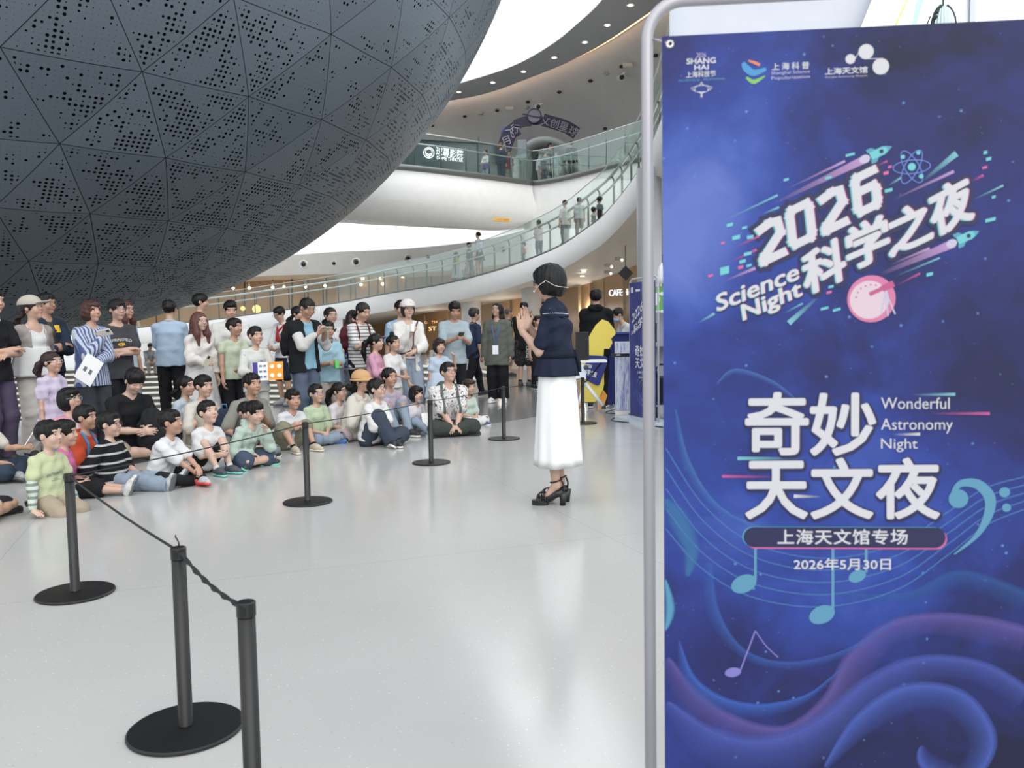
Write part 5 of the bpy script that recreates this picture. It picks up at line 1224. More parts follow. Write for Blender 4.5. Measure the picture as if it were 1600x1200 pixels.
def person(sp, dry=False):
    """builds one person as an Empty with a continuous body and separate clothes, hair and shoes"""
    P = lambda k, d=None: sp.get(k, d)
    H_ = sp['H']; s = H_ / 1.7; cf = min(max((1.62 - H_) / .6, 0), 1); w = P('w', 1.0); h = P('h', .009); fem = P('fem', 0)
    hh = (.228 - .030 * cf) * P('hs', 1.0) if H_ > 1.0 else .19
    hipz = H_ * (.52 - .03 * cf); shz = H_ - hh - .045 * s; Tl = shz - hipz
    shw = (.168 - .016 * fem) * s * w * (1 - .04 * cf); hipw = .088 * s
    ua, fa, th, sk = .172 * H_, .148 * H_, .243 * H_ * (1 - .06 * cf), .238 * H_ * (1 - .06 * cf)
    pose = P('pose', 'stand'); lean = math.radians(P('lean', 0)); curve = math.radians(P('curve', 8)); side = math.radians(P('side', 0)); tw = math.radians(P('twist', 0))
    hz = hipz if pose == 'stand' else P('hz', {'kneel': .17, 'seat': .45}.get(pose, .095)) * (s if pose != 'seat' else 1)
    X0 = np.array([1., 0, 0])
    def tdir(a): return unit([math.sin(side), -math.sin(a) * math.cos(side), math.cos(a) * math.cos(side)])
    d1, d2, d3 = tdir(lean - curve * .4), tdir(lean + curve * .3), tdir(lean + curve)
    P0 = np.array([0, 0, hz]); P1 = P0 + d1 * Tl * .32; P2 = P1 + d2 * Tl * .40; P3 = P2 + d3 * Tl * .28
    Rt = rotz(tw)
    def frame(d, tws):
        x = rotz(tw * tws) @ X0; x = unit(x - d * (x @ d)); return x, unit(np.cross(x, d))     # side, forward(-y) = x cross up
    fr = [frame(d1, 0), frame(d1, .3), frame(d2, .8), frame(d3, 1)]
    S_ = [q[0] for q in fr]; F_ = [q[1] for q in fr]
    xs, fw_ = fr[3]
    NB = P3                                            # neck base
    L_, R_ = {}, {}
    limb = {}
    for nm, sg in (('L', 1), ('R', -1)):
        sh = NB + xs * sg * shw - d3 * .062 * s
        spec = P('arm' + nm, P('arms', 'down'))
        if isinstance(spec, str): spec = ARM.get(spec, spec)
        hip = P0 + S_[0] * sg * hipw
        lg = P('leg' + nm, P('legs', {'stand': 'stand', 'seat': 'seat', 'kneel': 'kneel', 'hug': 'hug', 'cross': 'cross', 'out': 'out'}.get(pose, 'stand')))
        lg = LEG[lg] if isinstance(lg, str) else lg
        an, kp, fd, fnrm = lg
        V = lambda q: np.array([sg * q[0], -q[1], q[2]], float)
        ank = V((an[0] * s, an[1] * s, an[2] * s))
        if pose == 'seat': ank[2] = P('footz', 0) + .075 * s
        kn, ank = ik(hip, ank, th, sk, V(kp))
        limb[nm] = dict(sh=sh, hip=hip, kn=kn, an=ank, fd=unit(V(fd)), fn=unit(V(fnrm)), sg=sg, aspec=spec)
    for nm, sg in (('L', 1), ('R', -1)):
        q = limb[nm]; spec = q['aspec']; sh = q['sh']
        def B(o): return xs * sg * o[0] * s + fw_ * o[1] * s + np.array([0, 0, 1.]) * o[2] * s
        pole = (.5, -.3, -.8)
        if isinstance(spec, str):
            oth = limb['R' if nm == 'L' else 'L']
            kn, an = q['kn'], q['an']
            tgt = {'knee': kn + (0, -.02, .065 * s), 'shin': (kn * .45 + an * .55) + (-sg * .10 * s, -.06 * s, .03), 'ankle': an + (0, .0, .09 * s), 'floor': np.array([sg * .30 * s, -.12 * s, .045]), 'floorb': np.array([sg * .32 * s, .2 * s, .045]),
                   'lap': (P0 + (0, -.28 * s, .10 * s) + (sg * .05 * s, 0, 0)), 'kneex': kn * .6 + oth['kn'] * .4 + (0, -.08 * s, .05 * s), 'thigh': q['hip'] * .35 + kn * .65 + (0, 0, .085 * s)}[spec]
            if spec == 'floor': pole = (.5, -.4, 0)
        else:
            tgt = NB + B(spec[0]); pole = spec[1]
        el, wr = ik(sh, tgt, ua, fa, B(pole)); q['el'], q['wr'] = el, wr
    # head
    hy, hp, hr = math.radians(P('hy', 0)), math.radians(P('hp', 0)), math.radians(P('hr', 0))
    RH = rotz(tw + hy) @ rotx(hp) @ roty(hr)
    up = RH @ np.array([0, 0, 1.])
    HC = NB + d3 * .035 * s + unit(d3 + up) * .02 * s + up * hh * .52 + (RH @ np.array([0, -.06, 0])) * hh
    if dry: return HC + up * hh * .535
    # grid extent
    pts = [P0, P1, P2, P3, HC] + [limb[n][k] for n in 'LR' for k in ('sh', 'el', 'wr', 'kn', 'an')]
    pad = .22 * max(s, .75); LO, HI = np.min(pts, 0) - pad, np.max(pts, 0) + pad
    LO[2] = max(LO[2], -.03) if pose != 'seat' else LO[2]
    root = empty(P('name', 'person'), sp['pos'], sp['yaw'])
    tag(root, sp['label'], 'person', P('group'))
    skm = skin_mat(SKIN[P('skin', 0)])
    rnd = int(abs(sp['pos'][0] * 731 + sp['pos'][1] * 377 + H_ * 91)) % 9999
    # ---------- body
    wa, wb = w, .5 + .5 * w
    TA = np.array([.150, .128 - .012 * fem, .150, .105]) * s * wa; TB = np.array([.100, .088, .105, .065]) * s * wb
    g = G(LO, HI, h)
    g.loft([P0 - d1 * .02, P1, P2, NB - d3 * .035 * s], S_, F_, TA, TB)
    g.cap(NB - d3 * .05 * s, HC - up * hh * .25, .050 * s * wb, .047 * s, .025)
    head_field(g, HC, RH, hh)
    for nm in 'LR':
        q = limb[nm]; sg = q['sg']
        g.cap(NB - d3 * .015 * s + xs * sg * .03 * s, q['sh'], .046 * s, .043 * s, .03)
        m = q['el'] * .55 + q['wr'] * .45
        g.chain([q['sh'], q['el'], m, q['wr']], np.array([.043, .036, .034, .025]) * s * wb, .015)
        ca = q['kn'] * .68 + q['an'] * .32 + (0, 0, 0)
        g.chain([q['hip'], q['kn'], ca, q['an']], np.array([.078, .052, .050, .033]) * s * wb, .02)
        g.cap(q['an'], q['an'] + q['fd'] * .11 * s - q['fn'] * .045 * s, .032 * s, .024 * s, .02)
        hd = P('hand' + nm, HANDP.get(q['aspec'] if isinstance(q['aspec'], str) else '', {})); dirn = unit(q['wr'] - q['el'])
        def B(o): return xs * sg * o[0] + fw_ * o[1] + np.array([0, 0, 1.]) * o[2]
        hdir = unit(B(hd['d'])) if 'd' in hd else dirn
        nrm = B(hd.get('n', (-1, .15, -.1)))
        if abs(unit(nrm) @ hdir) > .93: nrm = B((0, -.3, -1))
        hand(g, q['wr'], hdir, nrm, .95 * s + .06 * cf, hd.get('curl', .45), -sg, h=h)
    me = g.mesh('body', [skm]); bo_ = link('body', me, root)
    n = len(me.vertices); co = np.zeros(n * 3); me.vertices.foreach_get('co', co); co = co.reshape(-1, 3); lc = ((co - HC) @ RH) / hh
    gau = lambda c, r: np.exp(-(((lc - c) / r) ** 2).sum(1))
    bl = 1.15 * gau((0, -.43, -.245), (.085, .06, .034)) + .22 * (gau((.18, -.36, -.10), (.12, .12, .10)) + gau((-.18, -.36, -.10), (.12, .12, .10))) + .2 * gau((0, -.50, -.08), (.06, .06, .06))
    a = me.attributes.new('blush', 'FLOAT', 'POINT'); a.data.foreach_set('value', np.clip(bl, 0, .85).astype(f32))
    # ---------- eyes, brows
    T = lambda p: HC + RH @ (np.asarray(p, float) * hh)
    lidc = P('lid', 0.)
    if P('face', 1):
        wht, drk = mat((226, 222, 216), .3), mat((24, 18, 16), .3)
        for sx in (-1, 1):
            y = face_y(sx * .155, .02); m = MB()
            def ball(c, r, mi):
                k = MB(); k.ball((0, 0, 0), r, mi, 8); m.add([T(np.asarray(v) + c) for v in k.v], k.f, mi, True)
            if lidc < .5:
                ball((sx * .155, y + .02, .02), (.075, .035, .030), 0); ball((sx * .155, y + .008, .02), (.034, .034, .032), 1)
            ball((sx * .158, y + .014, .046 if lidc < .5 else .008), (.082, .034, .011), 1)
            m.build('eye', [wht, drk], root)
            m = MB(); yb = face_y(sx * .16, .125)
            m.tube([T((sx * .07, yb - .004, .122)), T((sx * .15, yb - .004, .138)), T((sx * .25, yb + .05, .125))], np.array([.012, .016, .008]) * hh, 6)
            m.build('eyebrow', hair_mat(P('hairc', (12, 10, 11))), root)
        if P('glasses'):
            gc = mat(P('glasses') if isinstance(P('glasses'), tuple) else (40, 40, 44), .35, .4); m = MB(); rad = .098
            for sx in (-1, 1):
                c = (sx * .155, -.455, .01); m.tube([T((c[0] + rad * math.cos(t), c[1] + .03 * abs(math.cos(t)) * (1 if math.cos(t) * sx > 0 else 0), c[2] + rad * .85 * math.sin(t))) for t in np.linspace(0, 2 * math.pi, 21)], .0017, 5, cap=False)
                m.tube([T((sx * .25, -.425, .035)), T((sx * .34, -.2, .045)), T((sx * .355, .05, .03))], .0017, 5)
            m.tube([T((-.06, -.465, .03)), T((0, -.475, .04)), T((.06, -.465, .03))], .0017, 5); gl = m.build('glasses', gc, root)
            if P('lens', 1):
                for sx in (-1, 1):
                    n_ = 16; m = MB(); m.add([T((sx * .155 + rad * math.cos(2 * math.pi * q / n_), -.452, .01 + rad * .85 * math.sin(2 * math.pi * q / n_))) for q in range(n_)], [tuple(range(n_))])
                    m.build('lens', LENS, gl)
        if P('mask'):
            gm = G(HC - hh, HC + hh, h * .8); gm.ell(T((0, -.26, -.22)), np.array([.28, .25, .2]) * hh, RH); o = gm.mesh('face_mask', [mat((150, 190, 226), .7)]); link('face_mask', o, root)
    # ---------- hair
    st = P('hair', 'short')
    if st:
        ext = P('hairlen', .5); g = G(np.minimum(HC, NB) - (.20, .24, .12 + ext * (st in ('long', 'pony', 'low'))), HC + (.22, .24, .22), max(h * .8, .0055))
        E = lambda c, r, k=.05, op='u': g.ell(T(c), np.asarray(r) * hh, RH, k * hh, op)
        vol = P('vol', 1.0)
        E((0, .05, .145), (.385 * vol, .455 * vol, .40 * vol))
        fz = P('fringe', .22)                       # lower edge of the fringe on the forehead
        if st in ('short', 'buzz'):
            if st == 'short': E((0, -.12, .36), (.29, .28, .16), .1); E((.08, .1, .4), (.25, .28, .15), .1)
            g.plane(T((0, -.2, -.02)), RH @ np.array([0, -.62, -.8])); E((0, -.50, fz - .42), (.315, .40, .42), .03, 'c'); g.plane(T((0, .1, -.30)), RH @ np.array([0, .05, -1.]))
            for sx in (-1, 1): E((sx * .38, -.02, -.10), (.12, .14, .20), .04, 'c')
        elif st == 'bob':
            E((0, .07, -.06), np.array([.42, .44, .46]) * vol, .08); E((0, -.16, .30), (.33, .30, .17), .1)
            g.plane(T((0, 0, P('bobz', -.34))), RH @ np.array([0, P('bobtilt', .0), -1.])); E((0, -.52, fz - .47), (P('fcx', .34), P('fcy', .44), .46), .03, 'c')
        else:
            g.plane(T((0, -.15, -.05)), RH @ np.array([0, -.62, -.8])); E((0, -.52, fz - .44), (.325, .42, .44), .03, 'c')
            if st == 'long':
                dn = np.array([0, 0, -1.]); bk = unit(RH @ np.array([0, 1., 0])); sd = RH @ X0; b0 = T((0, .22, .0))
                for q, wd in ((-.24, .055), (-.12, .065), (0, .07), (.12, .065), (.24, .055)):
                    a0 = T((q, .20 - abs(q) * .25, .02)); g.chain([a0, a0 + dn * ext * .5 + bk * .015, a0 + dn * ext + bk * .0 + sd * q * .06], [wd * .9, wd, wd * .35], .03)
                if P('front', 1):
                    for sx in (-1, 1): a0 = T((sx * .33, -.06, .0)); g.chain([a0, a0 + dn * ext * .45 - bk * .03, a0 + dn * ext * .85 - bk * .05], [.034, .036, .014], .035)
                E((0, .06, -.05), (.40, .42, .40), .06); E((0, -.55, fz - .47), (.29, .46, .48), .03, 'c')
            elif st in ('pony', 'low'):
                z = .12 if st == 'pony' else -.18; a0 = T((0, .46, z)); bk = RH @ np.array([0, 1., 0]); dn = np.array([0, 0, -1.])
                g.chain([a0, a0 + bk * .05 + dn * .04, a0 + bk * .07 + dn * ext * .5, a0 + bk * .04 + dn * ext], [.026, .036, .036, .01], .015)
            elif st in ('bun', 'topknot'):
                c = (0, .44, .0) if st == 'bun' else (0, .10, .60); E(c, (.16, .15, .14), .03)
            g.plane(T((0, .1, -.36)), RH @ np.array([0, .05, -1.]), T((0, 0, 0)) - .13, T((0, 0, 0)) + .13) if st in ('pony', 'low', 'bun', 'topknot', 'tied') else None
        if P('cap'): g.plane(T((0, 0, .26)), up)
        g.wrinkle(.0013 * hh / .22, .035, rnd, .15)
        o = g.mesh('hair', [hair_mat(P('hairc', (12, 10, 11)))])
        if o: link('hair', o, root)
    cap = P('cap')
    if cap:
        g = G(HC - .25, HC + .27, max(h * .8, .006)); E = lambda c, r, k=.05, op='u': g.ell(T(c), np.asarray(r) * hh, RH, k * hh, op)
        if cap[0] == 'cap':
            E((0, .05, .20), (.46, .53, .44)); g.plane(T((0, 0, .17)), RH @ np.array([0, .12, -1.])); E((0, -.56, .19), (.31, .36, .05), .02)
        elif cap[0] == 'cloche':
            E((0, .05, .22), (.46, .52, .43)); g.plane(T((0, 0, .06)), RH @ np.array([0, .1, -1.])); E((0, -.08, .10), (.60, .74, .10), .05)
        o = g.mesh('cap', [cap[1]]); link('cap', o, root)
        if cap[0] == 'cap':
            m = MB(); k_ = MB(); k_.ball((0, 0, 0), (.05, .03, .045), 0, 8); m.add([T(np.asarray(v) + (.06, -.40, .38)) for v in k_.v], k_.f, 0, True); m.build('cap_emblem', cap[2] if len(cap) > 2 else mat((150, 130, 110), .6), root)
        else:
            m = MB(); m.tube([T((.475 * math.cos(t), .06 + .535 * math.sin(t), .16)) for t in np.linspace(0, 2 * math.pi, 30)], .006, 6, cap=False); m.build('hat_band', mat((60, 44, 34), .6), root)
    # ---------- clothes
    def top(name, m, sleeve, t=.012, hem=.06, neck=.0, open_=0, wid=1.0, seed=0, wr=.0020, cut=None, vneck=0):
        g = G(LO, HI, h)
        if pose != 'stand': hem = -.02
        C = [P0 - d1 * hem * s, P1, P2, NB - d3 * .045 * s]
        A = TA * np.array([wid * 1.04, wid * 1.12, 1.04, 1.06]) + t + np.array([.020, .010, 0, 0]); B_ = TB * np.array([wid * 1.04, wid * 1.10, 1.02, 1.06]) + t + np.array([.020, .010, 0, 0])
        g.loft(C, S_, F_, A, B_)
        for nm in 'LR':
            q = limb[nm]; sg = q['sg']
            g.cap(NB - d3 * .028 * s + xs * sg * .045 * s, q['sh'], .046 * s + t * .5, .043 * s + t * .75, .03)
            if sleeve > 0:
                rs, re = (.044 * s + t * .85) * wb, (.041 * s + t * 1.25) * wb; f = min(sleeve / .54, 1.)
                tip = q['sh'] + (q['el'] - q['sh']) * f; g.cap(q['sh'], tip + unit(q['el'] - q['sh']) * .02, rs, rs + (re - rs) * f + (.006 if sleeve < .54 else 0), .015)
                if sleeve < .54: g.plane(tip, q['el'] - q['sh'], tip - .09, tip + .09) if False else None
                if sleeve > .54:
                    f2 = (sleeve - .54) / .46; tip = q['el'] + (q['wr'] - q['el']) * f2; g.cap(q['el'], tip, re, (.032 * s + t * .9) * wb, .015)
            else: pass
        if open_:
            def fn(Pp):
                u = sum((Pp[i] - f32(NB[i])) * f32(xs[i]) for i in range(3)); v = sum((Pp[i] - f32(NB[i])) * f32(fw_[i]) for i in range(3)); z = sum((Pp[i] - f32(NB[i])) * f32(d2[i]) for i in range(3))
                return np.maximum(np.abs(u) - f32(open_ * s) + z * .03, .02 - v)
            lo_, hi_ = NB - .4 * s, NB + .3 * s; lo_[2] = LO[2]; g.add(lo_, hi_, fn, .006, 'c')
        g.cap(NB + d3 * .02 * s + fw_ * (.015 + neck * .5) * s, NB + d3 * .09 * s + fw_ * .02 * s, (.062 + neck) * s, (.09 + neck) * s, .006, 'c')
        if vneck: g.cap(NB + fw_ * .09 * s, NB + fw_ * .13 * s - d3 * vneck * s, .04 * s, .006, .006, 'c')
        g.plane(P0 - d1 * hem * s, -d1, None, None) if pose == 'stand' else None
        if wr: g.wrinkle(wr, .11 * max(s, .7), rnd + seed)
        if cut: cut(g)
        me = g.mesh(name, [m]); o = link(name, me, root); return o, g
    def legs_(name, m, length=1.0, t=.012, flare=0., wr=.0016, seed=5, wz=.8):
        g = G(LO, HI, h)
        g.loft([P0 - d1 * .03 * s, P0 + d1 * .05 * s, P1], S_[:3], F_[:3], TA[:3] + min(t * .5, .007), TB[:3] + min(t * .5, .007))
        pw_ = P0 + (P1 - P0) * wz; g.plane(pw_, d1, pw_ - .25, pw_ + .25)
        for nm in 'LR':
            q = limb[nm]; r0, r1, r2 = .086 * s * wb + t, .067 * s * wb + t + flare * .4, .042 * s * wb + t + flare
            if length <= .5:
                tip = q['hip'] + (q['kn'] - q['hip']) * (length / .5); g.cap(q['hip'], tip, r0, r0 + (r1 - r0) * length / .5 + .012, .02)
            else:
                g.cap(q['hip'], q['kn'], r0, r1, .02); f = (length - .5) / .5; tip = q['kn'] + (q['an'] - q['kn']) * f * .97; g.cap(q['kn'], tip, r1, r1 + (r2 - r1) * f, .02)
                e = unit(q['an'] - q['kn']); g.plane(tip + e * .012, e, tip - .10 * s, tip + .10 * s)
        if wr: g.wrinkle(wr, .10 * max(s, .7), rnd + seed)
        me = g.mesh(name, [m]); return link(name, me, root), g
    def skirt(name, m, z0, z1, r0, r1, fold=.012, nf=9, sh=(0, 0)):
        """hangs from height fraction z0 to z1 of the standing figure"""
        n, rws = 72, 14; v = []
        for i in range(rws):
            t = i / (rws - 1); z = H_ * (z0 + (z1 - z0) * t)
            for k in range(n):
                a = 2 * math.pi * k / n; r = r0 + (r1 - r0) * t ** .7; r *= 1 + fold * 8 * t * (math.sin(nf * a + rnd) * .6 + math.sin((nf - 4) * a + 1.3) * .4)
                v.append((r * math.cos(a) * 1.0 + sh[0] * t, r * math.sin(a) * .78 + sh[1] * t, z))
        f = [(i * n + k, (i + 1) * n + k, (i + 1) * n + (k + 1) % n, i * n + (k + 1) % n) for i in range(rws - 1) for k in range(n)]
        b = len(v); v += [(x * .97, y * .97, z + .004) for x, y, z in v[-n:]]; f += [((rws - 1) * n + k, b + k, b + (k + 1) % n, (rws - 1) * n + (k + 1) % n) for k in range(n)] + [tuple(range(n)), ]
        return link(name, mk_mesh(name, v, f, True, [m]), root)
    K = dict(root=root, HC=HC, RH=RH, hh=hh, NB=NB, xs=xs, fw=fw_, d3=d3, limb=limb, s=s, T=T, P0=P0, P1=P1, P2=P2)
    tops = []
    for c in P('wear', ()):
        k = c[0]; kw = dict(c[-1]) if isinstance(c[-1], dict) else {}
        if k in ('shirt', 'jacket', 'vest', 'cardigan', 'hoodie', 'camisole', 'blouse', 'tunic'):
            o, g = top(k if k != 'tunic' else 'shirt', c[1], c[2], **kw); tops.append((o, g))
            if k == 'hoodie':
                gh = G(NB - .25, NB + .25, h); gh.chain([NB + xs * .09 * s - fw_ * .02 * s, NB + xs * .05 * s - fw_ * .09 * s, NB - xs * .05 * s - fw_ * .09 * s, NB - xs * .09 * s - fw_ * .02 * s], np.array([.03, .045, .045, .03]) * s, .03); gh.wrinkle(.003, .06, rnd)
                link('hood', gh.mesh('hood', [c[1]]), o)
        elif k in ('trousers', 'shorts', 'leggings', 'jeans'):
            legs_(k, c[1], c[2], **kw)
        elif k == 'skirt': skirt('skirt' if len(c) < 8 else c[7], c[1], *c[2:6], **kw)
        elif k == 'collar':
            m = MB(); ring = [NB + d3 * .022 * s + xs * .062 * s * math.cos(t) + fw_ * (.008 + .056 * math.sin(t)) * s - d3 * .03 * s * max(math.sin(t), 0) for t in np.linspace(-4.1, .95, 22)]
            m.tube(ring, .014 * s, 6); m.build('collar', c[1], root)
        elif k == 'sock':
            m = MB()
            for nm in 'LR': q = limb[nm]; e = q['kn'] - q['an']; m2_ = MB(); m2_.tube([q['an'] - q['fn'] * .01, q['an'] + e * .16], [.041 * s, .042 * s], 14); m2_.build('sock', c[1], root)
    # ---------- shoes
    shoe = P('shoe', ((40, 40, 42), (225, 225, 222)))
    if shoe:
        up_m, so_m = mat(shoe[0], .6), mat(shoe[1], .5)
        for nm in 'LR':
            q = limb[nm]; f, n_ = q['fd'], q['fn']; n_ = unit(n_ - f * (n_ @ f)); b = np.cross(f, n_); a0 = q['an'] - n_ * .068 * s; R3 = np.stack([f, b, n_], 1)
            lo_, hi_ = a0 - .24 * s, a0 + .24 * s; hs_ = max(h * .85, .0055); g = G(lo_, hi_, hs_)
            def TT(x, y, z): return a0 + (f * x + b * y + n_ * z) * s
            g.chain([TT(-.05, 0, .045), TT(.05, 0, .045), TT(.15, 0, .036)], np.array([.040, .042, .036]) * s, .03)
            g.cap(TT(-.02, 0, .075), TT(.07, 0, .058), .037 * s, .032 * s, .03); g.plane(TT(0, 0, .014), -n_)
            o = link('shoe', g.mesh('shoe', [up_m]), root)
            def fn(Pp):
                l = [sum((Pp[i] - f32(a0[i])) * f32(R3[i, j]) for i in range(3)) / f32(s) for j in range(3)]
                t = np.clip(l[0], -.05, .145); rr = .044 + .004 * np.sin((t + .05) * 16)
                return np.maximum(np.sqrt((l[0] - t) ** 2 + l[1] ** 2) - rr, np.abs(l[2] - .012) - .0135) * f32(s)
            g = G(lo_, hi_, hs_); g.add(lo_, hi_, fn, .004)
            o2 = g.mesh('sole', [so_m]); 
            if o2: link('sole', o2, o)
            if P('laces', 1) and shoe[0] != shoe[1]:
                m = MB()
                for x in (.045, .065, .085): m.tube([TT(x, -.026, .062 - (x - .045) * .25), TT(x, 0, .094 - (x - .045) * .5), TT(x, .026, .062 - (x - .045) * .25)], .0035 * s, 5)
                m.build('laces', so_m, o)
    K['tops'] = tops
    return K
LENS = glass_mat('spectacle_lens', (.96, .97, 1, 1), .03, .05)
def chest_print(K, txt, m, wid, z, size=1., dx=0., lines=None):
    """lettering laid onto the front of a shirt"""
    from mathutils.bvhtree import BVHTree
    o, g = K['tops'][-1]; me = o.data
    bv = BVHTree.FromPolygons([v.co for v in me.vertices], [p.vertices[:] for p in me.polygons])
    NB, xs, fw_, d3, s = K['NB'], K['xs'], K['fw'], K['d3'], K['s']
    V_, F2 = [], []
    for t_, w_, z_, hgt, arc in (lines or [(txt, wid, z, wid * .2, 0)]):
        v, f = text_shape(t_, 0) if isinstance(t_, str) else t_
        b = len(V_)
        for a, c in v:
            u = (a - .5) * w_; zz = z_ + c * hgt - arc * (2 * a - 1) ** 2
            p = NB + xs * (u + dx) * s + d3 * zz * s + fw_ * .5; hit = bv.ray_cast(Vector(p), Vector(-fw_))
            q = np.array(hit[0]) if hit[0] is not None else p - fw_ * .38; V_.append(q + fw_ * .0035)
        F2 += [tuple(i + b for i in q) for q in f]
    return link('chest_print', mk_mesh('chest_print', V_, F2, False, [m]), o)
DBG = 0
# ================================================================ WHO IS WHERE
def yaw_of(p, yaw): return math.atan2(-p[0], p[1]) + math.radians(yaw)
def hres(d): return .0062 if d < 7.6 else .0072 if d < 9.2 else .0082 if d < 10.8 else .0095 if d < 14 else .013 if d < 19 else .018
def fit(sp, p, z, yaw, tx, ty):
    """slide and scale a figure until the crown of its head is seen where the picture has it"""
    p = np.array([p[0], p[1], z], float); sp['H'] = 1.5 if 'H' not in sp else sp['H']
    for _ in range(9):
        sp['pos'] = tuple(p); sp['yaw'] = yaw_of(p, yaw); t = p + rotz(sp['yaw']) @ person(sp, True); g_ = at(tx, ty, t[1])
        p[0] += g_[0] - t[0]; sp['H'] *= ((g_[2] - z) / (t[2] - z)) ** .9
    sp['pos'] = tuple(p); sp['yaw'] = yaw_of(p, yaw)
    if DBG: print('FIT %.2f d%.1f %s' % (sp['H'], p[1], sp['label']))
    return person(sp)
def stand(label, px, top, foot=None, depth=None, yaw=0, group='visitors standing behind the seated audience', z=0., dh=0., **kw):
    p = gr(px, foot) if foot else at(px, 500, depth)
    return fit(dict(label=label, group=group, h=kw.pop('h', hres(p[1])), **kw), p, z, yaw, px, top)
def sit(label, px, py, tx, ty, yaw=50, pose='cross', group='audience seated on the floor', **kw):
    p = gr(px, py)
    return fit(dict(label=label, group=group, pose=pose, lean=kw.pop('lean', 6), h=kw.pop('h', hres(p[1])), **kw), p, 0., yaw, tx, ty)
def world(K, p):
    return np.array(K['root'].matrix_basis @ Vector(p)) if K['root'].matrix_basis != Matrix.Identity(4) else np.array(p)
def W(K, p):
    r = K['root']; return np.array(Matrix.Translation(r.location) @ Matrix.Rotation(r.rotation_euler[2], 4, 'Z') @ Vector(p))
def Wd(K, v): return np.array(Matrix.Rotation(K['root'].rotation_euler[2], 3, 'Z') @ Vector(v))
def slab(name, label, cat, c, ax, ay, size, m, th=.008, parts=(), group=None):
    """thin held thing: centre, width direction, height direction"""
    ax, ay = unit(ax), np.asarray(ay, float); ay = unit(ay - ax * (ay @ ax)); az = np.cross(ax, ay)
    root = empty(name); mm = Matrix.Identity(4)
    for i in range(3): mm[i][0], mm[i][1], mm[i][2], mm[i][3] = ax[i], ay[i], az[i], c[i]
    root.matrix_world = mm; tag(root, label, cat, group)
    for nm, cx, cy, sx, sy, z, mt in ((('case' if name == 'phone' else 'sheet' if name == 'paper' else 'body'), 0, 0, 1, 1, 0, m),) + tuple(parts):
        q = MB(); q.box((cx * size[0], cy * size[1], z), (sx * size[0], sy * size[1], th if z == 0 else .003)); q.build(nm, mt, root)
    return root
def phone(K, label, mid, up=(0, 0, 1), face=None, m=None, wide=False):
    c = W(K, mid); f = Wd(K, -K['fw'] if face is None else face); u_ = np.asarray(up, float) * .9 + f * -.5
    ax = np.cross(u_, f); sz = (.155, .078) if wide else (.078, .155)
    if wide: pass
    return slab('phone', label, 'phone', c, ax, u_, sz, m or mat((196, 196, 200), .35, .2), .009, (('screen', 0, 0, .9, .94, .0055, mat((30, 34, 44), .12)), ('camera_bump', .22, .32, .34, .24, -.006, mat((60, 60, 66), .25))), None)
def between(K, f=.04, up=.02): L_, R_ = K['limb']['L']['wr'], K['limb']['R']['wr']; return (L_ + R_) / 2 + K['fw'] * f + np.array([0, 0, up])
def backpack(label, c, yaw, w, h, d, m, m2, tilt=0., straps=True):
    root = empty('backpack', c, yaw); root.rotation_euler = (tilt, 0, yaw); tag(root, label, 'backpack')
    g = G((-w, -d * 1.4, -.05), (w, d * 1.6, h * 1.3), .009); g.ell((0, 0, h * .45), (w * .52, d * .5, h * .58)); g.ell((0, 0, h * .25), (w * .5, d * .55, h * .34), None, .06); g.plane((0, 0, 0), (0, 0, -1)); g.wrinkle(.004, .1, 3)
    link('bag', g.mesh('bag', [m]), root)
    g = G((-w, -d * 1.6, -.05), (w, d, h), .009); g.ell((0, -d * .42, h * .3), (w * .36, d * .22, h * .24)); g.wrinkle(.003, .07, 4); link('pocket', g.mesh('pocket', [m2]), root)
    q = MB(); q.tube([(-.03, 0, h * 1.0), (-.02, 0, h * 1.1), (.02, 0, h * 1.1), (.03, 0, h * 1.0)], .008, 8); q.build('handle', m2, root)
    if straps:
        for sx in (-1, 1): q = MB(); q.tube([(sx * w * .28, d * .42, h * .92), (sx * w * .36, d * .8, h * .7), (sx * w * .36, d * .7, h * .3), (sx * w * .3, d * .4, h * .12)], .014, 8); q.build('strap', m2, root)
    return root
def straps(K, m, label, w=.017):
    """shoulder straps of a worn backpack, laid over the shirt"""
    from mathutils.bvhtree import BVHTree
    o, g = K['tops'][-1]; bv = BVHTree.FromPolygons([v.co for v in o.data.vertices], [p.vertices[:] for p in o.data.polygons])
    NB, xs, fw_, d3, s = K['NB'], K['xs'], K['fw'], K['d3'], K['s']; root = empty('backpack'); root.location = K['root'].location; root.rotation_euler = K['root'].rotation_euler
    tag(root, label, 'backpack')
    for sx in (-1, 1):
        pts = []
        for z in (-.34, -.26, -.18, -.1, -.05):
            p = NB + xs * sx * (.10 + (.03 if z < -.3 else 0)) * s + d3 * z * s + fw_ * .6; h = bv.ray_cast(Vector(p), Vector(-fw_)); pts.append((np.array(h[0]) if h[0] else p - fw_ * .45) + fw_ * .006)
        p = NB + xs * sx * .095 * s + d3 * .5; h = bv.ray_cast(Vector(p), Vector(-d3)); pts.append((np.array(h[0]) if h[0] else NB + xs * sx * .1) + d3 * .008)
        pts.append(NB + xs * sx * .09 * s - fw_ * .13 * s - d3 * .1 * s); q = MB(); q.tube(catmull(pts, 24), w * s, 8); q.build('strap', m, root)
    q = MB(); c = NB - fw_ * .22 * s - d3 * .24 * s; q2 = G(c - .28, c + .28, .011); q2.ell(c, (.14 * s, .09 * s, .2 * s)); q2.wrinkle(.004, .1, 2); link('bag', q2.mesh('bag', [m]), root)
    return root
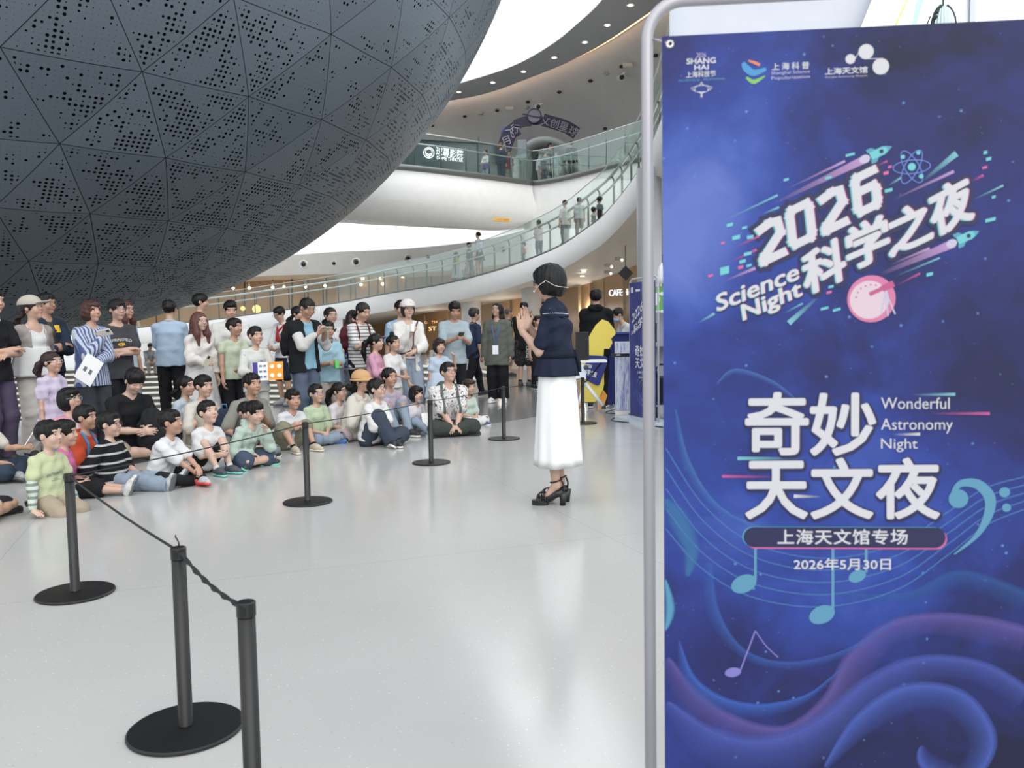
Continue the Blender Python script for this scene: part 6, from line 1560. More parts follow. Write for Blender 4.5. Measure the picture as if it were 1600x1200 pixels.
def patch(K, part, m, x, z, w, h, name='emblem'):
    o, g = next(t for t in K['tops'] if t[0].name.startswith(part)); K2 = dict(K); K2['tops'] = [(o, g)]
    v = np.array([(a, b) for b in (0, .5, 1) for a in (0, .33, .66, 1)], float); f = [(r * 4 + c, r * 4 + c + 1, r * 4 + c + 5, r * 4 + c + 4) for r in (0, 1) for c in range(3)]
    e = chest_print(K2, None, m, 0, 0, dx=x, lines=[((v, f), w, z, h, 0)]); e.name = name; return e
def ring_on(objs, c, z, off, hgt, m, name, parent, n=60, tilt=0.):
    """a band hugging the given meshes at height z"""
    from mathutils.bvhtree import BVHTree
    bvs = [BVHTree.FromPolygons([v.co for v in o.data.vertices], [p.vertices[:] for p in o.data.polygons]) for o in objs]; v = []
    for zz in (z - hgt / 2, z + hgt / 2):
        for k in range(n):
            a = 2 * math.pi * k / n; d = np.array([math.cos(a), math.sin(a), 0]); o_ = np.array([c[0], c[1], zz - tilt * math.sin(a)]); best = .05
            for b in bvs:
                h = b.ray_cast(Vector(o_ + d * .6), Vector(-d))
                if h[0] is not None: best = max(best, (np.array(h[0]) - o_) @ d)
            v.append(o_ + d * (best + off))
    v += [p - unit([p[0] - c[0], p[1] - c[1], 0]) * (off + .006) for p in v]
    f = [(k, (k + 1) % n, n + (k + 1) % n, n + k) for k in range(n)] + [(n + k, n + (k + 1) % n, 3 * n + (k + 1) % n, 3 * n + k) for k in range(n)] + [(2 * n + k, 2 * n + (k + 1) % n, (k + 1) % n, k) for k in range(n)]
    return link(name, mk_mesh(name, v, f, True, [m]), parent)

WHT = cloth((240, 240, 240)); BLK = cloth((34, 35, 39)); DK = cloth((44, 46, 54)); NVY = cloth((44, 56, 84)); CREAM = cloth((232, 226, 214))
JEAN = cloth((74, 92, 120), 'denim', (112, 132, 158)); LJ = cloth((138, 160, 186), 'denim', (172, 190, 208)); GREYP = cloth((150, 156, 160)); KHAKI = cloth((186, 170, 144))
BRN = (62, 40, 34); SH_W = ((226, 226, 224), (240, 240, 238)); SH_B = ((34, 34, 37), (60, 60, 62)); SH_G = ((150, 152, 154), (96, 98, 102)); SH_BW = ((40, 40, 44), (222, 222, 216))

# ---------------------------------------------------------------- the presenter
def presenter():
    px, foot = 873, 786; p = gr(px, foot); d = p[1]; z0 = .078; top = at(868, 418, d)[2]; NV = cloth((36, 46, 72)); NVD = cloth((28, 36, 58))
    K = person(dict(pos=(p[0], p[1], z0), yaw=yaw_of(p, -103), H=top - z0 + .0, label='woman presenter in a navy belted blouse and long white skirt raising both hands', h=.0056, fem=1, curve=6, lean=1, hy=-4, hp=4, w=.90, name='person',
        hair='bob', hairc=(10, 12, 16), vol=1.12, bobz=-.40, bobtilt=-.22, fcx=.50, fcy=.42, fringe=.12, skin=1, glasses=(24, 24, 28), shoe=None, legs=((.075, .0, .07), (.1, 1, 0), (.05, 1, -.55), (0, .55, 1)),
        armL=((.0, .24, -.16), (.35, -.35, -1)), armR=((.02, .20, -.12), (.35, -.3, -1)), handL=dict(d=(.02, .12, 1), n=(-1, .1, 0), curl=.06), handR=dict(d=(.05, .30, 1), n=(-1, .2, 0), curl=.12),
        wear=[('blouse', NV, .36, dict(t=.013, hem=-.02, wr=.004, neck=.008)), ('skirt', mat((228, 229, 229), .85), .60, .125, .150, .208, dict(fold=.012, nf=8)), ('skirt', NV, .625, .525, .150, .200, dict(fold=.010, nf=9), 'peplum')]))
    root, NB, xs, fw_, d3, s, T, HC, RH, hh = (K[k] for k in ('root', 'NB', 'xs', 'fw', 'd3', 's', 'T', 'HC', 'RH', 'hh')); bl = K['tops'][0][0]
    pep = next(c for c in root.children if c.name.startswith('peplum')); bz = .622 * K['s'] * 1.7; ring_on([bl, pep], (0, 0), bz, .009, .05, NVD, 'belt', root)
    q = MB(); q.box((-.015, .132, bz), (.05, .02, .05)); q.tube([(-.01, .14, bz - .01), (.0, .16, bz - .07), (.015, .17, bz - .13)], [.014, .016, .012], 8); q.build('belt_tie', NVD, root)
    # wide collar with white piping
    g = G(NB - .3, NB + .22, .006)
    g.loft([NB - d3 * .085 * s, NB - d3 * .03 * s, NB + d3 * .045 * s], [xs] * 3, [fw_] * 3, np.array([.170, .146, .070]) * s, np.array([.104, .092, .060]) * s, .02); g.plane(NB - d3 * .075 * s, -d3 + fw_ * .25)
    g.cap(NB + d3 * .0 * s, NB + d3 * .1 * s, .052 * s, .06 * s, .006, 'c'); g.cap(NB + fw_ * .10 * s - d3 * .09 * s, NB + fw_ * .05 * s + d3 * .06 * s, .04 * s, .045 * s, .01, 'c'); g.wrinkle(.002, .08, 1)
    co = link('collar', g.mesh('collar', [NV]), root)
    from mathutils.bvhtree import BVHTree
    bvs = [BVHTree.FromPolygons([v.co for v in o_.data.vertices], [p_.vertices[:] for p_ in o_.data.polygons]) for o_ in (co, bl)]; pts = []
    for a in np.linspace(-.30, math.pi + .30, 48):
        dd = xs * math.cos(a) - fw_ * math.sin(a); o_ = NB - d3 * (.058 + .016 * math.sin(a)) * s; r_ = []
        for bv in bvs:
            h_ = bv.ray_cast(Vector(o_ + dd * .5), Vector(-dd))
            if h_[0] is not None: r_.append((np.array(h_[0]) - o_) @ dd)
        if r_: pts.append(o_ + dd * (max(r_) + .001))
    pts = [(pts[max(i - 1, 0)] + p_ + pts[min(i + 1, len(pts) - 1)]) / 3 for i, p_ in enumerate(pts)]
    q = MB(); q.tube(pts, .0028, 6); q.build('collar_piping', mat((206, 208, 212), .6), co)
    q = MB(); q.tube(catmull([T((.47, -.02, -.02)), T((.48, .03, .03)), T((.49, .14, -.03)), T((.45, .34, -.16)), T((.24, .57, -.22)), T((-.2, .57, -.22))], 24), .002, 6); q.tube(catmull([T((.48, .02, .0)), T((.45, -.14, -.06)), T((.33, -.30, -.16)), T((.22, -.42, -.24))], 16), .0028, 6); q.ball(T((.20, -.44, -.25)), .009, n=8)
    q.build('headset_microphone', mat((206, 196, 184), .4), root)
    # heeled sandals
    for nm in 'LR':
        L_ = K['limb'][nm]; an = L_['an']; f = unit(np.array([L_['fd'][0], L_['fd'][1], 0])); b = np.cross(f, [0, 0, 1.]); U = np.array([0, 0, 1.]); an = an * 1.; base = np.array([an[0], an[1], -z0])
        TT = lambda x, y, z: base + f * x + b * y + U * z
        q = MB(); R3 = np.stack([f, b, U], 1); v, n = [], 20
        for z in (0, .034):
            for k in range(n): a = 2 * math.pi * k / n; v.append(TT(.118 + .062 * math.cos(a), .043 * math.sin(a) * (1 + .0 * math.cos(a)), z))
        q.add(v, [(k, (k + 1) % n, n + (k + 1) % n, n + k) for k in range(n)] + [tuple(range(n))[::-1], tuple(range(n, 2 * n))])
        q.tube([TT(.10, 0, .026), TT(.05, 0, .055), TT(0, 0, .083), TT(-.05, 0, .095)], [.034, .030, .030, .028], 10)
        so = q.build('sandal', mat((20, 20, 22), .4), root)
        q = MB(); q.tube([TT(-.045, 0, .0), TT(-.048, 0, .04), TT(-.05, 0, .092)], [.022, .023, .030], 16); q.build('heel', mat((16, 16, 18), .35), so)
        q = MB()
        A = lambda x, y, z: TT(x, y, z)
        q.tube(catmull([A(.07, -.045, .04), A(.085, -.03, .085), A(.10, .0, .094), A(.13, .03, .075), A(.135, .045, .035)], 16), .0055, 6); q.tube(catmull([A(.07, .045, .04), A(.085, .03, .085), A(.10, .0, .094), A(.13, -.03, .075), A(.135, -.045, .035)], 16), .0055, 6)
        q.build('toe_strap', mat((20, 20, 22), .4), so); q = MB()
        q.tube([A(.0 + .042 * math.cos(t), .040 * math.sin(t), .175 - .012 * math.cos(t)) for t in np.linspace(0, 2 * math.pi, 22)], .005, 6, cap=False); q.tube(catmull([A(-.04, .0, .178), A(-.055, .0, .14), A(-.05, .0, .10)], 8), .007, 6)
        q.build('ankle_strap', mat((20, 20, 22), .4), so)
        q = MB(); q.ball(A(.008, .041, .173), (.008, .004, .008), n=8); q.build('buckle', STEEL, so)
presenter()

# ---------------------------------------------------------------- standing, from the great sphere towards the cafe
stand('person in a black t-shirt and purple trousers cut off by the photo edge', -12, 452, depth=8.3, yaw=40, arms='cross', armR='cross2', wear=[('shirt', BLK, .30), ('trousers', cloth((92, 82, 112)), 1., dict(flare=.02))])
K = stand('woman in a beige baseball cap, grey cardigan and white camisole', 45, 464, depth=8.8, yaw=38, fem=1, hy=22, hp=-10, arms=((.25, -.10, -.56), (.6, -.8, 0)), hair='low', hairlen=.12, hairc=(46, 32, 28), skin=1, cap=('cap', cloth((206, 196, 182))),
    wear=[('camisole', WHT, 0, dict(hem=.0, neck=.035, wr=.002)), ('skirt', WHT, .70, .515, .165, .235, dict(fold=.012, nf=10), 'camisole_frill'), ('cardigan', cloth((182, 172, 166)), 1., dict(open_=.085, t=.026, hem=.04, neck=.04)), ('trousers', cloth((228, 222, 214)), 1., dict(flare=.035))])
for sx in (-1, 1): q = MB(); q.tube([K['NB'] + K['xs'] * sx * .085 + K['fw'] * .09 - K['d3'] * .14, K['NB'] + K['xs'] * sx * .095 + K['fw'] * .075 - K['d3'] * .05, K['NB'] + K['xs'] * sx * .095 + K['fw'] * .02 + K['d3'] * .012], .005, 6); q.build('strap', WHT, K['root'])
K = stand('man with glasses in a navy jacket with a yellow chest patch', 71, 458, depth=9.7, yaw=35, hy=15, arms='cross', armR='cross2', glasses=(60, 60, 64), skin=2, w=1.06, wear=[('shirt', cloth((84, 86, 70)), .3), ('jacket', cloth((44, 58, 82)), 1., dict(open_=.035, t=.024)), ('trousers', DK, 1.)])
patch(K, 'jacket', mat((226, 180, 40), .6), .08, -.13, .075, .075)
K = stand('woman in a blue striped shirt resting a phone against her chin', 140, 469, depth=9.2, yaw=33, hy=12, hp=-4, fem=1, w=1.05, hair='bob', hairc=(66, 42, 38), bobz=-.5, fringe=.15, armR=((.0, .20, -.10), (.3, .1, -1)), handR=HANDP['chin'], armL=((-.10, .24, -.36), (.9, -.2, -.4)), handL=dict(d=(-1, .2, -.1), n=(0, -.6, -.6), curl=.5),
    wear=[('trousers', cloth((70, 76, 86)), 1., dict(flare=.03)), ('shirt', cloth((206, 216, 236), 'v', (84, 108, 168), .034), .97, dict(t=.02, hem=.14)), ('collar', cloth((180, 196, 226)))])
phone(K, 'pale phone with a round black lens held at the chin of the woman in stripes', K['limb']['R']['wr'] + K['fw'] * .05 + np.array([0, 0, .07]), up=(.9, 0, .3), face=-K['fw'], m=mat((222, 216, 206), .4))
c = W(K, K['limb']['L']['wr'] + K['fw'] * .05 - K['xs'] * .13 - np.array([0, 0, .06]))
slab('paper', 'white sheet of paper with two grey squares held by the woman in stripes', 'paper', c, Wd(K, K['xs'] * .8 + np.array([0, 0, -.55])), np.array([0, 0, 1.]), (.21, .29), mat((240, 240, 240), .6), .002, tuple(('print', x, -.05, .16, .17, z, mat((110, 112, 120), .6)) for x in (-.2, .12) for z in (.0022, -.0022)))
K = stand('man with glasses in a charcoal t-shirt lettered SPRINGFIELD with folded arms', 182, 468, depth=9.9, yaw=26, hy=5, arms='cross', armR='cross2', glasses=(120, 122, 126), vol=1.07, skin=1, w=1.04, wear=[('trousers', cloth((42, 44, 52)), 1., dict(flare=.01)), ('shirt', cloth((78, 80, 86)), .34, dict(t=.016, hem=.12))])
chest_print(K, '', mat((232, 232, 228), .7), 0, 0, lines=[('SPRINGFIELD', .25, -.175, .035, .02)]); chest_print(K, '', mat((222, 178, 60), .7), 0, 0, lines=[(disc((.5, .5), .5), .09, -.235, .04, 0)])
stand('young woman with glasses and long brown hair peering from behind the man in charcoal', 195, 469, depth=10.7, yaw=50, fem=1, hair='long', hairc=(72, 42, 38), hairlen=.3, glasses=(40, 40, 44), wear=[('shirt', cloth((208, 226, 236)), .32), ('jeans', LJ, 1.)])
stand('man with his back turned in a light blue short-sleeved shirt', 264, 469, depth=11.3, yaw=168, arms='belly', w=1.03, wear=[('trousers', BLK, 1.), ('shirt', cloth((178, 206, 234)), .42, dict(t=.016, hem=.04)), ('collar', cloth((178, 206, 234)))])
K = stand('young woman with very long brown hair in a white dress holding a phone', 311, 487, depth=10.4, yaw=22, hy=16, fem=1, w=.95, hair='long', hairc=(88, 56, 50), hairlen=.34, glasses=(170, 150, 140), skin=3, armR='phonelow', armL='down', fringe=.28,
    wear=[('blouse', cloth((240, 234, 230)), 1., dict(t=.022, hem=.0, neck=.02, wr=.005)), ('skirt', cloth((236, 236, 238)), .62, .17, .13, .26, dict(fold=.02, nf=8), 'dress_skirt')], shoe=SH_W)
phone(K, 'phone in a pale case held low by the woman in the white dress', K['limb']['R']['wr'] + K['fw'] * .07 + np.array([0, 0, .03]), up=(0, .3, .6), m=mat((220, 214, 196), .4))
stand('tall young man with tousled black hair in profile behind the woman in the white dress', 313, 459, depth=12.4, yaw=85, vol=1.1, wear=[('shirt', cloth((150, 150, 150)), .3), ('trousers', BLK, 1.)])
K = stand('man in a plain white t-shirt looking down at a phone', 360, 470, depth=11.2, yaw=12, hp=14, arms='phonelow', w=1.12, skin=1, wear=[('trousers', BLK, 1.), ('shirt', cloth((238, 238, 234)), .40, dict(t=.018, hem=.05))])
phone(K, 'phone held in both hands by the man in the plain white t-shirt', between(K, .07, .03), up=(0, 0, .5), m=mat((200, 200, 204), .4))
stand('boy in a pale green sleeveless top standing before a man in white', 366, 497, depth=10.6, yaw=22, hy=35, hr=4, arms='downf', armL='belly', skin=2, wear=[('trousers', BLK, 1.), ('shirt', cloth((208, 222, 192)), .12, dict(t=.016, hem=.06))])
K = stand('boy in a white and blue patterned shirt holding open a purple and orange book', 398, 510, depth=10.1, yaw=22, hy=12, hp=-3, arms='book', skin=1, wear=[('trousers', cloth((226, 226, 220)), .9), ('shirt', cloth((230, 232, 226), 'patch', (150, 178, 204)), .75, dict(t=.02, hem=.14)), ('collar', cloth((226, 226, 210)))])
c = W(K, between(K, .10, .05)); ax = Wd(K, K['xs']); root = slab('book', 'open picture book with a purple strip and an orange page of four pictures', 'book', c, ax, (0, 0, 1), (.37, .21), mat((232, 234, 240), .5), .008)
for nm, x, sx, m_ in (('cover', -.41, .16, mat((74, 58, 140), .5)), ('page', .25, .50, mat((240, 158, 50), .5))):
    for z in (.0058, -.0058): q = MB(); q.box((x * .37, 0, z), (sx * .37, .21, .003)); q.build(nm, m_, root)
for z in (.0078, -.0078):
    for x in (.13, .37):
        for y in (-.26, .24): q = MB(); q.ball((x * .37, y * .21, z), (.030, .028, .002), n=12); q.build('picture', mat((238, 232, 220), .5), root)
    for x in (-.24, -.1):
        for y in (-.3, 0, .3): q = MB(); q.box((x * .37, y * .21, z * .75), (.036, .022, .002)); q.build('text_block', mat((120, 124, 150), .5), root)
K = stand('schoolboy with a red neckerchief, white shirt and navy shorts looking down', 433, 480, foot=634, yaw=-48, hp=22, glasses=(40, 40, 44), arms='belly', shoe=SH_G, wear=[('shorts', cloth((40, 48, 72)), .44, dict(t=.02)), ('shirt', cloth((242, 242, 244)), .97, dict(hem=.06, t=.018)), ('collar', cloth((242, 242, 244))), ('sock', cloth((210, 210, 210)))])
q = MB(); NB, xs, fw_, d3 = K['NB'], K['xs'], K['fw'], K['d3']
q.tube(catmull([NB - xs * .07 + d3 * .012, NB - xs * .05 + fw_ * .085 - d3 * .06, NB + fw_ * .145 - d3 * .13, NB + xs * .02 + fw_ * .165 - d3 * .3], 14), [.018] * 10 + [.024, .026, .024, .01], 8); q.tube(catmull([NB + xs * .07 + d3 * .012, NB + xs * .05 + fw_ * .085 - d3 * .06, NB + fw_ * .145 - d3 * .13, NB - xs * .03 + fw_ * .165 - d3 * .27], 14), .018, 8); q.build('neckerchief', cloth((206, 44, 44)), K['root'])
stand('woman with tied hair half hidden behind the man in the black vest', 465, 478, depth=13.0, yaw=55, fem=1, hair='low', hairlen=.12, wear=[('shirt', WHT, .35), ('trousers', GREYP, 1.)])
K = stand('man in a black vest and jeans raising a phone to take a picture', 483, 466, depth=10.3, yaw=38, hp=20, arms=((.04, .32, -.10), (.5, -.2, -1)), handL=HANDP['phone'], handR=HANDP['phone'], glasses=(120, 120, 124), hair='buzz', skin=2, w=1.03,
    wear=[('jeans', JEAN, 1., dict(flare=.015)), ('shirt', cloth((140, 200, 226)), .2, dict(hem=.06)), ('jacket', cloth((222, 222, 218)), 1., dict(t=.018, open_=.085, hem=-.02)), ('vest', cloth((32, 34, 40)), .10, dict(t=.034, open_=.075, hem=.10))])
phone(K, 'phone held up sideways by the man in the black vest', between(K, .08, .06), up=(0, 0, .4), wide=True, m=mat((204, 200, 180), .4))
p_ = W(K, K['P2'] - K['fw'] * .24); backpack('black backpack with a green tag on the back of the man in the vest', p_ - H(.30), K['root'].rotation_euler[2] + math.pi, .28, .42, .17, BLK, cloth((26, 27, 30)), 0, False)
stand('woman with round glasses in a white t-shirt with black prints', 516, 480, depth=12.0, yaw=22, hy=8, fem=1, w=1.05, hair='low', hairlen=.1, glasses=(150, 150, 150), arms='belly', fringe=.3, wear=[('trousers', cloth((160, 184, 216)), 1., dict(flare=.02)), ('shirt', cloth((240, 242, 244), 'patch', (40, 44, 52)), .40, dict(t=.018, hem=.1))])
K = stand('boy in a pale cyan t-shirt and beige trousers holding a green carton', 512, 502, depth=11.0, yaw=22, hy=-6, arms=((.02, .24, -.30), (.6, -.3, -1)), skin=2, hair='short', wear=[('trousers', cloth((208, 198, 188)), 1., dict(flare=.02)), ('shirt', cloth((172, 222, 242)), .42, dict(t=.02, hem=.12)), ('collar', cloth((40, 60, 80)))])
c = W(K, between(K, .07, .0)); root = slab('drink_carton', 'small green carton in the hands of the boy in pale cyan', 'carton', c, Wd(K, K['xs']), (0, .2, 1), (.05, .10), mat((80, 196, 90), .5), .035, (('label_print', 0, 0, .6, .4, -.019, mat((236, 240, 236), .5)),))
stand('woman with dark hair in a royal blue t-shirt and jeans', 552, 484, depth=12.6, yaw=30, fem=1, hair='long', hairlen=.22, hairc=(36, 28, 28), arms='down', wear=[('jeans', LJ, 1., dict(flare=.02)), ('shirt', cloth((52, 96, 206)), .36, dict(hem=.1))])
p_ = at(560, 558, 12.1); backpack('maroon backpack hanging between the woman in blue and the woman in stripes', p_ - H(.3), .6, .26, .48, .17, cloth((96, 32, 44)), cloth((44, 40, 46)))
K = stand('woman in a black and white striped t-shirt looking at her phone', 570, 473, depth=11.3, yaw=42, hp=20, fem=1, hair='low', hairlen=.12, hairc=(30, 24, 24), arms='phone', fringe=.3, wear=[('trousers', BLK, 1., dict(flare=.03)), ('shirt', cloth((238, 238, 238), 'hh', (44, 44, 48), .045), .40, dict(t=.018, hem=.10))])
phone(K, 'purple phone held by the woman in the striped t-shirt', between(K, .08, .04), up=(0, 0, .3), m=mat((120, 110, 150), .4))
straps(K, cloth((110, 44, 52)), 'backpack with dark red straps worn by the woman in stripes', .012)
stand('girl in a pink long-sleeved top with a ponytail and folded arms', 587, 521, depth=10.8, yaw=66, hy=6, fem=1, hair='pony', hairlen=.30, arms='cross', armR='cross2', skin=1, wear=[('trousers', WHT, 1.), ('shirt', cloth((230, 164, 194)), 1., dict(hem=.12))])
stand('small child in a white t-shirt with a tuft of hair tied on top', 614, 523, depth=11.0, yaw=45, hair='topknot', arms='belly', armL='side', wear=[('trousers', CREAM, 1.), ('shirt', cloth((242, 242, 242)), .34, dict(hem=.12))])
K = stand('woman in a white cap, open white shirt and wide pale jeans holding a cup', 637, 469, depth=11.4, yaw=14, fem=1, hair='bob', hairc=(40, 30, 28), bobz=-.45, cap=('cap', cloth((240, 232, 226))), skin=3, armR=((.02, .26, -.12), (.4, 0, -1)), armL='belly', handR=dict(d=(-.2, .5, 1), n=(-1, 0, 0), curl=.8),
    wear=[('jeans', LJ, 1., dict(flare=.055, t=.025)), ('shirt', cloth((244, 242, 238)), .2, dict(t=.004, hem=-.02)), ('jacket', cloth((246, 244, 240)), 1., dict(t=.026, open_=.05, hem=.16))])
ring_on([o for o, _ in K['tops'][:1]], (0, 0), K['P0'][2] + .07, .004, .03, mat((110, 50, 52), .5), 'belt', K['root'])
c = W(K, K['limb']['R']['wr'] + K['fw'] * .06 + np.array([0, 0, .075])); root = empty('paper_cup', c); tag(root, 'small white paper cup in the raised hand of the woman in the white cap', 'cup')
m = MB(); m.lathe((0, 0, -.04), [(.026, 0), (.036, .085)], 20); m.build('cup', mat((240, 238, 234), .5), root); m = MB(); m.lathe((0, 0, .045), [(.038, 0), (.038, .008), (.03, .012)], 20); m.build('lid', mat((230, 228, 224), .4), root)
c = W(K, K['P0'] - K['xs'] * .21 + K['fw'] * .05 + np.array([0, 0, .02])); root = empty('crossbody_bag', c); tag(root, 'brown leather bag on a strap at the hip of the woman in the white cap', 'bag'); g = G((-.16, -.1, -.16), (.16, .1, .16), .009); g.ell((0, 0, 0), (.13, .06, .11)); g.plane((0, 0, .06), (0, 0, 1)); link('bag', g.mesh('bag', [mat((122, 72, 54), .5)]), root)
q = MB(); b_ = W(K, K['NB'] + K['xs'] * .12 + K['fw'] * .06) - c; q.tube(catmull([(0, 0, .06), W(K, K['P1'] + K['fw'] * .175) - c, W(K, K['P2'] + K['fw'] * .165 + K['xs'] * .04) - c, b_ + (0, 0, .02)], 20), .010, 6); q.build('strap', mat((96, 62, 56), .5), root)
stand('man in a pale blue patterned shirt mostly hidden by the woman in the white cap', 626, 469, depth=12.1, yaw=20, wear=[('shirt', cloth((150, 196, 234), 'patch', (220, 232, 240)), .40), ('trousers', DK, 1.)])
stand('little girl in a pale blue dress standing before the man in grey blue', 686, 528, depth=11.4, yaw=22, fem=1, hair='bob', hairc=(40, 30, 30), bobz=-.55, fringe=.2, arms='down', armL='up', wear=[('shirt', cloth((196, 218, 240)), .30, dict(hem=.04)), ('collar', cloth((214, 230, 246))), ('skirt', cloth((200, 222, 242)), .60, .30, .12, .22, dict(fold=.016, nf=9), 'dress_skirt')], shoe=SH_W)
K = stand('man in a grey blue t-shirt and black trousers typing on a phone', 711, 472, depth=12.1, yaw=14, hp=22, arms='phone', skin=2, wear=[('trousers', BLK, 1.), ('shirt', cloth((178, 198, 208)), .40, dict(t=.02, hem=.10))])
phone(K, 'phone in a dark case held by the man in the grey blue t-shirt', between(K, .08, .05), up=(0, 0, .5), m=mat((70, 76, 70), .4))
stand('man in a dark navy shirt with tan cuffs walking away', 741, 481, foot=621, yaw=118, legL='walkf', legR='walkb', arms='down', skin=2, hairc=(44, 42, 42), shoe=SH_B, wear=[('trousers', BLK, 1.), ('shirt', cloth((48, 62, 98)), .44, dict(t=.018, hem=.12)), ('collar', cloth((48, 62, 98)))])
K = stand('woman with long black hair in a long olive grey shirt with a lanyard badge', 777, 473, foot=629, yaw=-14, hy=-12, hp=-8, fem=1, w=1.12, hair='long', hairlen=.26, hairc=(20, 18, 20), front=0, fringe=.3, glasses=(70, 70, 74), arms='down', shoe=SH_W, wear=[('trousers', BLK, 1., dict(flare=.03)), ('tunic', cloth((112, 114, 106)), 1., dict(t=.03, hem=.24, wid=1.12)), ('collar', cloth((104, 106, 98)))])
q_ = K['NB'] + K['fw'] * .19 - K['d3'] * .40; root = empty('lanyard_badge', W(K, q_)); tag(root, 'white badge on a blue lanyard worn by the woman in olive grey', 'badge'); root.rotation_euler = K['root'].rotation_euler
q = MB(); q.box((0, -.02, -.06), (.10, .006, .15)); q.build('badge_card', mat((232, 236, 240), .4), root)
NB, xs, fw_, d3 = K['NB'] - q_, K['xs'], K['fw'], K['d3']; q = MB(); q.tube([NB + xs * .08 + d3 * .02, NB + xs * .06 + fw_ * .13 - d3 * .1, (0, -.02, .02), NB - xs * .06 + fw_ * .13 - d3 * .1, NB - xs * .08 + d3 * .02], .008, 6); q.build('lanyard', mat((60, 110, 190), .5), root)
stand('bald man in a black t-shirt far back near the columns', 795, 481, foot=588, yaw=105, arms='down', hair='buzz', hairc=(90, 80, 76), skin=2, shoe=SH_B, wear=[('shorts', BLK, .46, dict(t=.02)), ('shirt', cloth((46, 46, 48)), .38, dict(hem=.12))])
K = stand('man in a black t-shirt and dark camouflage shorts with white lettering', 819, 472, foot=604, yaw=160, arms='belly', skin=1, w=1.12, shoe=((76, 76, 74), (50, 50, 50)), wear=[('shorts', cloth((74, 74, 70), 'camo', (44, 44, 44)), .42, dict(t=.05)), ('shirt', cloth((38, 38, 41)), .40, dict(t=.022, hem=.12)), ('sock', BLK)])
sh_ = next(c for c in K['root'].children if c.name.startswith('shorts')); pw = Plane(W(K, K['P0']) + np.array([0, -.20, 0]), (1, 0, 0)); u = pw.uv
t_ = quad_text(None, 'lettering', 'CRONE *', u(822, 541), u(822, 563), u(826, 541), mat((226, 226, 226), .6), 0, 0); t_.matrix_world = pw.mat(); bpy.context.view_layer.update(); mw = t_.matrix_world.copy(); t_.parent = sh_
rm = Matrix.Translation(K['root'].location) @ Matrix.Rotation(K['root'].rotation_euler[2], 4, 'Z'); t_.matrix_parent_inverse = rm.inverted(); t_.matrix_basis = mw
stand('person in an orange brown top raising a hand behind the presenter', 852, 470, depth=19, yaw=-40, armR='up', wear=[('shirt', cloth((206, 146, 96)), .9), ('jeans', JEAN, 1.)])
stand('child with dark hair and black t-shirt beside the presenter’s hands', 839, 493, depth=17, yaw=40, wear=[('shirt', BLK, .36), ('trousers', BLK, 1.)])
stand('man seen from behind in a black hooded jacket beside the cafe sign', 931, 452, depth=13.0, yaw=172, hy=4, w=1.04, arms='belly', hair='short', vol=1.1, wear=[('trousers', BLK, 1.), ('hoodie', cloth((30, 31, 34)), 1., dict(t=.03, hem=.12))], group='people behind the presenter')
stand('attendant in a white top bending over the blue counter in a pale mask', 962, 482, depth=14.6, yaw=-70, dh=.12, lean=22, hp=22, arms='phonelow', mask=1, wear=[('trousers', DK, 1.), ('shirt', cloth((236, 238, 240)), .9)], group='people behind the presenter')
stand('little girl with white glasses and a ponytail in a lilac t-shirt', 78, 549, depth=8.2, yaw=42, hy=8, hp=-6, fem=1, hair='pony', hairlen=.18, hairc=(44, 32, 32), glasses=(236, 226, 226), arms='down', wear=[('shorts', cloth((220, 214, 224)), .45), ('shirt', cloth((218, 204, 232)), .30, dict(t=.022, hem=.14, wr=.005))])

# ---------------------------------------------------------------- seated on the floor
K = sit('boy kneeling in a pale green sweatshirt with striped sleeves', 66, 800, 74, 657, yaw=42, pose='kneel', hy=14, hp=-2, arms='floor', skin=3, lean=4, shoe=((40, 60, 50), (30, 30, 32)), wear=[('trousers', KHAKI, .98, dict(t=.016)), ('shirt', cloth((222, 230, 220), 'h', (136, 160, 146), .045), 1., dict(t=.006)), ('shirt', cloth((214, 224, 172)), .22, dict(t=.020, hem=.08))])
chest_print(K, '', mat((70, 110, 120), .7), 0, 0, lines=[('INTEGRITY', .22, -.20, .036, .02), ('nnnnnnnnnn', .12, -.262, .010, 0), ('^^^', .06, -.247, .014, 0)])
sit('child in a bright pink t-shirt and black shorts stretching crossed legs', 103, 778, 100, 656, yaw=76, pose='out', legL='outx', hy=-6, arms='thigh', lean=2, shoe=((196, 196, 194), (104, 108, 114)), skin=1, wear=[('shorts', BLK, .62, dict(t=.024)), ('shirt', cloth((242, 116, 178)), .42, dict(t=.02)), ('sock', cloth((186, 190, 192)))])
sit('woman with glasses and dark hair in a pink zip jacket', 88, 738, 105, 605, yaw=48, fem=1, hp=-8, hair='bob', bobz=-.6, fringe=.08, glasses=(180, 170, 170), arms='lap', skin=1, wear=[('trousers', DK, 1.), ('shirt', cloth((238, 222, 224)), .3), ('jacket', cloth((242, 156, 184)), 1., dict(t=.022, open_=.03))])
K = sit('boy in an orange red t-shirt with blue backpack straps', 126, 753, 131, 633, yaw=62, hp=-3, skin=2, arms='lap', lean=4, wear=[('shorts', DK, .45), ('hoodie', cloth((230, 78, 44)), .40, dict(t=.016))])
straps(K, cloth((70, 150, 214)), 'blue backpack worn by the boy in orange red')
sit('boy with glasses in a black t-shirt with thin white stripes and pale jeans', 152, 764, 168, 643, yaw=58, pose='out', hy=8, hp=-3, arms='floorb', armL='thigh', lean=-8, glasses=(90, 60, 60), skin=3, w=1.1, shoe=((176, 178, 182), (96, 100, 104)), wear=[('jeans', LJ, 1., dict(t=.02, flare=.015)), ('shirt', cloth((30, 32, 38), 'hh', (206, 208, 204), .075), .54, dict(t=.022, wid=1.1))])
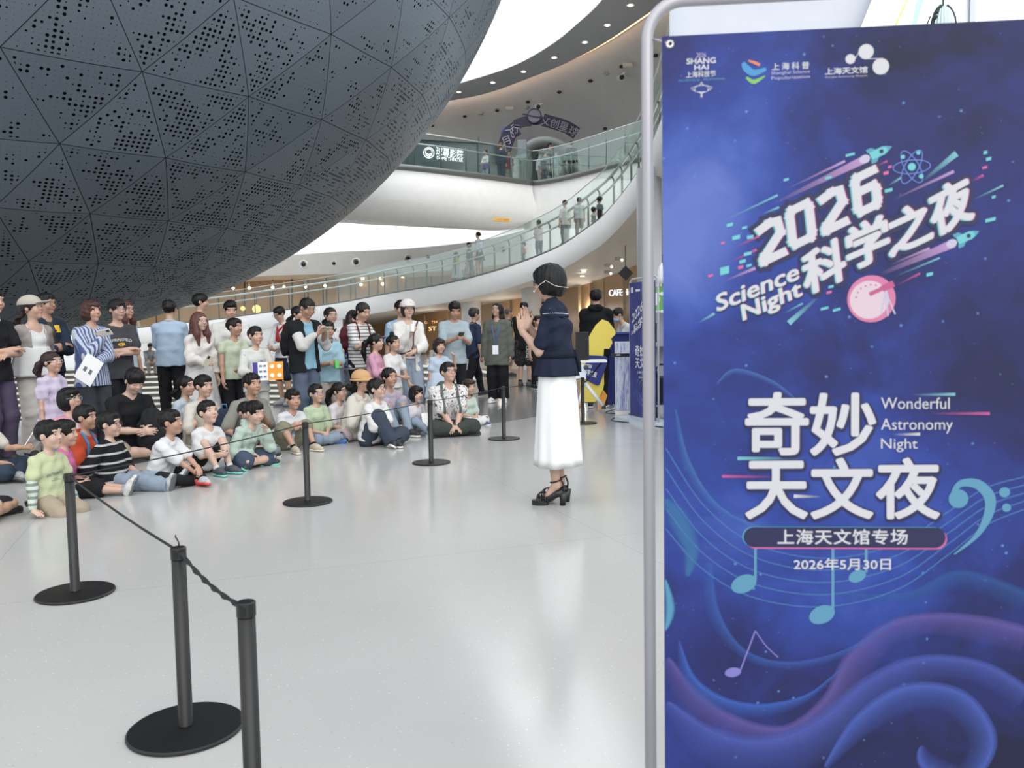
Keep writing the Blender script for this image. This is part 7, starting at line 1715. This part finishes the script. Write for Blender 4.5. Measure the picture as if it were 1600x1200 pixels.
K = sit('young man in a black t-shirt looking down at a backpack on his lap', 206, 716, 214, 579, yaw=24, hp=30, hy=8, arms=((.02, .30, -.26), (.7, -.2, -.8)), vol=1.08, fringe=.12, lid=1, skin=3, wear=[('shorts', KHAKI, .45), ('shirt', BLK, .40, dict(t=.02, vneck=.05))])
p_ = gr(232, 722); backpack('black backpack standing on the lap of the young man in black', p_ + np.array([0, .12, .10]), .3, .27, .42, .2, cloth((40, 42, 46)), cloth((34, 36, 40)), -.15)
sit('boy in a white polo shirt and black leggings with red soled shoes', 243, 757, 264, 640, yaw=58, hy=10, hp=-4, arms='ankle', lean=16, skin=2, legR=((.0, .50, .06), (1, .2, .15), (.1, 1, .15), (-.8, .1, .45)), legL=((-.06, .62, .08), (.9, .3, .2), (-.5, .8, .1), (.5, -.1, .8)), shoe=((170, 172, 176), (206, 66, 60)), laces=0, wear=[('leggings', BLK, 1.), ('shirt', cloth((240, 242, 244)), .42, dict(t=.018)), ('collar', cloth((226, 230, 236)))])
sit('woman with tied back hair in a pale blue shirt behind the man in cream', 284, 696, 290, 587, yaw=52, fem=1, hair='low', hairlen=.1, fringe=.3, arms='lap', wear=[('trousers', DK, 1.), ('shirt', cloth((204, 218, 230)), .9), ('collar', cloth((204, 218, 230)))])
sit('man in a cream t-shirt with folded knees watching the talk', 308, 707, 317, 586, yaw=42, pose='hug', arms='knee', lean=10, skin=1, wear=[('trousers', cloth((190, 178, 156)), 1.), ('shirt', cloth((226, 220, 208)), .42, dict(t=.02))])
K = sit('boy in a white t-shirt hugging his bare knees with a watch on his wrist', 316, 738, 321, 626, yaw=38, pose='hug', hp=-12, arms='shin', lean=14, skin=3, shoe=((66, 72, 78), (124, 204, 194)), wear=[('shorts', BLK, .36), ('shirt', cloth((244, 244, 246)), .36, dict(t=.018)), ('sock', cloth((226, 226, 226)))])
L_ = K['limb']['L']; e = unit(L_['wr'] - L_['el']); m = MB(); m.tube([L_['wr'] - e * .035, L_['wr'] - e * .015], .032, 14); wt = m.build('watch_strap', mat((40, 42, 46), .5), K['root']); m = MB(); m.box(L_['wr'] - e * .025 + np.array([.0, -.03, .012]), (.034, .014, .034)); m.build('watch_face', mat((60, 80, 110), .2), wt)
sit('man in an olive grey polo shirt propping his chin on his hand', 381, 702, 392, 583, yaw=36, hp=-4, armL='chin', armR='knee', lean=22, skin=2, w=1.02, wear=[('trousers', cloth((86, 92, 96)), 1.), ('shirt', cloth((156, 156, 144)), .42, dict(t=.02)), ('collar', cloth((150, 150, 138)))])
sit('person in a navy t-shirt and grey trousers hidden behind the boy in mint', 420, 714, 384, 628, yaw=34, side=-16, arms='lap', lean=14, shoe=SH_BW, wear=[('trousers', GREYP, 1., dict(t=.02)), ('shirt', cloth((48, 64, 110)), .46, dict(t=.02))])
sit('boy in a mint hooded jacket covering one eye with his hand', 372, 728, 399, 627, yaw=42, armL='eye', armR='lap', lean=26, hp=10, lid=1, skin=3, shoe=((44, 50, 52), (120, 206, 190)), wear=[('shorts', cloth((74, 92, 118)), .40, dict(t=.034)), ('shirt', cloth((214, 236, 226)), .3), ('hoodie', cloth((196, 220, 204)), .98, dict(t=.022, open_=.02)), ('sock', WHT)])
sit('boy in a white and blue t-shirt resting crossed arms on his knees', 452, 702, 457, 608, yaw=30, pose='hug', legs='hugw', arms='kneex', lean=18, hy=-4, skin=2, shoe=((176, 166, 146), (214, 204, 184)), wear=[('shorts', cloth((152, 150, 124)), .44, dict(t=.03)), ('shirt', cloth((232, 236, 240), 'patch', (150, 184, 216)), .40, dict(t=.018)), ('sock', BLK)])
sit('boy with glasses in a light green t-shirt gazing upward', 488, 693, 492, 600, yaw=36, hp=-8, arms='lap', glasses=(110, 110, 150), skin=1, shoe=((90, 130, 190), (70, 120, 190)), wear=[('jeans', LJ, 1.), ('shirt', cloth((208, 232, 190)), .42, dict(t=.02))])
sit('girl with glasses and a ponytail in a white blouse and pink trousers', 524, 687, 530, 597, yaw=54, fem=1, hair='pony', hairlen=.26, glasses=(200, 200, 206), arms='lap', skin=1, fringe=.32, wear=[('trousers', cloth((228, 198, 204)), 1., dict(t=.02)), ('shirt', cloth((244, 236, 240)), .34, dict(t=.018))])
sit('woman in a tan cloche hat and cream jacket sitting with raised knees', 554, 688, 565, 580, yaw=58, pose='hug', fem=1, hair='low', hairlen=.05, cap=('cloche', mat((186, 146, 104), .8)), arms='knee', lean=14, wear=[('trousers', cloth((220, 212, 198)), 1.), ('jacket', cloth((238, 232, 218)), 1., dict(t=.026))])
sit('boy with dark glasses in a white t-shirt and slate blue trousers holding his shoe', 576, 696, 586, 592, yaw=56, pose='cross', legL='crossf', legR='hug', hp=-10, arms='ankle', lean=12, glasses=(30, 30, 34), vol=1.08, skin=3, shoe=SH_BW, w=1.05, wear=[('trousers', cloth((66, 78, 98)), 1., dict(t=.026, flare=.02)), ('shirt', cloth((244, 244, 242)), .44, dict(t=.022))])
sit('woman in a lavender hooded top frowning with arms around her knees', 603, 680, 608, 574, yaw=38, pose='hug', fem=1, hair='low', hairlen=.08, fringe=.3, arms='knee', lean=12, skin=2, wear=[('jeans', LJ, 1.), ('hoodie', cloth((200, 186, 206)), 1., dict(t=.022))])
K = sit('girl with loose dark hair in a white t-shirt showing pale blue shoe soles', 644, 678, 650, 602, yaw=36, pose='out', legs='sole', fem=1, hair='bob', hairc=(28, 24, 26), bobz=-.75, fringe=.1, arms='lap', lean=8, skin=3, shoe=((224, 226, 230), (200, 216, 226)), wear=[('jeans', LJ, 1.), ('shirt', cloth((246, 238, 246)), .42, dict(t=.02))])
c = W(K, between(K, .10, .10)); slab('paper', 'folded white paper held by the girl with the pale blue soles', 'paper', c, Wd(K, K['xs']), (0, .3, 1), (.13, .17), mat((240, 240, 240), .6), .002)
K = sit('man with glasses in a white floral shirt sitting cross-legged with clasped hands', 706, 677, 698, 566, yaw=14, hy=20, hp=-10, arms=((-.01, .36, -.46), (.8, -.2, -.6)), handL=HANDP['lap'], handR=HANDP['lap'], glasses=(70, 70, 90), skin=1, w=1.12, lean=12, shoe=SH_B, wear=[('trousers', cloth((70, 78, 72)), 1., dict(t=.022)), ('shirt', cloth((240, 238, 236), 'floral', (60, 64, 84)), .44, dict(t=.024)), ('collar', cloth((236, 234, 232)))])
straps(K, cloth((100, 112, 108)), 'grey green backpack worn by the man in the floral shirt')
sit('child in pale green with white trousers leaning out behind the man in the floral shirt', 734, 664, 732, 592, yaw=40, pose='out', legs='cross', hair='bob', hairc=(50, 36, 32), arms='lap', shoe=((90, 96, 130), (226, 228, 232)), wear=[('trousers', cloth((240, 240, 244)), 1.), ('shirt', cloth((214, 236, 220)), .4)])
K = sit('person in dark jeans cut off by the photo edge holding up a phone', -24, 752, -26, 616, yaw=66, pose='cross', legL='crossf', armL=((.05, .42, -.16), (.4, -.2, -1)), armR='lap', hair='low', shoe=SH_G, wear=[('jeans', cloth((56, 72, 94)), 1.), ('shirt', CREAM, .36)])
phone(K, 'phone raised at the photo edge by the person in dark jeans', K['limb']['L']['wr'] + K['fw'] * .05 + np.array([0, 0, .10]), m=mat((210, 212, 218), .4))
sit('child with bare knees and black shoes cut off by the photo edge', -42, 812, -44, 672, yaw=62, pose='cross', arms='lap', shoe=SH_B, wear=[('shorts', DK, .4), ('shirt', WHT, .4)])
p_ = at(350, 632, 8.95); backpack('blue and black backpack lying behind the man in the olive grey polo', (p_[0], p_[1], 0.0), .5, .26, .46, .2, cloth((44, 60, 84)), cloth((70, 140, 210)))
# people sitting on the far steps of the pit
p = at(233, 560, 31.1); K = person(dict(pos=(p[0], p[1], -.34), yaw=yaw_of(p, 12), H=1.66, pose='seat', hz=.42, h=.016, label='man in a pale grey outfit sitting on the far lit steps', arms=((.04, .32, -.32), (.5, 0, -1)), hp=25, lean=14, group='visitors on the far steps', wear=[('trousers', cloth((206, 200, 190)), 1.), ('shirt', cloth((196, 204, 208)), .4)]))
p = at(681, 540, 25.5); person(dict(pos=(p[0], p[1], -.3), yaw=yaw_of(p, 10), H=1.5, h=.016, label='person with black hair sitting far behind the little girl in pale blue', hz=.42, pose='seat', group='visitors on the far steps', wear=[('trousers', DK, 1.), ('shirt', cloth((226, 222, 214)), .4)]))

# ---------------------------------------------------------------- walking on the ramp and up on the balcony
def on_ramp(label, px, top, yaw, off=.9, **kw):
    v = ramp - EYE; X = 800 + F * (v @ RT) / (v @ FW); i = int(np.argmin(np.abs(X - px) + (v @ FW < 5) * 1e4)); b = ramp[i] + out[i] * off
    b = b.copy(); k = (at(px, 400, b[1])[0]); b[0] = k
    H_ = at(px, top, b[1])[2] - b[2] + .02
    return person(dict(pos=(b[0], b[1], b[2] - .02), yaw=yaw_of(b, yaw), H=H_, label=label, group='visitors on the ramp', h=.018, face=abs(yaw) < 90, **kw))
on_ramp('small child in a yellow top and pale skirt on the ramp', 713, 394, -140, fem=1, hair='pony', hairlen=.2, wear=[('shirt', cloth((236, 208, 60)), .3), ('skirt', cloth((214, 222, 222)), .6, .15, .12, .26, {}, 'dress_skirt')])
on_ramp('child in a grey top and pale trousers on the ramp beside a woman', 734, 379, -120, hair='bob', fem=1, legL='walkf', legR='walkb', wear=[('trousers', cloth((206, 198, 196)), 1.), ('shirt', cloth((112, 118, 120)), .6)])
on_ramp('woman with a bun in a pale blue shirt and dark skirt on the ramp', 749, 363, -120, off=1.2, fem=1, hair='bun', wear=[('shirt', cloth((178, 196, 212)), .6), ('skirt', cloth((70, 76, 84)), .60, .38, .14, .24, {}, 'skirt')])
on_ramp('child in an orange top with blue trousers on the ramp', 819, 379, -60, off=.8, wear=[('trousers', cloth((60, 110, 150)), 1.), ('shirt', cloth((232, 146, 110)), .4)])
on_ramp('man in a pink t-shirt and dark trousers on the ramp', 843, 344, -150, off=1.1, arms='belly', wear=[('trousers', cloth((80, 88, 100)), 1.), ('shirt', cloth((228, 202, 208)), .4, dict(hem=.1))])
on_ramp('woman with tied hair in a white top higher up the ramp', 884, 313, -160, off=1.0, fem=1, hair='bun', wear=[('trousers', cloth((150, 160, 165)), 1.), ('shirt', cloth((236, 236, 234)), .5, dict(hem=.1))])
on_ramp('man in a white t-shirt with bare arms higher up the ramp', 906, 309, 175, off=1.0, w=1.1, wear=[('trousers', cloth((196, 184, 180)), 1.), ('shirt', cloth((226, 234, 234)), .4, dict(hem=.1))])
on_ramp('person in a dark cap and grey top near the upper end of the ramp', 938, 308, -150, off=1.0, w=1.1, cap=('cap', cloth((70, 76, 80))), wear=[('trousers', DK, 1.), ('shirt', cloth((110, 120, 124)), .5)])
on_ramp('small child in a pale top near the upper end of the ramp', 928, 324, 160, off=.6, wear=[('trousers', cloth((190, 196, 196)), 1.), ('shirt', cloth((214, 220, 220)), .4)])
def up_there(label, px, top, d, yaw, **kw):
    p = at(px, 280, d); return person(dict(pos=(p[0], p[1], Z2), yaw=yaw_of(p, yaw), H=at(px, top, d)[2] - Z2, label=label, group='visitors on the upper balcony', h=.018, **kw))
up_there('girl in white with a purple bag on the upper balcony', 760, 234, 34.6, -40, fem=1, hair='pony', hairlen=.3, arms='belly', wear=[('trousers', cloth((150, 176, 180)), 1.), ('shirt', cloth((228, 228, 230)), .6), ('skirt', cloth((132, 108, 196)), .56, .42, .13, .17, {}, 'skirt')])
up_there('person in a navy jacket on the upper balcony beside the arch', 783, 224, 34.9, 150, hair='short', hairc=(96, 56, 44), wear=[('jeans', cloth((44, 60, 88)), 1.), ('jacket', cloth((44, 46, 84)), 1.)])
up_there('child in a dark red top on the upper balcony', 795, 236, 35.6, 20, hair='bob', wear=[('trousers', cloth((150, 140, 130)), 1.), ('shirt', cloth((130, 40, 56)), .6)])
up_there('person in white at the balcony corner below the arch', 842, 239, 35.9, 100, fem=1, hair='pony', hairlen=.3, wear=[('trousers', cloth((196, 180, 180)), 1.), ('shirt', cloth((206, 212, 214)), .5)])
up_there('tall man in a black top inside the arch upstairs', 858, 224, 37.0, 80, wear=[('trousers', BLK, 1.), ('shirt', cloth((44, 44, 46)), .5)])
up_there('person in grey facing the arch upstairs', 852, 234, 36.4, 140, wear=[('trousers', cloth((120, 124, 130)), 1.), ('shirt', cloth((126, 132, 136)), .5)])
up_there('person in a pale shirt and light shorts at the balcony glass', 869, 233, 35.4, 160, wear=[('shorts', cloth((204, 206, 198)), .45, dict(t=.03)), ('shirt', cloth((160, 190, 196)), .45)])
up_there('man in black clothes at the end of the arch sign', 894, 221, 34.3, -150, hairc=(60, 36, 30), w=1.2, wear=[('trousers', BLK, 1.), ('jacket', BLK, 1., dict(t=.03))])
